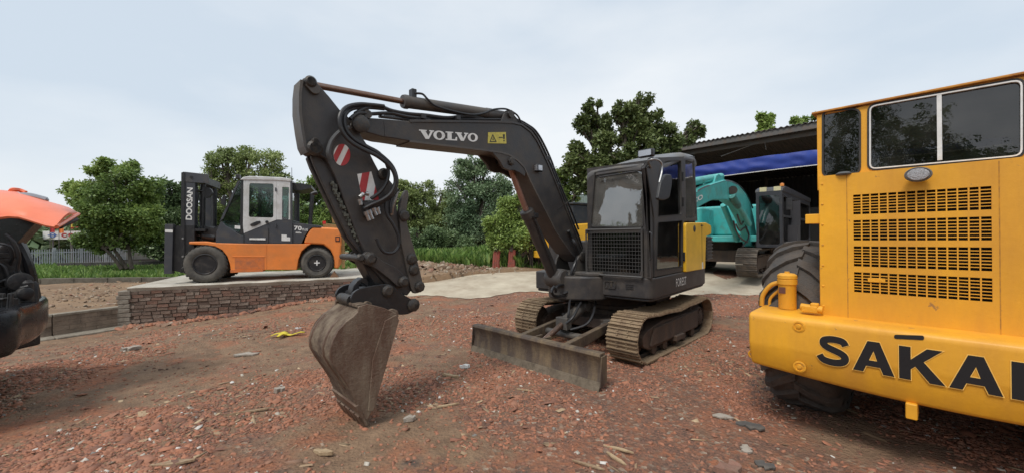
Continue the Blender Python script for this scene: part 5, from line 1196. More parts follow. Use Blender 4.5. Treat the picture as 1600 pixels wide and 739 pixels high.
for (za, zb_2) in gz:
    b = MB(); nc = 14; nr = 7; gr2 = random.Random(int(za*1000))
    for k in range(1, nc): x = gx0+(gx1-gx0)*k/nc; b.box((x+gr2.uniform(-.0012, .0012), yp+.006, (za+zb_2)/2), (.0072+gr2.uniform(-.0008, .0012), .010, abs(za-zb_2)))
    for k in range(1, nr): z = zb_2+(za-zb_2)*k/nr; b.box(((gx0+gx1)/2, yp+.0075+gr2.uniform(0, .002), z+gr2.uniform(-.001, .001)), (gx1-gx0, .009, .0055+gr2.uniform(-.0006, .001)))
    b.build('louvre_grille', SY, hood)
b = MB(); b.span((gx0-.1, yp+.10, HB), (gx1+.1, yp+.12, HT-.02)); 
for k in range(36): x = gx0+(gx1-gx0)*k/35; b.box((x, yp+.095, (HB+HT)/2), (.006, .012, HT-HB-.1))
b.build('radiator', DARKIN, hood)
b = MB(); zz = sum(gz[3])/2+.022; b.box((gx0+.12, yp-.004, zz), (.09, .004, .03)); b.build('hood_handle', SY2, hood, bevel=.003)
for k in range(7):
    for xx in (HL+.018, HR-.018):
        b = MB(); b.lathe([(.008, 0), (.008, .004), (.004, .006)], (xx, yp+.001, HB+.08+(HT-HB-.14)*k/6), (0, -1, 0), 6); b.build('hood_bolt', SY2, hood)
for xx in (gx0-.035, gx1+.03):
    b = MB(); b.span((xx-.0025, yp-.0012, HB+.01), (xx+.0025, yp+.004, HT-.01)); b.build('panel_seam', mat('rusty_seam', (.32, .15, .04), .8, dirt=(.6, .28, .03), amt=.5, scale=14), hood)
b = MB(); b.span((HL, yp-.003, HB-.008), (HR, yp+.004, HB+.002)); b.build('lower_seam', INK, hood)
# step box at the left of the hood
sx0, sz0 = s2(1260, 335, .30); sx1, sz1 = s2(1282, 349, .30)
b = MB(); b.span((sx0, .26, sz1), (HL, .50, sz0)); b.build('side_step', SY, ro, bevel=.004)
# cab
yc_ = .30*K
cL = s2(1277, 240, yc_)[0]; cR = 2.14*K-cL; cT = 2.41; cBz = HT-.10
w1 = [s2(a, c, yc_) for a, c in ((1286, 276), (1286, 174), (1343.5, 170), (1343.5, 271))]; w2 = [s2(a, c, yc_) for a, c in ((1357, 266), (1357, 165), (1600, 131), (1600, 249))]
w2[2] = (w2[2][0], w2[1][1]-.01); w2[3] = (w2[3][0], w2[0][1]-.01)
mid_ = (w1[2][0]+w2[0][0])/2
r1_ = rpoly(w1, .045, 4); r2_ = rpoly(w2, .045, 4)
b = MB(); b.ring(rep([(cL, cBz), (cL, cT), (mid_, cT), (mid_, cBz)]), r1_, yc_, yc_+.04); b.ring(rep([(mid_, cBz), (mid_, cT), (cR, cT), (cR, cBz)]), r2_, yc_, yc_+.04)
sw_t = cT
def side_wall(x0_, x1_):
    yo = [(yc_+.04, cBz-.9), (yc_+.04, cT), (yc_+1.35, cT), (yc_+1.35, cBz-.9)]; yi = rpoly([(yc_+.16, 1.95), (yc_+.16, cT-.14), (yc_+1.23, cT-.14), (yc_+1.23, 1.95)], .05, 4)
    b.ring([(p[0], p[1]) for p in rep(yo)], yi, x0_, x1_, 'yz'); return yi
yi = side_wall(cL, cL+.04); side_wall(cR-.04, cR)
b.ring(rep([(cL+.04, cBz-.9), (cL+.04, cT), (cR-.04, cT), (cR-.04, cBz-.9)]), rpoly([(cL+.14, 1.9), (cL+.14, cT-.14), (cR-.14, cT-.14), (cR-.14, 1.9)], .05, 4), yc_+1.35, yc_+1.39)
rcab = b.build('cab', SY, ro)
for rr_ in (r1_, r2_):
    b = MB(); b.ring(inset(rr_, -.014), inset(rr_, .010), yc_-.006, yc_+.01); b.build('window_seal', RUBBER, rcab)
RGL = glass('smoked_cab_glass', (.30, .27, .26), 1.0, .015, 1.75)
b = MB(); b.prism(r1_, yc_+.012, yc_+.017); b.build('left_window', RGL, rcab)
b = MB(); b.ring(inset(r2_, .010), inset(r2_, .026), yc_-.01, yc_+.012)
mx_ = s2(1468, 200, yc_)[0]; b.span((mx_-.011, yc_-.012, w2[0][1]+.02), (mx_+.011, yc_+.012, w2[1][1]-.02)); b.build('window_frame', WHITE, rcab)
for a_, c_ in ((w2[0][0], mx_), (mx_, w2[2][0])):
    b = MB(); b.span((a_+.012, yc_+.014+(.004 if a_ == mx_ else 0), w2[0][1]+.008), (c_-.0, yc_+.018+(.004 if a_ == mx_ else 0), w2[1][1]-.012)); b.build('sliding_window', RGL, rcab)
b = MB(); b.prism(yi, cL+.014, cL+.02, 'yz'); b.prism(yi, cR-.02, cR-.014, 'yz'); b.span((cL+.14, yc_+1.36, 1.9), (cR-.14, yc_+1.365, cT-.14)); b.build('side_glass', glass('roller_side_glass', (.55, .6, .58)), rcab)
b = MB(); b.prism([(yc_-.022, cT+.005), (yc_-.022, cT+.020), (yc_+1.42, cT+.020), (yc_+1.42, cT+.005)], cL-.03, cR+.03, 'yz'); b.span((cL, yc_, cT-.01), (cR, yc_+1.39, cT+.005))
b.build('roof', mat('rusty_orange_roof', (.60, .27, .03), .6, dirt=(.30, .12, .04), amt=.45, scale=6), rcab, bevel=.004)
b = MB(); b.span((cL, yc_+.0, 1.30), (cR, yc_+1.38, 1.33)); b.build('cab_floor', DARKIN, rcab)
b = MB(); b.prism(rpoly([(yc_+.45, 1.5), (yc_+.45, 2.05), (yc_+.55, 2.08), (yc_+.62, 1.62), (yc_+1.0, 1.60), (yc_+1.0, 1.45)], .03), .80, 1.25, 'yz'); b.build('seat', SEAT, rcab, bevel=.02)
b = MB(); b.tube([(.98+.17*math.cos(t/12*6.283), yc_+1.05+.05*math.sin(t/12*6.283), 1.98+.16*math.sin(t/12*6.283)) for t in range(13)], .014, 6); b.cyl((.98, yc_+1.05, 1.4), (.98, yc_+1.05, 1.98), .03, 8); b.span((.7, yc_+1.1, 1.33), (1.3, yc_+1.3, 1.85)); b.build('steering_wheel', BLACK, rcab)
# work lamp under the window, mirror-like blob by the small window
lx_, lz_ = s2(1435, 273.5, .18); 
b = MB(); b.lathe([(.045, .05), (.060, .03), (.062, .008), (.056, 0), (.050, .004)], (0, 0, 0), (0, -1, 0), 28); b.v = [(x*1.05, -y-.0, z*.78) for x, y, z in b.v]; b.cyl((0, .05, 0), (0, .10, -.02), .012, 8)
wl2 = b.build('work_lamp', mat('grey_lamp_housing', (.13, .13, .13), .5), ro, Matrix.Translation((lx_, .14, lz_)))
b = MB(); b.lathe([(.050, 0), (.046, .006), (.02, .010), (0, .010)], (0, -.04, 0), (0, -1, 0), 24); b.v = [(x*1.05, y+.036-.0, z*.78) for x, y, z in b.v]; b.build('lamp_lens', mat('ribbed_lens', (.42, .42, .44), .35, dirt=(.2, .2, .2), amt=.3, scale=60, bump=.8, bscale=120), wl2)
bx2, bz2 = s2(1318, 272, .22); b = MB(); b.lathe([(.0, 0), (.045, .006), (.052, .016), (.03, .03), (0, .034)], (bx2, .24, bz2-.012), (0, 0, 1), 20); b.build('rubber_cap', mat('grey_rubber', (.10, .105, .11), .6), ro)
# chassis and the two big rear tyres
b = MB(); b.span((.40, .42, .45), (W_-.40, 3.3, 1.0)); b.span((.16, .9, .62), (W_-.16, 1.1, .82)); b.build('chassis', DARKIN, ro, bevel=.02)
TYM = mat('roller_tyre_rubber', (.055, .053, .052), .8, dirt=(.12, .095, .075), amt=.42, scale=5, bump=.6, bscale=28, sharp=.2)
def big_tyre(xc, yc2, zc2, Rt, wd):
    b = MB(); h = wd/2
    b.lathe([(Rt*.50, -h*.72), (Rt*.62, -h*.98), (Rt*.80, -h*1.02), (Rt*.91, -h*.93), (Rt*.965, -h*.75), (Rt*.985, -h*.35), (Rt*.99, 0), (Rt*.985, h*.35), (Rt*.965, h*.75), (Rt*.91, h*.93), (Rt*.80, h*1.02), (Rt*.62, h*.98), (Rt*.50, h*.72)], (0, 0, 0), (1, 0, 0), 56, cap=False)
    ty = b.build('tyre', TYM, ro, Matrix.Translation((xc, yc2, zc2)))
    nl = 21
    for s_ in (-1, 1):
        for k in range(nl):
            t0 = 2*math.pi*(k+(.5 if s_ > 0 else 0))/nl; q = MB(); P_ = []
            for j, (xx, dt, rr_) in enumerate(((-.04, 0, 1.0), (.35, .10, 1.005), (.72, .23, .99), (.98, .34, .93), (1.02, .37, .86))):
                x = s_*xx*h; t = t0+dt; wq_ = .072
                for dd_, hh_ in ((-wq_, -.03), (-wq_*.75, .022), (wq_*.75, .022), (wq_, -.03)):
                    rad_ = Rt*rr_+hh_; P_.append((x, math.cos(t+dd_)*rad_, math.sin(t+dd_)*rad_))
            q.v = P_
            for j in range(4):
                for i in range(4): a_ = j*4+i; c_ = j*4+(i+1) % 4; q.f.append((a_, c_, c_+4, a_+4))
            q.f += [(0, 1, 2, 3), (19, 18, 17, 16)]; q.m = [0]*len(q.f)
            q.build('tread_lug', TYM, ty, angle=50)
    b = MB(); b.lathe([(.1, -h*.5), (Rt*.5, -h*.6), (Rt*.53, -h*.8), (Rt*.50, -h*.82), (Rt*.46, -h*.5), (.2, -h*.3), (.08, -h*.4)], (0, 0, 0), (1, 0, 0), 32); b.build('wheel_rim', SY2, ty)
gzz = float(hmain(2.79, 3.58))
big_tyre(.215, 1.06, .72+gzz, .745, .52); big_tyre(W_-.215, 1.06, .72+gzz, .745, .52)
# front drum far behind, out of the picture but part of the machine
b = MB(); b.lathe([(.5, -.85), (.70, -.85), (.72, -.82), (.72, .82), (.70, .85), (.5, .85)], (W_/2, 3.7, .70), (1, 0, 0), 48); b.build('drum', mat('drum_steel', (.2, .18, .16), .5, .6), ro)
b = MB(); b.span((.05, 3.2, .6), (.2, 4.4, .95)); b.span((W_-.2, 3.2, .6), (W_-.05, 4.4, .95)); b.span((.05, 4.4, .6), (W_-.05, 4.55, .95)); b.build('drum_frame', SY, ro, bevel=.01)

# ================================================================== THE ORANGE FORKLIFT ON THE PAD
FO_ = mat('forklift_orange', (.80, .235, .045), .45, dirt=(.55, .20, .06), amt=.22, scale=3, bump=.05, sharp=.25, coat=.15, wear=(.35, .15, .06), wearamt=.08)
FGR = mat('forklift_dark_grey', (.050, .053, .062), .45, dirt=(.09, .08, .07), amt=.25, scale=5)
FWH = mat('forklift_light_grey', (.60, .60, .60), .45, dirt=(.36, .34, .30), amt=.3, scale=4, sharp=.2)
TAN = mat('tan_counterweight_cover', (.30, .19, .07), .7, dirt=(.2, .14, .07), amt=.4, scale=6)
ZP = .5
wa, wb = onZw(320, 441.5, ZP), onZw(495, 434, ZP); fd = (wa-wb).normalized()   # forward = towards the mast
F = Frame(wb.x, wb.y, math.atan2(fd.y, fd.x), ZP)                               # +X forward, +Y = left = away?  (see side below)
# the side seen is the machine's left; local y of that side:
SD = 1 if (F.M.to_3x3() @ Vector((0, 1, 0))).y < 0 else -1
WB = (wa-wb).length
fk = thing('forklift', 'orange and dark grey forklift with DOOSAN on its mast, parked on the raised concrete slab', 'forklift', F.M)
YS = 0.0                                                                       # plane of the near tyres' outer wall
HW = 1.62                                                                      # overall width
yy_ = lambda d: -SD*d                                                          # distance d inwards from the near side
def f2(px, py, d=0.): return F.Y(px, py, yy_(d))
def fs(pts, d=0.): return [f2(a, c, d) for a, c in pts]
def fprism(pts, d0, d1, name, m, parent=None, src=None, **k):
    b = MB(); b.prism(fs(pts, src if src is not None else d0), yy_(d0), yy_(d1)); return b.build(name, m, parent or fk, **k)
def wheel(x, rad, wd, d, name, plus=False, dual=False):
    b = MB(); w0, w1_ = (0, wd); dirn = (0, -SD, 0)
    b.lathe([(rad*.55, .02), (rad*.60, .0), (rad*.80, -.012), (rad*.93, .015), (rad*.985, .05), (rad, wd*.5), (rad*.985, wd-.05), (rad*.93, wd-.015), (rad*.8, wd), (rad*.55, wd-.02)], (0, yy_(d), 0), dirn, 48, cap=False)
    o = b.build('wheel', mat('dusty_tyre', (.055, .052, .047), .8, dirt=(.12, .11, .095), amt=.5, scale=5, bump=.3), fk, Matrix.Translation((x, 0, rad)))
    b = MB()
    for k in range(30):
        t = 2*math.pi*k/30
        for s_, q in ((.03, 0), (wd-.10, .5)):
            t2 = t+q*2*math.pi/30; M = Matrix.Translation((0, yy_(d+s_+.035), 0)) @ Matrix.Rotation(-t2, 4, 'Y') @ Matrix.Translation((rad, 0, 0)); b.box((0, 0, 0), (.02, .085, .045), M=M)
    b.build('tread', RUBBER, o, kind='stuff')
    b = MB(); dep = .12 if dual else .06
    b.lathe([(0, dep-.01), (rad*.20, dep-.01), (rad*.22, dep-(.05 if dual else .03)), (rad*.24, dep), (rad*.42, dep+.01), (rad*.47, .03), (rad*.52, .0), (rad*.56, .005), (rad*.57, .03)], (0, yy_(d), 0), dirn, 32)
    rm = b.build('wheel_rim', mat('wheel_rim_black', (.022, .022, .024), .35, dirt=(.07, .06, .05), amt=.3, scale=9), o)
    b = MB()
    for k in range(8): t = 2*math.pi*k/8; b.cyl((math.cos(t)*rad*.33, yy_(d+dep+.01), math.sin(t)*rad*.33), (math.cos(t)*rad*.33, yy_(d+dep-.02), math.sin(t)*rad*.33), .016, 6)
    b.build('wheel_nuts', STEEL, rm)
    if plus:
        b = MB(); b.box((0, yy_(d+dep-.032), 0), (.13, .004, .028)); b.box((0, yy_(d+dep-.0335), 0), (.028, .004, .13)); b.build('painted_cross', WHITE, rm)
    return o
rf, rb_ = .435, .385
wheel(WB, rf, .30, .0, 'f', dual=True); wheel(0, rb_, .28, .05, 'r', plus=True)
wheel(WB, rf, .30, HW-.30, 'f'); wheel(0, rb_, .28, HW-.35, 'r')
b = MB(); b.cyl((WB, yy_(.2), rf), (WB, yy_(HW-.2), rf), .12, 12); b.cyl((0, yy_(.3), rb_), (0, yy_(HW-.3), rb_), .09, 12); b.build('axles', BLACK, fk)
# body side with both wheel arches (orange)
body_px = [(295, 381), (295, 377), (318, 376.5), (336, 379), (400, 380.5), (486, 380.5), (480, 384), (471, 392), (466, 405), (463.5, 421), (410, 421), (363, 423), (360.5, 423), (359, 412), (355, 400), (347, 390), (336, 384.5), (322, 382.5)]
fbody = fprism(body_px, .03, HW-.03, 'body', FO_, bevel=.02, seg=3)
fprism([(363, 399.5), (414, 399.5), (414, 401), (363, 401)], .022, .034, 'body_seam', FO_, fbody, src=.03, bevel=.004)
fprism([(367, 402), (413, 402), (413, 419), (367, 420)], .026, .034, 'step_panel', mat('orange_step', (.62, .17, .04), .5, dirt=(.4, .14, .06), amt=.4, scale=8), fbody, src=.03)
fprism([(360, 421), (411, 420), (411, 423.5), (360, 425)], .02, .3, 'step_bar', mat('orange_step', (.62, .17, .04)), fbody, src=.03)
fprism([(415, 381.5), (416.5, 381.5), (416.5, 420), (415, 420)], .024, .034, 'body_seam', FO_, fbody, src=.03)
# counterweight at the rear
fcw = fprism([(474, 380), (477, 370), (484, 358), (488, 354.5), (510, 355), (528, 356), (531, 361), (533.5, 372), (533.5, 381), (530, 418), (524, 419.5), (522, 417), (521, 400), (516, 390), (505, 382)], .08, HW-.08, 'counterweight', FO_, bevel=.05, seg=4)
fprism([(524, 369), (531, 369), (531.5, 377), (524, 377)], .072, .085, 'tail_light', BLACK, fcw, src=.08); fprism([(525.5, 370.5), (529.8, 370.5), (530, 375.5), (525.5, 375.5)], .068, .08, 'light_lens', mat('tail_orange', (.6, .16, .04), .3), fcw, src=.08)
fprism([(463, 382), (523, 382), (523, 398), (505, 392), (490, 388), (470, 392)], .30, HW-.3, 'wheel_house', BLACK, src=.2)
# hood (grey) between cab and counterweight with the printing 70 PLUS
fhood = fprism([(455, 380), (455, 348), (470, 348.5), (500, 352), (502, 355), (488, 355), (482, 359), (476, 369), (471, 380)], .07, HW-.07, 'hood', FGR, bevel=.01)
def fdecal(vf, m, c4, d, name, parent, label=None):
    vs, fs_ = vf; q = fit(vs); cs = fs(c4, d); me = bpy.data.meshes.new(name); me.from_pydata([(*(lambda p: (p[0], yy_(d), p[1]))(dmap(cs, u, v)),) for u, v in q], [], fs_); me.materials.append(m); return link(name, me, parent, label=label)
fdecal(font_mesh('70', .03), WHITE, [(459.5, 359), (471.5, 360), (471.5, 353), (459.5, 352.5)], .064, 'lettering', fhood, 'number 70 in white')
fdecal(font_mesh('PLUS', .02), WHITE, [(472.5, 360), (481, 360.5), (481, 356.8), (472.5, 356.4)], .064, 'lettering', fhood, 'small word PLUS in white')
fdecal(curve_mesh([[(0, 0), (1, 0), (1, 1), (0, 1)], [(0, 1.6), (.8, 1.6), (.8, 2.2), (0, 2.2)]]), WHITE, [(462, 364), (471, 364.3), (471, 362), (462, 361.8)], .064, 'small_print', fhood)
# lower grey cab body
fl_ = fprism([(337, 380), (338, 362), (345, 345), (352, 352), (378, 368), (381, 368), (381, 364), (408, 352), (441, 340), (455, 343), (455, 380)], .055, HW-.055, 'lower_cab', FGR, bevel=.01)
fprism([(440, 366), (448, 366.3), (448, 370), (453.5, 370.3), (453.5, 376), (440, 375.7)], .045, .06, 'white_notice', WHITE, fl_, src=.055)
fprism([(390, 371.5), (415, 371.5), (415, 374.5), (390, 374)], .03, .06, 'grab_bar', WHITE, fl_, src=.055)
fprism([(367, 352), (375.5, 352.5), (375.5, 357.5), (367, 357)], .04, .06, 'white_notice', WHITE, fl_, src=.055)
# cab frame: light grey door frame, dark windows, roof
dpx = [(379, 368), (380.5, 281), (440, 281), (438.5, 339), (416, 349.5), (381, 364)]
dwin = [(388.5, 336.5), (389.5, 288), (393, 285.5), (423, 286.5), (427.5, 290), (427, 337), (424, 340), (393, 339.5)]
b = MB(); o4 = rpoly(fs([(379.5, 352), (380.5, 281), (432, 281.5), (432, 343)], .05), .0, 4); i4 = rpoly(fs([(388.5, 339), (389.5, 286), (427.5, 287), (427, 340)], .05), .05, 4)
b.ring(o4, i4, yy_(.05), yy_(.10)); b.prism(fs([(379.5, 352), (432, 343), (381, 364)], .05), yy_(.05), yy_(.09)); fdoor = b.build('door', FWH, fk)
fprism([(391, 350), (401, 345.5), (407, 345), (407, 348.5), (398, 353), (392, 353)], .03, .055, 'door_handle', BLACK, fdoor, src=.05, bevel=.004)
hx_, hz_ = f2(417, 346.5, .04); b = MB(); b.cyl((hx_, yy_(.03), hz_), (hx_, yy_(.06), hz_), .035, 14); b.build('door_lock', BLACK, fdoor)
b = MB(); b.prism(i4, yy_(.07), yy_(.075)); b.build('door_glass', glass('forklift_glass', (.55, .70, .66)), fdoor)
b = MB(); b.ring(rep(fs([(432.2, 343), (432.2, 281.5), (455, 282.5), (455, 343)], .05)), rpoly(fs([(440.5, 343), (441, 292), (451.5, 292.5), (451, 343)], .05), .02, 4), yy_(.05), yy_(.10)); b.build('rear_quarter', FWH, fk)
fprism([(440.5, 343), (441, 292), (451.5, 292.5), (451, 343)], .075, .08, 'rear_quarter_glass', MATS['forklift_glass'], src=.05)
fprism([(453.5, 283), (456.5, 283), (456.5, 380), (453.5, 380)], .045, .12, 'rear_pillar', FGR, src=.05)
b = MB(); rp2 = fs([(375, 281), (380, 276.5), (390, 275), (440, 277), (455, 279.5), (455, 284), (432, 282), (381, 281.5)], .05); b.prism(rp2, yy_(.03), yy_(HW-.03)); b.build('roof', FWH, fk, bevel=.02)
wsp = fs([(346, 344), (374, 284), (380, 281), (379, 365), (352, 352)], .05)
fprism([(371, 283), (375.5, 281), (349, 341), (343, 346)], .05, .10, 'front_pillar', FGR, src=.05)
fprism([(376, 281), (380.5, 281), (379.5, 366), (375, 366)], .05, .10, 'front_pillar', BLACK, src=.05)
b = MB(); b.prism(wsp, yy_(.07), yy_(.075)); b.build('front_side_glass', MATS['forklift_glass'], fk)
a1, a2 = f2(345, 345, .05), f2(373, 284, .05)
b = MB(); b.prism([(a1[0], a1[1]), (a2[0], a2[1]), (a2[0]+.01, a2[1]), (a1[0]+.01, a1[1])], yy_(.10), yy_(HW-.10)); b.build('windshield', MATS['forklift_glass'], fk)
for d_ in (HW-.10,):
    fprism([(380, 352), (381, 281), (387, 281), (387, 352)], d_, d_+.04, 'far_pillar', FGR, src=.05); fprism([(448, 345), (449, 282), (455, 282), (455, 345)], d_, d_+.04, 'far_pillar', FGR, src=.05)
    fprism([(371, 283), (375.5, 281), (349, 341), (343, 346)], d_, d_+.04, 'far_pillar', FGR, src=.05)
    fprism([(385, 350), (386, 284), (450, 284), (449, 346)], d_+.015, d_+.02, 'far_glass', MATS['cab_glass'], src=.05)
b = MB(); p_ = f2(450, 350, .05); q_ = f2(450, 283, .05); b.span((p_[0]-.02, yy_(.1), p_[1]), (p_[0]+.01, yy_(HW-.1), p_[1]+.12)); b.prism([(p_[0]-.01, p_[1]), (p_[0]-.01, q_[1]), (p_[0]-.0, q_[1]), (p_[0], p_[1])], yy_(.1), yy_(HW-.1)); b.build('rear_glass', MATS['cab_glass'], fk)
fprism([(405, 345), (406, 332), (412, 330), (424, 334), (428, 308), (433, 308), (432, 345)], .5, 1.0, 'seat', SEAT, src=.05, bevel=.02)
sw0 = Vector((f2(383, 322, .05)[0], yy_(.8), f2(383, 322, .05)[1])); b = MB(); b.tube([sw0+Vector((.10*math.sin(t/12*6.283), .19*math.cos(t/12*6.283), .14*math.sin(t/12*6.283))) for t in range(13)], .014, 6); b.cyl(sw0, sw0+Vector((.2, 0, -.5)), .03, 8); b.build('steering_wheel', BLACK, fk)
# rear top guard, exhaust stack
fprism([(455, 285), (472, 286), (486, 289), (486, 293), (470, 297), (455, 296)], .35, 1.25, 'rear_guard', BLACK, src=.3)
p_ = f2(484, 352, .3); q_ = f2(487, 303, .3); b = MB(); b.tube(smooth_path([(p_[0], yy_(.35), p_[1]), (q_[0], yy_(.35), q_[1]-.1), (q_[0], yy_(.35), q_[1]), (q_[0]-.12, yy_(.35), q_[1]+.05)], 4), .05, 12); b.build('exhaust_pipe', BLACK, fk)
p_ = f2(456, 282, .05); b = MB(); b.cyl((p_[0], yy_(.06), p_[1]), (p_[0], yy_(.06), p_[1]+.32), .006, 5); b.build('antenna', BLACK, fk)
# mast: outer channel, inner channel, top cross piece, chain, lift cylinder, carriage and forks
fm = fprism([(283, 425), (284, 270), (288, 268.5), (289.5, 270), (289, 425)], .12, .30, 'mast_rail', BLACK, src=.15)
fm2 = fprism([(289, 352), (290, 272), (305, 274), (304, 352)], .14, .30, 'mast_channel', FGR, src=.15)
fprism([(289, 425), (289, 352), (304, 352), (304, 376), (300, 425)], .14, .30, 'mast_channel', BLACK, src=.15)
for d_ in (HW-.30,):
    fprism([(283, 425), (284, 270), (289, 270), (289, 425)], d_, d_+.18, 'mast_rail', BLACK, src=.15); fprism([(289, 425), (290, 272), (303, 274), (302, 425)], d_, d_+.14, 'mast_channel', FGR, src=.15)
fprism([(289, 268.5), (326, 272.5), (327.5, 286.5), (305, 285.5), (289, 284)], .13, .17, 'mast_head', FGR, src=.15, bevel=.006)
fprism([(290, 272), (316, 274), (316, 285), (290, 283)], .17, HW-.17, 'mast_crosshead', BLACK, src=.15)
b = MB(); p_ = f2(299, 276.5, .13); b.cyl((p_[0], yy_(.115), p_[1]), (p_[0], yy_(.14), p_[1]), .03, 10); b.build('mast_bolt', BLACK, fk)
b = MB(); p_ = f2(315, 376, .35); q_ = f2(316, 288, .35); b.cyl((p_[0], yy_(.40), p_[1]), (q_[0], yy_(.40), q_[1]), .055, 14); b.cyl((p_[0], yy_(HW-.4), p_[1]), (q_[0], yy_(HW-.4), q_[1]), .055, 14); b.build('lift_cylinder', BLACK, fk)
p_ = f2(320, 300, .3); b = MB(); b.lathe([(.11, -.04), (.13, -.04), (.13, .04), (.11, .04)], (p_[0], yy_(.40), p_[1]), (0, 1, 0), 18); b.cyl((p_[0]+.2, yy_(.2), p_[1]+.03), (p_[0]-.02, yy_(.45), p_[1]+.03), .02, 8); b.build('chain_pulley', BLACK, fk)
b = MB(); p_ = f2(303, 366, .4); q_ = f2(337, 371, .4); b.cyl((p_[0], yy_(.38), p_[1]), ((p_[0]*.5+q_[0]*.5), yy_(.38), p_[1]*.5+q_[1]*.5), .022, 10, mi=1); b.cyl(((p_[0]*.55+q_[0]*.45), yy_(.38), p_[1]*.6+q_[1]*.4), (q_[0], yy_(.38), q_[1]), .10, 14, mi=0); b.build('tilt_cylinder', [BLACK, STEEL], fk)
fprism([(285, 356), (322, 357), (322, 361), (285, 360)], .15, HW-.15, 'mast_cross_member', BLACK, src=.2)
fprism([(270, 422), (272, 358), (276, 352), (283, 352), (283, 425)], .22, HW-.22, 'carriage', BLACK, src=.2)
for d0_ in (.16, HW-.34):
    fprism([(256, 427), (257.5, 350), (270.5, 350), (268.5, 427)], d0_, d0_+.15, 'fork', FGR, src=.16, bevel=.006)
fprism([(258, 358), (270, 358.5), (270, 363), (258, 362.5)], .155, .162, 'white_tape', WHITE, src=.16)
fdecal(font_mesh('DOOSAN', .03, .0, 1.0), WHITE, [(300.0, 343.5), (301.5, 293.5), (292.3, 292.8), (289.8, 343)], .134, 'lettering', fm2, 'DOOSAN in white italics reading upwards')
fprism([(316, 352), (337, 357), (337, 372), (316, 366)], .3, 1.3, 'dashboard_cowl', BLACK, src=.2)
fprism([(328, 356), (352, 345), (353, 360), (338, 380), (300, 380)], .35, 1.27, 'front_cowl', BLACK, src=.2)
fprism([(345, 318), (350, 305), (354, 306), (352, 322)], -.05, .03, 'mirror', BLACK, src=.0)
# small fittings on the forklift: chains, hoses, lamps
for d_ in (.42, .62):
    p_ = f2(298, 350, d_); q_ = f2(300, 288, d_); b = MB()
    for k in range(24): t = k/24; b.box((p_[0]+(q_[0]-p_[0])*t, yy_(d_), p_[1]+(q_[1]-p_[1])*t), (.03, .05, .03 if k % 2 else .022))
    b.build('lift_chain', PIN, fk)
for pix, d_ in (([(305, 290), (309, 310), (308, 340), (312, 360), (322, 372)], .3), ([(308, 292), (313, 320), (312, 345), (318, 362), (330, 374)], .35), ([(300, 376), (298, 392), (290, 404), (282, 400)], .2)):
    b = MB(); b.tube(smooth_path([(f2(a, c, d_)[0], yy_(d_), f2(a, c, d_)[1]) for a, c in pix]), .014, 6); b.build('hydraulic_hose', HOSE, fk)
for a, c, d_ in ((376, 276, .12), (376, 277, 1.4)):
    p_ = f2(a, c, .1); b = MB(); b.box((p_[0]+.05, yy_(d_), p_[1]), (.08, .14, .10)); hl = b.build('head_lamp', BLACK, fk, bevel=.01); b = MB(); b.box((p_[0]+.092, yy_(d_), p_[1]), (.006, .12, .08)); b.build('lamp_lens', LAMPW, hl)
for z_ in (372, 400, 418):
    p_ = f2(286, z_, .12); b = MB(); b.cyl((p_[0], yy_(.10), p_[1]), (p_[0], yy_(.13), p_[1]), .022, 8); b.build('mast_bolt', STEEL, fk)
fprism([(419, 356), (420.2, 356), (420.2, 379), (419, 379)], .05, .06, 'panel_gap', INK, fl_, src=.055)
fprism([(380.5, 366), (381.7, 366), (381.7, 379), (380.5, 379)], .05, .06, 'panel_gap', INK, fl_, src=.055)
for a, c in ((431, 352), (431, 296)):
    p_ = f2(a, c, .04); b = MB(); b.box((p_[0], yy_(.04), p_[1]), (.03, .03, .09)); b.build('door_hinge', FGR, fdoor, bevel=.004)
# tan frame leaning at the back of the forklift (lifting attachment)
b = thing('timber_frame', 'tan wooden frame standing against the rear counterweight of the forklift', 'frame', F.M)
for pts, d0_, d1_ in (([(504, 348), (529, 351), (532, 358), (505, 355)], .3, .4), ([(519, 348), (518, 334), (522, 330), (527, 333), (527, 350)], .35, .45), ([(533, 362), (538, 362), (539, 418), (534, 418)], .15, .25), ([(533, 362), (538, 362), (539, 418), (534, 418)], 1.1, 1.2)):
    q = MB(); q.prism(fs(pts, d0_), yy_(d0_), yy_(d1_)); q.build('beam', TAN, b, bevel=.005)
q = MB(); q.prism(fs([(504, 345), (509, 345), (509, 350), (504, 350)], .3), yy_(.3), yy_(.36)); tag(q.build('red_lamp', mat('red_lens', (.55, .03, .03), .3), None, F.M), 'small red lamp on top of the forklift rear end', 'lamp')
q = MB(); wq2 = f2(523, 436, .05); q.prism([(wq2[0]-.09, .0), (wq2[0]+.12, .0), (wq2[0]+.02, .16)], yy_(.08), yy_(.25)); tag(q.build('wheel_chock', mat('brown_brick_chock', (.22, .12, .07), .9), None, F.M), 'brown wedge chock behind the rear wheel of the forklift', 'wheel chock')
# ================================================================== THE TEAL EXCAVATOR IN FRONT OF THE SHED
TEAL = mat('teal_paint', (.055, .38, .36), .42, dirt=(.09, .24, .20), amt=.3, scale=4, bump=.04, coat=.15); TEAL2 = mat('teal_paint_dark', (.03, .20, .18), .5, dirt=(.05, .08, .07), amt=.35, scale=6)
T = Frame(6.75, 12.6, R(227), .33)
tex_ = thing('crawler_excavator', 'teal crawler excavator with KOBELCO on its boom, parked in front of the open shed', 'excavator', T.M)
c_ = T.I @ Vector((0, 0, EYE))
cabf = T.X(1222, 300, 1.3)
def tX(px, py, x): return T.X(px, py, x)
def tY(px, py, y): return T.Y(px, py, y)
CXF = 1.25; tl = tX(1181, 300, CXF); tr_ = tX(1222, 300, CXF); tb = tX(1222, 386, CXF); tt = tX(1222, 293, CXF)
y0_, y1_ = tl[0], tr_[0]; zb_t, zt_t = tb[1], tX(1222, 297, CXF)[1]+.05; x1_t = T.Y(1266, 340, y1_)[0]
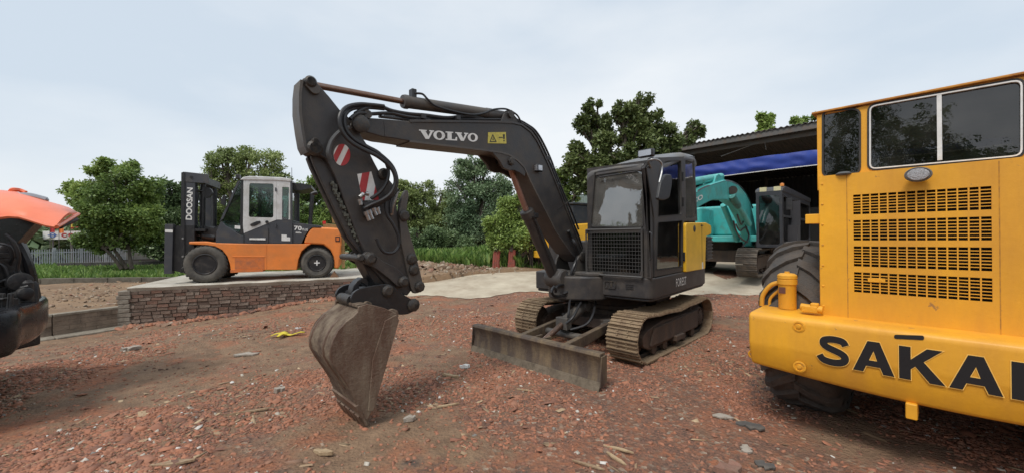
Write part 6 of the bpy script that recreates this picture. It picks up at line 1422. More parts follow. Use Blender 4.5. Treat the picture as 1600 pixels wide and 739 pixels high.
0 and print('teal cab', y0_, y1_, zb_t, zt_t)
TC = mat('teal_cab_charcoal', (.028, .030, .036), .5, dirt=(.08, .07, .06), amt=.25, scale=6)
b = MB(); b.ring(rep([(y0_, zb_t), (y0_, zt_t-.05), (y1_, zt_t-.05), (y1_, zb_t)]), rpoly([(y0_+.06, zb_t+.08), (y0_+.07, zt_t-.16), (y1_-.07, zt_t-.16), (y1_-.06, zb_t+.08)], .06), CXF-.06, CXF, 'yz')
b.ring(rep([(x1_t, zb_t), (x1_t, zt_t-.05), (CXF-.06, zt_t-.05), (CXF-.06, zb_t)]), rpoly([(x1_t+.12, zb_t+.15), (x1_t+.14, zt_t-.2), (CXF-.2, zt_t-.2), (CXF-.15, zb_t+.15)], .06), y1_-.05, y1_)
b.ring(rep([(x1_t, zb_t), (x1_t, zt_t-.05), (CXF-.06, zt_t-.05), (CXF-.06, zb_t)]), rpoly([(CXF-1.2, zb_t+.75), (CXF-1.2, zt_t-.2), (CXF-.2, zt_t-.2), (CXF-.2, zb_t+.75)], .06), y0_, y0_+.05)
tcab = b.build('cab', TC, tex_)
b = MB(); b.prism(rpoly([(x1_t, zt_t-.06), (x1_t, zt_t+.08), (CXF-.4, zt_t+.10), (CXF-.02, zt_t), (CXF+.01, zt_t-.08)], [.04, .15, .2, .1, .03]), y0_-.02, y1_+.02); b.build('roof', TC, tcab, bevel=.03)
b = MB(); b.prism([(y0_+.06, zb_t+.08), (y0_+.07, zt_t-.16), (y1_-.07, zt_t-.16), (y1_-.06, zb_t+.08)], CXF-.03, CXF-.025, 'yz'); b.build('windshield', glass('teal_cab_glass', (.16, .2, .2), 1.0, .02, 1.9), tcab)
b = MB(); b.prism([(x1_t+.12, zb_t+.15), (x1_t+.14, zt_t-.2), (CXF-.2, zt_t-.2), (CXF-.15, zb_t+.15)], y1_-.03, y1_-.025); b.build('door_glass', glass('teal_door_glass', (.012, .014, .014), .5, .05, 1.4), tcab)
b = MB(); b.span((x1_t+.1, y1_-.02, zb_t+.8), (CXF-.15, y1_+.02, zb_t+.86)); b.span(((x1_t+CXF)/2-.12, y1_-.02, zb_t+.1), ((x1_t+CXF)/2-.08, y1_+.02, zt_t-.15)); b.build('door_bar', TC, tcab)
b = MB(); b.span((x1_t, y0_, zb_t), (x1_t+.04, y1_, zt_t-.1)); b.span((x1_t, y0_, zb_t), (CXF-.1, y1_, zb_t+.04)); b.span((-.3, y0_+.3, zb_t+.1), (.3, y0_+.8, zb_t+.6)); b.span((-.35, y0_+.3, zb_t+.6), (-.2, y0_+.8, zb_t+1.3)); b.build('cab_interior', SEAT, tcab)
for f_ in (.28, .82): b = MB(); yq = y0_+(y1_-y0_)*f_; b.box((CXF-.05, yq, zt_t+.0), (.10, .16, .12)); b.build('roof_lamp', mat('yellowish_lamp', (.55, .50, .30), .3), tcab)
b = MB(); b.lathe([(.05, 0), (.05, .07), (.0, .09)], (CXF-.35, y0_+.55, zt_t+.09), (0, 0, 1), 12); b.build('beacon', mat('orange_beacon', (.7, .25, .05), .3), tcab)
b = MB(); b.box((CXF-.12, y1_+.14, zt_t-.42), (.05, .14, .30)); b.tube([(CXF-.05, y1_, zt_t-.15), (CXF-.2, y1_+.13, zt_t-.3)], .012, 6); b.build('mirror', BLACK, tcab, bevel=.02)
# house
b = MB(); b.span((-1.9, -1.25, .95), (1.2, 1.25, 1.12)); th_o = b.build('house_frame', TEAL, tex_, bevel=.03)
b = MB(); b.prism(rpoly([(-.2, -1.2), (-.2, -.35), (1.05, -.35), (1.05, -1.2)], .12), 1.12, 2.0, 'xy'); b.build('side_cover', TEAL, tex_, bevel=.08, seg=3)
b = MB(); b.prism(rpoly([(-2.1, -1.2), (-2.1, 1.2), (-.5, 1.2), (-.5, -1.2)], .25), 1.12, 2.1, 'xy'); b.build('counterweight', TEAL, tex_, bevel=.08, seg=3)
b = MB(); b.box((1.055, -.85, 1.35), (.012, .26, .10)); b.build('number_plate', TEAL2, tex_)
TM = mat('grey_track', (.10, .085, .07), .8, dirt=(.2, .16, .12), amt=.4, scale=8, bump=.4)
sm2 = make_shoe(.50, .17, TM)
crawler_track(tex_, 1.0, 1.5, -1.5, .36, .40, .50, sm2, 48, 1, RUSTDARK, BLACK); crawler_track(tex_, -1.0, 1.5, -1.5, .36, .40, .50, sm2, 48, -1, RUSTDARK, BLACK)
b = MB(); b.span((-.8, -.8, .35), (.8, .8, .7)); b.lathe([(.55, .7), (.55, .96)], (0, 0, 0), (0, 0, 1), 28); b.build('carbody', RUSTDARK, tex_, bevel=.02)
# boom on its plane just right of the cab
YB = y0_-.14
tb_px = [(1180, 388), (1174, 384), (1169, 362), (1162, 342), (1151, 322), (1136, 312), (1114, 312), (1098, 320), (1085, 328), (1070, 334), (1050, 345), (1030, 360), (1022, 352), (1040, 330), (1062, 313), (1080, 303), (1096, 295), (1110, 288), (1122, 284), (1132, 281), (1143, 283), (1155, 290), (1166, 303), (1173, 318), (1178, 340), (1182, 365)]
b = MB(); b.prism([tY(a, c, YB) for a, c in tb_px], YB-.20, YB); tboom = b.build('boom', TEAL, tex_, bevel=.02)
b = MB(); b.prism([tY(a, c, YB) for a, c in ((1120, 287), (1124, 274), (1128, 271), (1134, 277), (1141, 284))], YB-.3, YB-.06); b.build('cylinder_bracket', TEAL, tboom, bevel=.01)
def tp(px, py, y): x, z = tY(px, py, y); return (x, y, z)
b = MB(); b.cyl(tp(1126, 276, YB-.18), tp(1050, 290, YB-.18), .085, 16); b.build('stick_cylinder', TEAL, tex_)
b = MB(); b.cyl(tp(1143, 305, YB+.05), tp(1170, 350, YB+.12), .075, 14); b.build('boom_cylinder', TEAL, tex_)
b = MB(); b.cyl(tp(1143, 305, YB+.05), tp(1153, 322, YB+.08), .085, 14); b.build('cylinder_rod', TEAL2, tex_)
b = MB(); b.cyl(tp(1130, 320, YB-.45), tp(1152, 375, YB-.35), .075, 14); b.build('boom_cylinder', TEAL, tex_)
b = MB(); b.cyl(tp(1145, 297, YB-.4), tp(1145, 297, YB+.08), .10, 14); b.build('pin', PIN, tboom)
for i_, pix in enumerate(([(1085, 300), (1100, 292), (1116, 286), (1130, 282), (1146, 285), (1160, 295), (1170, 310), (1176, 325)], [(1080, 306), (1098, 294), (1118, 287), (1136, 283), (1150, 290), (1163, 305), (1172, 325)], [(1150, 350), (1156, 360), (1165, 355), (1170, 370), (1160, 385)], [(1146, 345), (1150, 360), (1158, 372), (1168, 378)], [(1152, 335), (1158, 350), (1163, 345), (1168, 362)])):
    b = MB(); b.tube(smooth_path([tp(a, c, YB-.1+.08*i_ if i_ < 2 else YB+.05) for a, c in pix]), .022, 6); b.build('hydraulic_hose', HOSE, tex_)
e1, e2, e3 = tY(1046, 338, YB), tY(1098, 310.5, YB), tY(1045, 329, YB)
decal('lettering', font_mesh('KOBELCO', .03), WHITE, tboom, (e1[0], YB, e1[1]), (e2[0]-e1[0], 0, e2[1]-e1[1]), (.02, 0, e3[1]-e1[1]), (0, 1, 0), lift=.006, label='KOBELCO in white capitals')
stp = [tY(a, c, YB) for a, c in ((1020, 345), (1036, 352), (1030, 400), (1014, 440), (1006, 436), (1010, 390))]
b = MB(); b.prism(stp, YB-.32, YB-.05); b.build('stick', TEAL, tex_, bevel=.02)
bp_ = stp[4]; b = MB(); b.prism(rpoly([(bp_[0]-.1, bp_[1]+.15), (bp_[0]+.35, bp_[1]+.1), (bp_[0]+.45, .5), (bp_[0]+.1, .03), (bp_[0]-.35, .25)], .1), YB-.7, YB+.3); b.build('bucket', RUSTDARK, tex_, bevel=.02)

# ================================================================== THE OPEN SHED
SH_A = Vector((12.0, 15.6, 0)); shd = Vector((-.677, .736, 0)).normalized(); SHF = Frame(SH_A.x, SH_A.y, math.atan2(shd.y, shd.x), .3)   # +X along the front to the left, +Y towards the viewer? (checked)
sy = 1 if (SHF.M.to_3x3() @ Vector((0, 1, 0))).dot(Vector((.6, .8, 0))) > 0 else -1      # local y sign that points into the shed
sh = thing('open_shed', 'dark open-fronted steel shed with corrugated roof behind the teal excavator', 'shed', SHF.M)
DK = mat('dark_corrugated_wall', (.035, .034, .033), .75, dirt=(.06, .052, .045), amt=.4, scale=2, streak=True, bump=.2); RF = mat('weathered_unlit_roof_sheet', (.055, .050, .048), .7, dirt=(.085, .068, .055), amt=.4, scale=2, streak=True); SSTEEL = mat('shed_steel', (.11, .105, .10), .6, dirt=(.15, .10, .07), amt=.3, scale=3)  # roof sheet is dark rusty, darkened further so the underside reads unlit
X0_, X1_, DEP, ZF, ZB = -7.5, 7.6, 9.0, 5.46, 4.5
def corr(x0, x1, n, fn, thick=0):
    V_ = []; Fc = []
    for i in range(n+1):
        x = x0+(x1-x0)*i/n; h = .028*(1 if i % 2 else -1)
        for p in fn(x, h): V_.append(p)
    for i in range(n): Fc.append((i*2, i*2+1, i*2+3, i*2+2))
    return V_, Fc
npan = 15
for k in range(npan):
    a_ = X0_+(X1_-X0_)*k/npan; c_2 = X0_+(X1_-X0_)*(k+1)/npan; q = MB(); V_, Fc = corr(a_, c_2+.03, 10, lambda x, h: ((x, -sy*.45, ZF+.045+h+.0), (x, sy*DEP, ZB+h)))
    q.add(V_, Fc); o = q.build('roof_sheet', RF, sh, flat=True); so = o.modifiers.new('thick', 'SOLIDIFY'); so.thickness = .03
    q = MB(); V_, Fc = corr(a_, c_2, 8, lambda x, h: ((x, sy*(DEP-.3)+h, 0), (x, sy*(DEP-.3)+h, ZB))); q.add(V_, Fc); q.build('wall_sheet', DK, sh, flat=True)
for xe in (X0_, X1_):
    q = MB(); q.v = []; n = 40
    for i in range(n+1):
        y = DEP*i/n; h = .025*(1 if i % 2 else -1); zt_ = ZF+(ZB-ZF)*i/n; q.v += [(xe+h, sy*y, 0), (xe+h, sy*y, zt_)]
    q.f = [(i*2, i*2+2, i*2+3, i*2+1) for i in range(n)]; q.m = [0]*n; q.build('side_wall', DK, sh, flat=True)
q = MB(); q.span((X0_, -sy*.40, ZF-.22), (X1_, -sy*.30, ZF+.00)); q.build('fascia_beam', SSTEEL, sh)
q = MB(); q.span((X0_, -sy*.02, ZF-.40), (X1_, sy*.10, ZF-.24)); q.build('front_beam', SSTEEL, sh)
for x in (X0_+.1, -1.2, X1_-.1):
    q = MB(); q.span((x-.07, 0, 0), (x+.07, sy*.14, ZF-.25)); q.build('post', SSTEEL, sh); q = MB(); q.span((x-.05, sy*.14, ZF-.45), (x+.05, sy*.26, ZF-.25)); q.cyl((x, 0, ZF-.3), (x, sy*DEP, ZB-.1), .06, 6); q.build('rafter', SSTEEL, sh)
q = MB(); q.cyl((2.2, -.05*sy, ZF-.4), (3.5, -.05*sy, 4.75), .022, 5); q.build('stay_rod', SSTEEL, sh)
q = MB(); q.cyl((1.75, -.05*sy, ZF-.4), (1.7, -.05*sy, 4.75), .014, 5); q.build('stay_rod', SSTEEL, sh)
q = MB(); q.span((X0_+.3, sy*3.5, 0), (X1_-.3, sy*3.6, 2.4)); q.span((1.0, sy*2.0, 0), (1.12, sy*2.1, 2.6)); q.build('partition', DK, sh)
q = MB(); q.span((3.55, -.02*sy, .0), (4.15, -.08*sy, 2.05)); q.build('leaning_panel', mat('grey_sheet', (.16, .16, .15), .6, dirt=(.1, .09, .08), amt=.4), sh)
# blue tarpaulin hung along the front
def tz_(px, py): 
    x, z = SHF.Y(px, py, -sy*.12); return x, z
nT, mT = 120, 10; q = MB(); rT = random.Random(4)
za_, zb_3 = tz_(1277, 235), tz_(1277, 258); zc_3, zd_3 = tz_(1088, 258), tz_(1088, 279)
0 and print('tarp', za_, zb_3, zc_3, zd_3)
xl, xr_ = -6.0, 7.2
for i in range(nT+1):
    x = xl+(xr_-xl)*i/nT; top_ = (za_[1]+zc_3[1])/2+.025*math.sin(x*.9)+.008*math.sin(x*5); bot_ = (zb_3[1]+zd_3[1])/2+.02*math.sin(x*.8+1)
    for j in range(mT+1):
        t = j/mT; z = top_+(bot_-top_)*t
        y = .10+.07*math.sin(math.pi*t)+.03*math.sin(x*1.3+t*6)*math.sin(math.pi*t)+.02*math.sin(x*3.3-t*8)*t+.012*math.sin(x*8+t*9+math.sin(x*2)*2)
        q.v.append((x, -sy*y, z))
for i in range(nT):
    for j in range(mT): a = i*(mT+1)+j; q.f.append((a, a+1, a+mT+2, a+mT+1))
q.m = [0]*len(q.f); tarp = q.build('blue_tarpaulin', mat('blue_tarp', (.012, .034, .24), .5, dirt=(.022, .055, .30), amt=.4, scale=2, bump=.15, bscale=5), None, SHF.M, angle=180); tag(tarp, 'long creased blue tarpaulin strip hanging across the front of the dark shed', 'tarpaulin')
q = MB(); q.tube([(xl+(xr_-xl)*i/60, -sy*.16, (zb_3[1]+zd_3[1])/2+.02*math.sin((xl+(xr_-xl)*i/60)*.8+1)-.012) for i in range(61)], .018, 5); q.build('white_hem', WHITE, tarp)
# small pale green shed and yellow machine glimpsed between boom and cab
G2 = at(900, 400, 21); gs = thing('small_shed', 'small shed with pale grey green sheet roof glimpsed between the boom and the cab', 'shed', Matrix.Translation((G2.x, G2.y, .35)) @ Matrix.Rotation(R(-30), 4, 'Z'))
GS = mat('pale_green_sheet', (.25, .31, .29), .6, dirt=(.18, .2, .18), amt=.4, scale=2, streak=True)
for k in range(9):
    q = MB(); V_, Fc = corr(-.9+k*.55, -.9+k*.55+.54, 8, lambda x, h: ((x, -.2+h, 2.35), (x, -.2+h+.02, 3.25))); q.add(V_, Fc); q.build('sheet', GS, gs, flat=True)
q = MB(); q.span((-.9, -.15, 3.26), (4, 3, 3.3)); q.span((-.9, 3, 0), (4, 3.1, 3.2)); q.span((-.9, -.1, 0), (-.8, 3, 3.2)); q.span((3.9, -.1, 0), (4, 3, 3.2)); q.build('shell', DK, gs)
YM = thing('wheel_loader', 'yellow machine half hidden behind the boom foot and cab of the grey excavator', 'loader', Matrix.Translation((at(890, 400, 15.0).x, 15.0, .38)) @ Matrix.Rotation(R(35), 4, 'Z'))
YP = mat('loader_yellow', (.78, .42, .03), .5, dirt=(.5, .28, .05), amt=.25, scale=4)
q = MB(); q.prism(rpoly([(-1.2, .55), (-1.2, 1.35), (-.9, 1.5), (1.1, 1.62), (1.2, .6)], .1), -.6, .6); q.build('body', YP, YM, bevel=.05, seg=3)
q = MB(); q.span((-.3, -.5, 1.5), (.9, .5, 2.25)); q.build('cab', TC, YM, bevel=.05)
q = MB(); q.span((-.36, -.56, 2.25), (.96, .56, 2.33)); q.build('cab_roof', TC, YM, bevel=.03)
for x in (-.75, .75):
    for y in (-.75, .55): q = MB(); q.lathe([(.2, 0), (.42, .02), (.5, .06), (.5, .18), (.42, .22), (.2, .22)], (x, y, .5), (0, 1, 0), 24); q.build('wheel', RUBBER, YM)
q = MB(); 0 and q.prism(rpoly([(-1.2, .9), (-1.75, .55), (-2.0, .2), (-1.9, .15), (-1.6, .4), (-1.2, .6)], .04), -.25, .25); q.span((-1.5, -.3, .35), (-1.1, .3, .6)); q.build('tow_block', YP, YM, bevel=.03)

# ================================================================== THE ORANGE MACHINE AT THE LEFT EDGE
OR = mat('hood_orange_red', (.82, .17, .06), .38, dirt=(.70, .16, .07), amt=.25, scale=3, coat=.3, bump=.02); BK = mat('gloss_black_paint', (.016, .017, .020), .22, dirt=(.028, .026, .025), amt=.25, scale=5, bump=.05); ENG = mat('oily_engine_parts', (.022, .022, .024), .45, .3, dirt=(.06, .055, .05), amt=.35, scale=14, bump=.3)
LO = Vector((-5.15, 3.35, 0)); LF = Frame(LO.x, LO.y, 0)
lm_ = thing('mini_excavator', 'orange-red machine at the left edge, engine hood raised over a black engine bay', 'excavator', LF.M)
# counterweight: curved wrap-around shell seen from behind
def arcp(px_py, z): p = onZw(px_py[0], px_py[1], z); return Vector((p.x-LO.x, p.y-LO.y))
ctrl = [Vector((-.35, -1.25)), Vector((.55, -.95)), arcp((0, 489), .94), arcp((35, 478), .94), arcp((60, 471), .94), arcp((73, 465), .94), Vector((.33, .76)), Vector((.05, .88)), Vector((-.5, .95))]
cp = [(v.x, v.y) for v in smooth_path([Vector((p.x, p.y, 0)) for p in ctrl], 5)]
q = MB(); n = len(cp); lv = [(.565, -.12), (.585, -.05), (.64, -.012), (.75, 0), (.90, 0), (.935, -.015), (.945, -.05), (.945, -.20)]
nr = [None]*n
for i in range(n):
    d_ = (Vector(cp[min(i+1, n-1)])-Vector(cp[max(i-1, 0)])).normalized(); nr[i] = Vector((d_.y, -d_.x))
for z, of in lv:
    for i in range(n): p = Vector(cp[i])+nr[i]*of; q.v.append((p.x, p.y, z+(.0)))
for a_ in range(len(lv)-1):
    for i in range(n-1): q.f.append((a_*n+i, a_*n+i+1, (a_+1)*n+i+1, (a_+1)*n+i))
q.f.append(tuple(range(n))); q.f.append(tuple((len(lv)-1)*n+i for i in range(n-1, -1, -1))); q.m = [0]*len(q.f)
q.build('counterweight', BK, lm_, angle=50)
def lp(px, py, Y): p = at(px, py, Y)-LO; return p
# black side frame and bulkhead behind the engine
q = MB(); sil = [(-40, 335), (0, 336), (62, 340), (48, 356), (26, 380), (32, 394), (38, 410), (43, 430), (47, 450), (51, 470), (36, 478), (-40, 495)]
v0 = [lp(a, c, 3.85) for a, c in sil]; v1 = [p+Vector((-.05, .12, 0)) for p in v0]; k = len(v0); q.v = [tuple(p) for p in v0+v1]; q.f = [tuple(range(k)), tuple(range(2*k-1, k-1, -1))]+[(i, k+i, k+(i+1) % k, (i+1) % k) for i in range(k)]; q.m = [0]*len(q.f); q.build('bulkhead', BK, lm_)
rim = smooth_path([lp(28, 380, 3.72), lp(36, 394, 3.74), lp(45, 415, 3.76), lp(51, 440, 3.78), lp(55, 466, 3.8)], 4); q = MB(); q.tube(rim, .035, 8); q.build('bay_rim', BK, lm_)
eng = thing
er = random.Random(8)
parts = [('air_filter', (14, 440, 3.62), .085, 'h'), ('engine_block', (-12, 425, 3.62), .17, 'b'), ('muffler', (-2, 392, 3.65), .075, 'h'), ('oil_filter', (42, 456, 3.66), .045, 'v'), ('fuel_filter', (52, 458, 3.72), .035, 'v'), ('fan_shroud', (22, 458, 3.60), .055, 'h'), ('pump', (-20, 462, 3.5), .09, 'b'), ('battery', (8, 474, 3.45), .06, 'b')]
for nm, (a, c, Y_), s_, kd in parts:
    p = lp(a, c, Y_); q = MB()
    if kd == 'h': q.lathe([(s_*.5, 0), (s_, .01), (s_, .05), (s_*.88, .06), (s_*.88, .16), (s_, .17), (s_, .22), (s_*.6, .23)], p+Vector((-.1, .08, 0)), (.8, -.3, 0), 20)
    elif kd == 'v': q.lathe([(s_*.6, -.1), (s_, -.09), (s_, .09), (s_*.5, .12)], p, (0, 0, 1), 16)
    else:
        q.box(p, (s_*1.8, s_*1.8, s_*1.5)); q.box(p+Vector((.05, -.05, s_*.9)), (s_*1.2, s_*1.1, s_*.3))
        for j in range(4): q.cyl(p+Vector((-.1+.07*j, -s_*.95, -.05)), p+Vector((-.1+.07*j, -s_*.8, .1)), .02, 8)
    q.build(nm, ENG, lm_, bevel=.01)
for pix in ([(0, 380), (14, 384), (20, 400), (16, 415), (26, 430)], [(8, 365), (22, 378), (30, 400), (28, 420), (42, 440)], [(0, 440), (14, 436), (28, 448), (45, 446)], [(-5, 410), (8, 418), (20, 452), (38, 462)]):
    q = MB(); q.tube(smooth_path([lp(a, c, 3.55+.03*i) for i, (a, c) in enumerate(pix)]), .013, 7); q.build('engine_hose', HOSE, lm_)
q = MB(); q.span((-.9, -.9, .84), (.05, .95, .90)); q.build('engine_deck', BK, lm_)
# raised hood: curved sheet with thickness
near_ = [(-60, 352), (-20, 341), (0, 337), (16, 335), (32, 336), (46, 340), (60, 344.5), (74, 349), (88, 351.5)]; far_ = [(-60, 296), (-20, 294), (0, 297.5), (25, 300), (52, 308), (72, 314), (92, 319), (108, 324), (122, 332)]
q = MB(); m1, m2 = 9, 7
for t_i in range(2):
    for i in range(m1):
        A_ = lp(*near_[i], 3.55); C_2 = lp(*far_[i], 4.15)
        for j in range(m2):
            t = j/(m2-1); p = A_.lerp(C_2, t)+Vector((0, 0, .10*math.sin(math.pi*t)*(.5+.5*(1-i/8)))); q.v.append((p.x, p.y, p.z-(.025*t_i)))
for i in range(m1-1):
    for j in range(m2-1): a = i*m2+j; q.f.append((a, a+1, a+m2+1, a+m2)); a += m1*m2; q.f.append((a, a+m2, a+m2+1, a+1))
K_ = m1*m2
for j in range(m2-1):
    for i in (0, m1-1): a = i*m2+j; q.f.append((a, a+1, K_+a+1, K_+a))
for i in range(m1-1):
    for j in (0, m2-1): a = i*m2+j; q.f.append((a, a+m2, K_+a+m2, K_+a))
q.m = [0]*len(q.f); hd = q.build('hood', OR, lm_, angle=60)
q = MB(); P_ = [lp(*p, 3.55)+Vector((0, 0, -.015)) for p in near_]; q.tube(P_, .018, 6); P_ = [lp(88, 351.5, 3.55), lp(96, 347, 3.7), lp(106, 341, 3.85), lp(116, 335, 4.0), lp(122, 332, 4.15)]; q.tube([p+Vector((0, 0, -.015)) for p in P_], .018, 6); q.build('hood_lip', OR, hd)
q = MB(); P_ = [lp(95, 345, 3.8), lp(110, 338, 3.95), lp(120, 335, 4.1)]; q.tube([p+Vector((-.02, 0, -.05)) for p in P_], .03, 6); q.build('hood_seal', RUBBER, hd)
q = MB(); P_ = [lp(16, 303, 4.05), lp(20, 299.5, 4.05), lp(30, 300, 4.1), lp(40, 304, 4.12)]; q.tube(smooth_path([p+Vector((0, 0, .02)) for p in P_]), .022, 6); q.build('hood_handle', OR, hd)
q = MB(); P0_, P1_ = lp(26, 308, 3.95), lp(76, 318, 4.08); q.tube(smooth_path([P0_+Vector((0, 0, .012)), P0_.lerp(P1_, .4)+Vector((0, 0, .04)), P1_+Vector((0, 0, .03))]), [.012]+[.03]*9+[.012], 8); q.build('silver_trim', mat('silver_trim', (.35, .36, .38), .3, .6), hd)
sm3 = make_shoe(.35, .12, mat('black_rubber_track', (.03, .03, .03), .8))
crawler_track(lm_, -.25, .6, -.9, .25, .27, .35, sm3, 38, 1, BK, BLACK)
q = MB(); q.span((-1.2, -.9, .40), (.1, .9, .56)); q.build('carbody', BK, lm_, bevel=.02)

# ================================================================== FAR LEFT: FENCE, SIGN, WALL
WF = mat('fence_white', (.42, .44, .47), .6, dirt=(.25, .26, .27), amt=.3, scale=5)
fa, fb2 = at(40, 418, 19.5), at(203, 416, 22.5); fa.z = fb2.z = .06; dv = (fb2-fa); L_ = dv.length
fe = thing('picket_fence', 'low white metal picket fence at the far side of the weeds', 'fence', Matrix.Translation(fa) @ Matrix.Rotation(math.atan2(dv.y, dv.x), 4, 'Z'))
np_ = 46; q = MB(); q.box((0, 0, .50), (.055, .03, 1.0)); q.v = [(x*(1 if z < .9 else .5), y, z) for x, y, z in q.v]; pme = bpy.data.meshes.new('picket'); pme.from_pydata(q.v, [], q.f); pme.materials.append(WF); frr = random.Random(6)
for k in range(np_): o = link('picket', pme, fe); o.location = (L_*(k+.5)/np_, -.03, .05+frr.uniform(-.01, .01)); o.rotation_euler = (0, frr.uniform(-.012, .012), 0)
for z in (.28, .88): q = MB(); q.box((L_/2, 0, z), (L_, .03, .06)); q.build('rail', WF, fe)
for k in range(5): q = MB(); q.box((L_*k/4, .04, .55), (.10, .10, 1.15)); q.build('post', WF, fe)
GW = mat('grey_block_wall', (.24, .235, .22), .9, dirt=(.14, .13, .115), amt=.45, scale=1.2, bump=.3, streak=True)
ga_, gb_ = at(186, 415, 22.2), at(330, 415, 25); dv = gb_-ga_; gw = thing('block_wall', 'stained grey concrete wall behind the round tree trunk and the fork of the forklift', 'wall', Matrix.Translation((ga_.x, ga_.y, 0)) @ Matrix.Rotation(math.atan2(dv.y, dv.x), 4, 'Z')); L_ = math.hypot(dv.x, dv.y)
for k in range(7):
    for z_ in (0, 1): q = MB(); q.box((L_*(k+.5)/7, 0, .5+z_*.93), (L_/7-.015, .14, .92)); q.build('panel', GW, gw, bevel=.008)
q = MB(); q.box((L_/2, -.12, .22), (L_, .3, .45)); q.build('base', mat('dark_plinth', (.06, .055, .05), .9), gw)
dwl = at(105, 414, 19.5); q = MB(); 
dw_ = thing('dark_low_wall', 'dark low masonry strip at the right end of the picket fence', 'low wall', Matrix.Translation((dwl.x, dwl.y-.4, 0)) @ Matrix.Rotation(R(10), 4, 'Z'))
for k in range(7): q = MB(); q.box((.4+k*.72, 0, .30), (.70, .2, .34)); q.build('block', MATS['dark_plinth'], dw_, bevel=.01)
# signboard and flags
sc_ = at(96, 367, 30); sg = thing('signboard', 'white signboard with a blue round emblem and red letter C behind the fence', 'sign', Matrix.Translation(sc_) @ Matrix.Rotation(R(18), 4, 'Z'))
q = MB(); q.box((.05, 0, 0), (2.2, .08, .62)); q.build('board', WHITE, sg)
q = MB(); q.cyl((-.5, 0, -2.6), (-.5, 0, -.3), .05, 8); q.cyl((.6, 0, -2.6), (.6, 0, -.3), .05, 8); q.build('sign_post', SSTEEL, sg)
BLUE = mat('logo_blue', (.03, .10, .35), .5)
q = MB(); q.ring(ell(-.48, 0, .19, .19, 20), ell(-.48, 0, .12, .12, 20), -.05, -.045); q.build('emblem', BLUE, sg); q = MB(); q.prism(ell(-.48, 0, .30, .045, 20), -.056, -.05); q.build('emblem_band', BLUE, sg)
decal('lettering', font_mesh('C', .06), RED, sg, (.02, -.05, -.16), (.32, 0, 0), (0, 0, .32), (0, -1, 0), lift=.01, label='red letter C')
decal('lettering', font_mesh('O', .06), RED, sg, (.42, -.05, -.16), (.32, 0, 0), (0, 0, .32), (0, -1, 0), lift=.01)
for i, (a, c, lab, m_) in enumerate(((78, 357, 'small red and pale flag on the left end of the signboard', RED), (92, 358, 'small orange flag above the middle of the signboard', mat('flag_orange', (.7, .2, .05), .7)), (110, 352, 'red triangular flag with a yellow patch right of the signboard', RED))):
    p = at(a, c, 29.5); fg = thing('flag', lab, 'flag', Matrix.Translation(p), 'flags around the signboard'); q = MB()
    w_f = .35 if i < 2 else .9; h_f = .55 if i < 2 else .55
    for u in range(6):
        for v in range(2): q.v.append((w_f*u/5, .05*math.sin(u*1.3), (v-.5)*h_f*(1-.55*u/5 if i == 2 else 1)))
    q.f = [(u*2, u*2+1, u*2+3, u*2+2) for u in range(5)]; q.m = [0]*5; q.build('cloth', m_, fg)
    q = MB(); q.cyl((0, 0, -3.2), (0, 0, .35), .02, 6); q.build('flag_pole', SSTEEL, fg)
    if i == 2: q = MB(); q.box((.22, -.05, -.02), (.2, .01, .2)); q.build('yellow_patch', mat('flag_yellow', (.8, .6, .05), .7), fg)

# ================================================================== LITTER ON THE RUBBLE
WD = [mat('splinter_pale', (.42, .31, .19), .85, dirt=(.28, .19, .11), amt=.4, scale=20, bump=.3, streak=True), mat('splinter_brown', (.26, .17, .10), .85, dirt=(.35, .26, .17), amt=.4, scale=20, bump=.3, streak=True)]
lr = random.Random(12)
def litter(name, px, py, ln, wd, hh, ang, m, lab, cat, grp=None, jag=.25):
    p = onZw(px, py, 0); p.z = float(hmain(p.x, p.y)); p = onZw(px, py, p.z+.012)
    k = 7; out = []
    for s_ in (1, -1):
        for i in range(k):
            t = i/(k-1); x = (t-.5)*ln; w2 = wd/2*(1-.75*abs(2*t-1)**2.5)*(1+lr.uniform(-jag, jag)); out.append((x if s_ > 0 else -x, s_*w2))
    q = MB(); q.prism(out, 0, hh, 'xy'); q.v = [(x, y, z+.25*hh*lr.uniform(-1, 1)*(z > 0)) for x, y, z in q.v]
    M = Matrix.Translation(p-Vector((0, 0, .006))) @ Matrix.Rotation(R(ang), 4, 'Z') @ Matrix.Rotation(R(lr.uniform(-5, 5)), 4, 'X') @ Matrix.Rotation(R(lr.uniform(-5, 5)), 4, 'Y')
    tag(q.build(name, m, None, M, flat=True), lab, cat, grp)
G_ = 'wood splinters scattered on the brick rubble'
for a in ((704, 586, .20, .05, .02, -25, 0, 'stubby pale wood chip between the bucket and the dozer blade'), (966, 700, .22, .022, .01, -35, 0, 'thin pale stick at the bottom, upper of the trio left of the roller'), (963, 715, .17, .028, .01, -55, 0, 'short pale sliver, middle of the trio at the bottom centre right'), (919, 725, .22, .022, .01, -28, 1, 'thin brown stick at the bottom edge, leftmost of the trio'), (505, 706, .17, .055, .02, -20, 0, 'broad pale wood chunk at the bottom left of the bucket tip'), (270, 722, .26, .06, .012, 12, 1, 'broad flat piece of tan bark at the bottom left'), (385, 642, .34, .035, .012, 14, 1, 'long brown splinter left of the bucket tip'), (820, 608, .18, .012, .008, -30, 0, 'fine pale twig below the dozer blade'), (700, 632, .20, .03, .012, 20, 0, 'pale sliver on bare earth right of the bucket tip')):
    litter('wood_splinter', a[0], a[1], a[2], a[3], a[4], a[5], WD[a[6]], a[7], 'wood splinter', G_)
PL_ = mat('white_plastic', (.62, .62, .60), .5, dirt=(.4, .38, .35), amt=.3, scale=20); GYS = mat('grey_slab', (.085, .078, .072), .85, dirt=(.14, .12, .10), amt=.4, scale=10, bump=.5); PSL = mat('pale_slab', (.36, .32, .27), .85, dirt=(.25, .2, .16), amt=.4, scale=10, bump=.5)
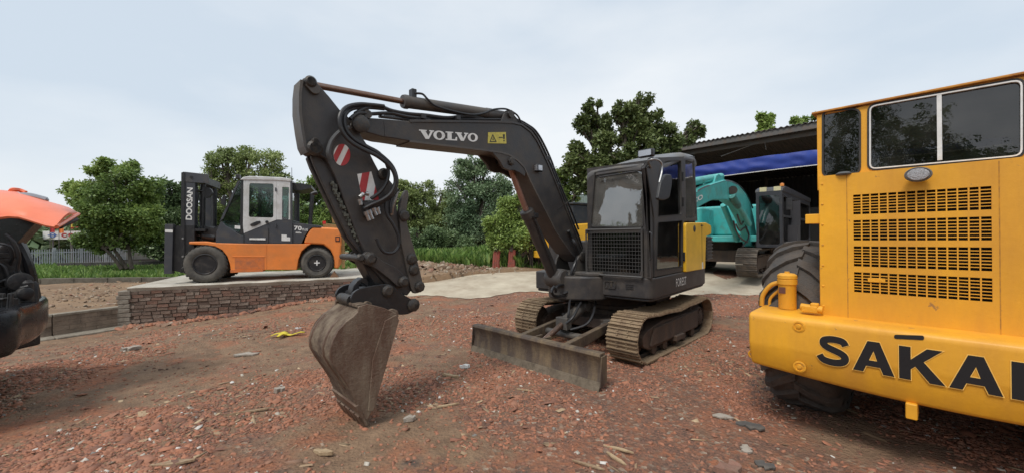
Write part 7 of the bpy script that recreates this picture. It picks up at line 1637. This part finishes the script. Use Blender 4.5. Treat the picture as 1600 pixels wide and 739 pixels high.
G2_ = 'scraps and stones on the brick rubble'
for a in (('plastic_scrap', 726, 572, .12, .09, .03, 40, PL_, 'crumpled white plastic scrap in front of the dozer blade left half', 'plastic scrap'), ('plastic_scrap', 385, 553, .30, .10, .02, 10, PSL, 'pale crumpled sheet on the rubble left of the bucket', 'scrap'), ('plastic_scrap', 466, 512, .10, .06, .02, 0, PL_, 'small white scrap near the yellow rag', 'plastic scrap'), ('stone_slab', 1172, 664, .20, .10, .014, -30, GYS, 'dark grey slate piece by the roller tyre', 'stone'), ('stone_slab', 1130, 650, .16, .06, .012, -20, PSL, 'pale stone fragment left of the dark slate piece', 'stone'), ('stone_slab', 1138, 735, .18, .12, .04, 10, BRK[0], 'flat red brick piece at the bottom edge left of the roller', 'brick piece'), ('stone_slab', 1165, 700, .10, .06, .012, 60, PSL, 'pale chip halfway between the slate piece and the bottom edge', 'stone'), ('stone_slab', 205, 545, .22, .10, .04, 30, PSL, 'pale broken slab near the left end of the brick wall', 'stone'), ('stone_slab', 437, 610, .10, .07, .04, 0, PSL, 'round pale stone on bare earth left of the bucket', 'stone'), ('stone_slab', 345, 483, .13, .08, .06, 10, PL_, 'white block at the foot of the brick wall', 'stone'), ('stone_slab', 1195, 725, .12, .08, .012, -50, GYS, 'small grey stone by the bottom right rubble', 'stone'), ('stone_slab', 640, 655, .10, .06, .03, 30, PSL, 'pale stone right of the bucket tip', 'stone')):
    litter(a[0], a[1], a[2], a[3], a[4], a[5], a[6], a[7], a[8], a[9], G2_, jag=.55)
# yellow rag
p = onZw(448, 522, float(hmain(-2.8, 5.8))+.02); q = MB(); YR = mat('yellow_rag', (.62, .50, .05), .8)
for ang_, ln in ((10, .26), (150, .2), (250, .16), (200, .22)):
    ca_, sa_ = math.cos(R(ang_)), math.sin(R(ang_)); 
    for i in range(5):
        t = i/4; w2 = .045*(1-.5*t)
        for s_ in (-1, 1): q.v.append((ca_*ln*t-sa_*w2*s_, sa_*ln*t+ca_*w2*s_, .02+.02*math.sin(t*5+ang_)))
    k = len(q.v)-10; q.f += [(k+2*i, k+2*i+2, k+2*i+3, k+2*i+1) for i in range(4)]
q.m = [0]*len(q.f); rg = q.build('yellow_rag', YR, None, Matrix.Translation(p)); so = rg.modifiers.new('thick', 'SOLIDIFY'); so.thickness = .01; tag(rg, 'torn yellow rag lying on the rubble between the brick wall and the bucket', 'rag')
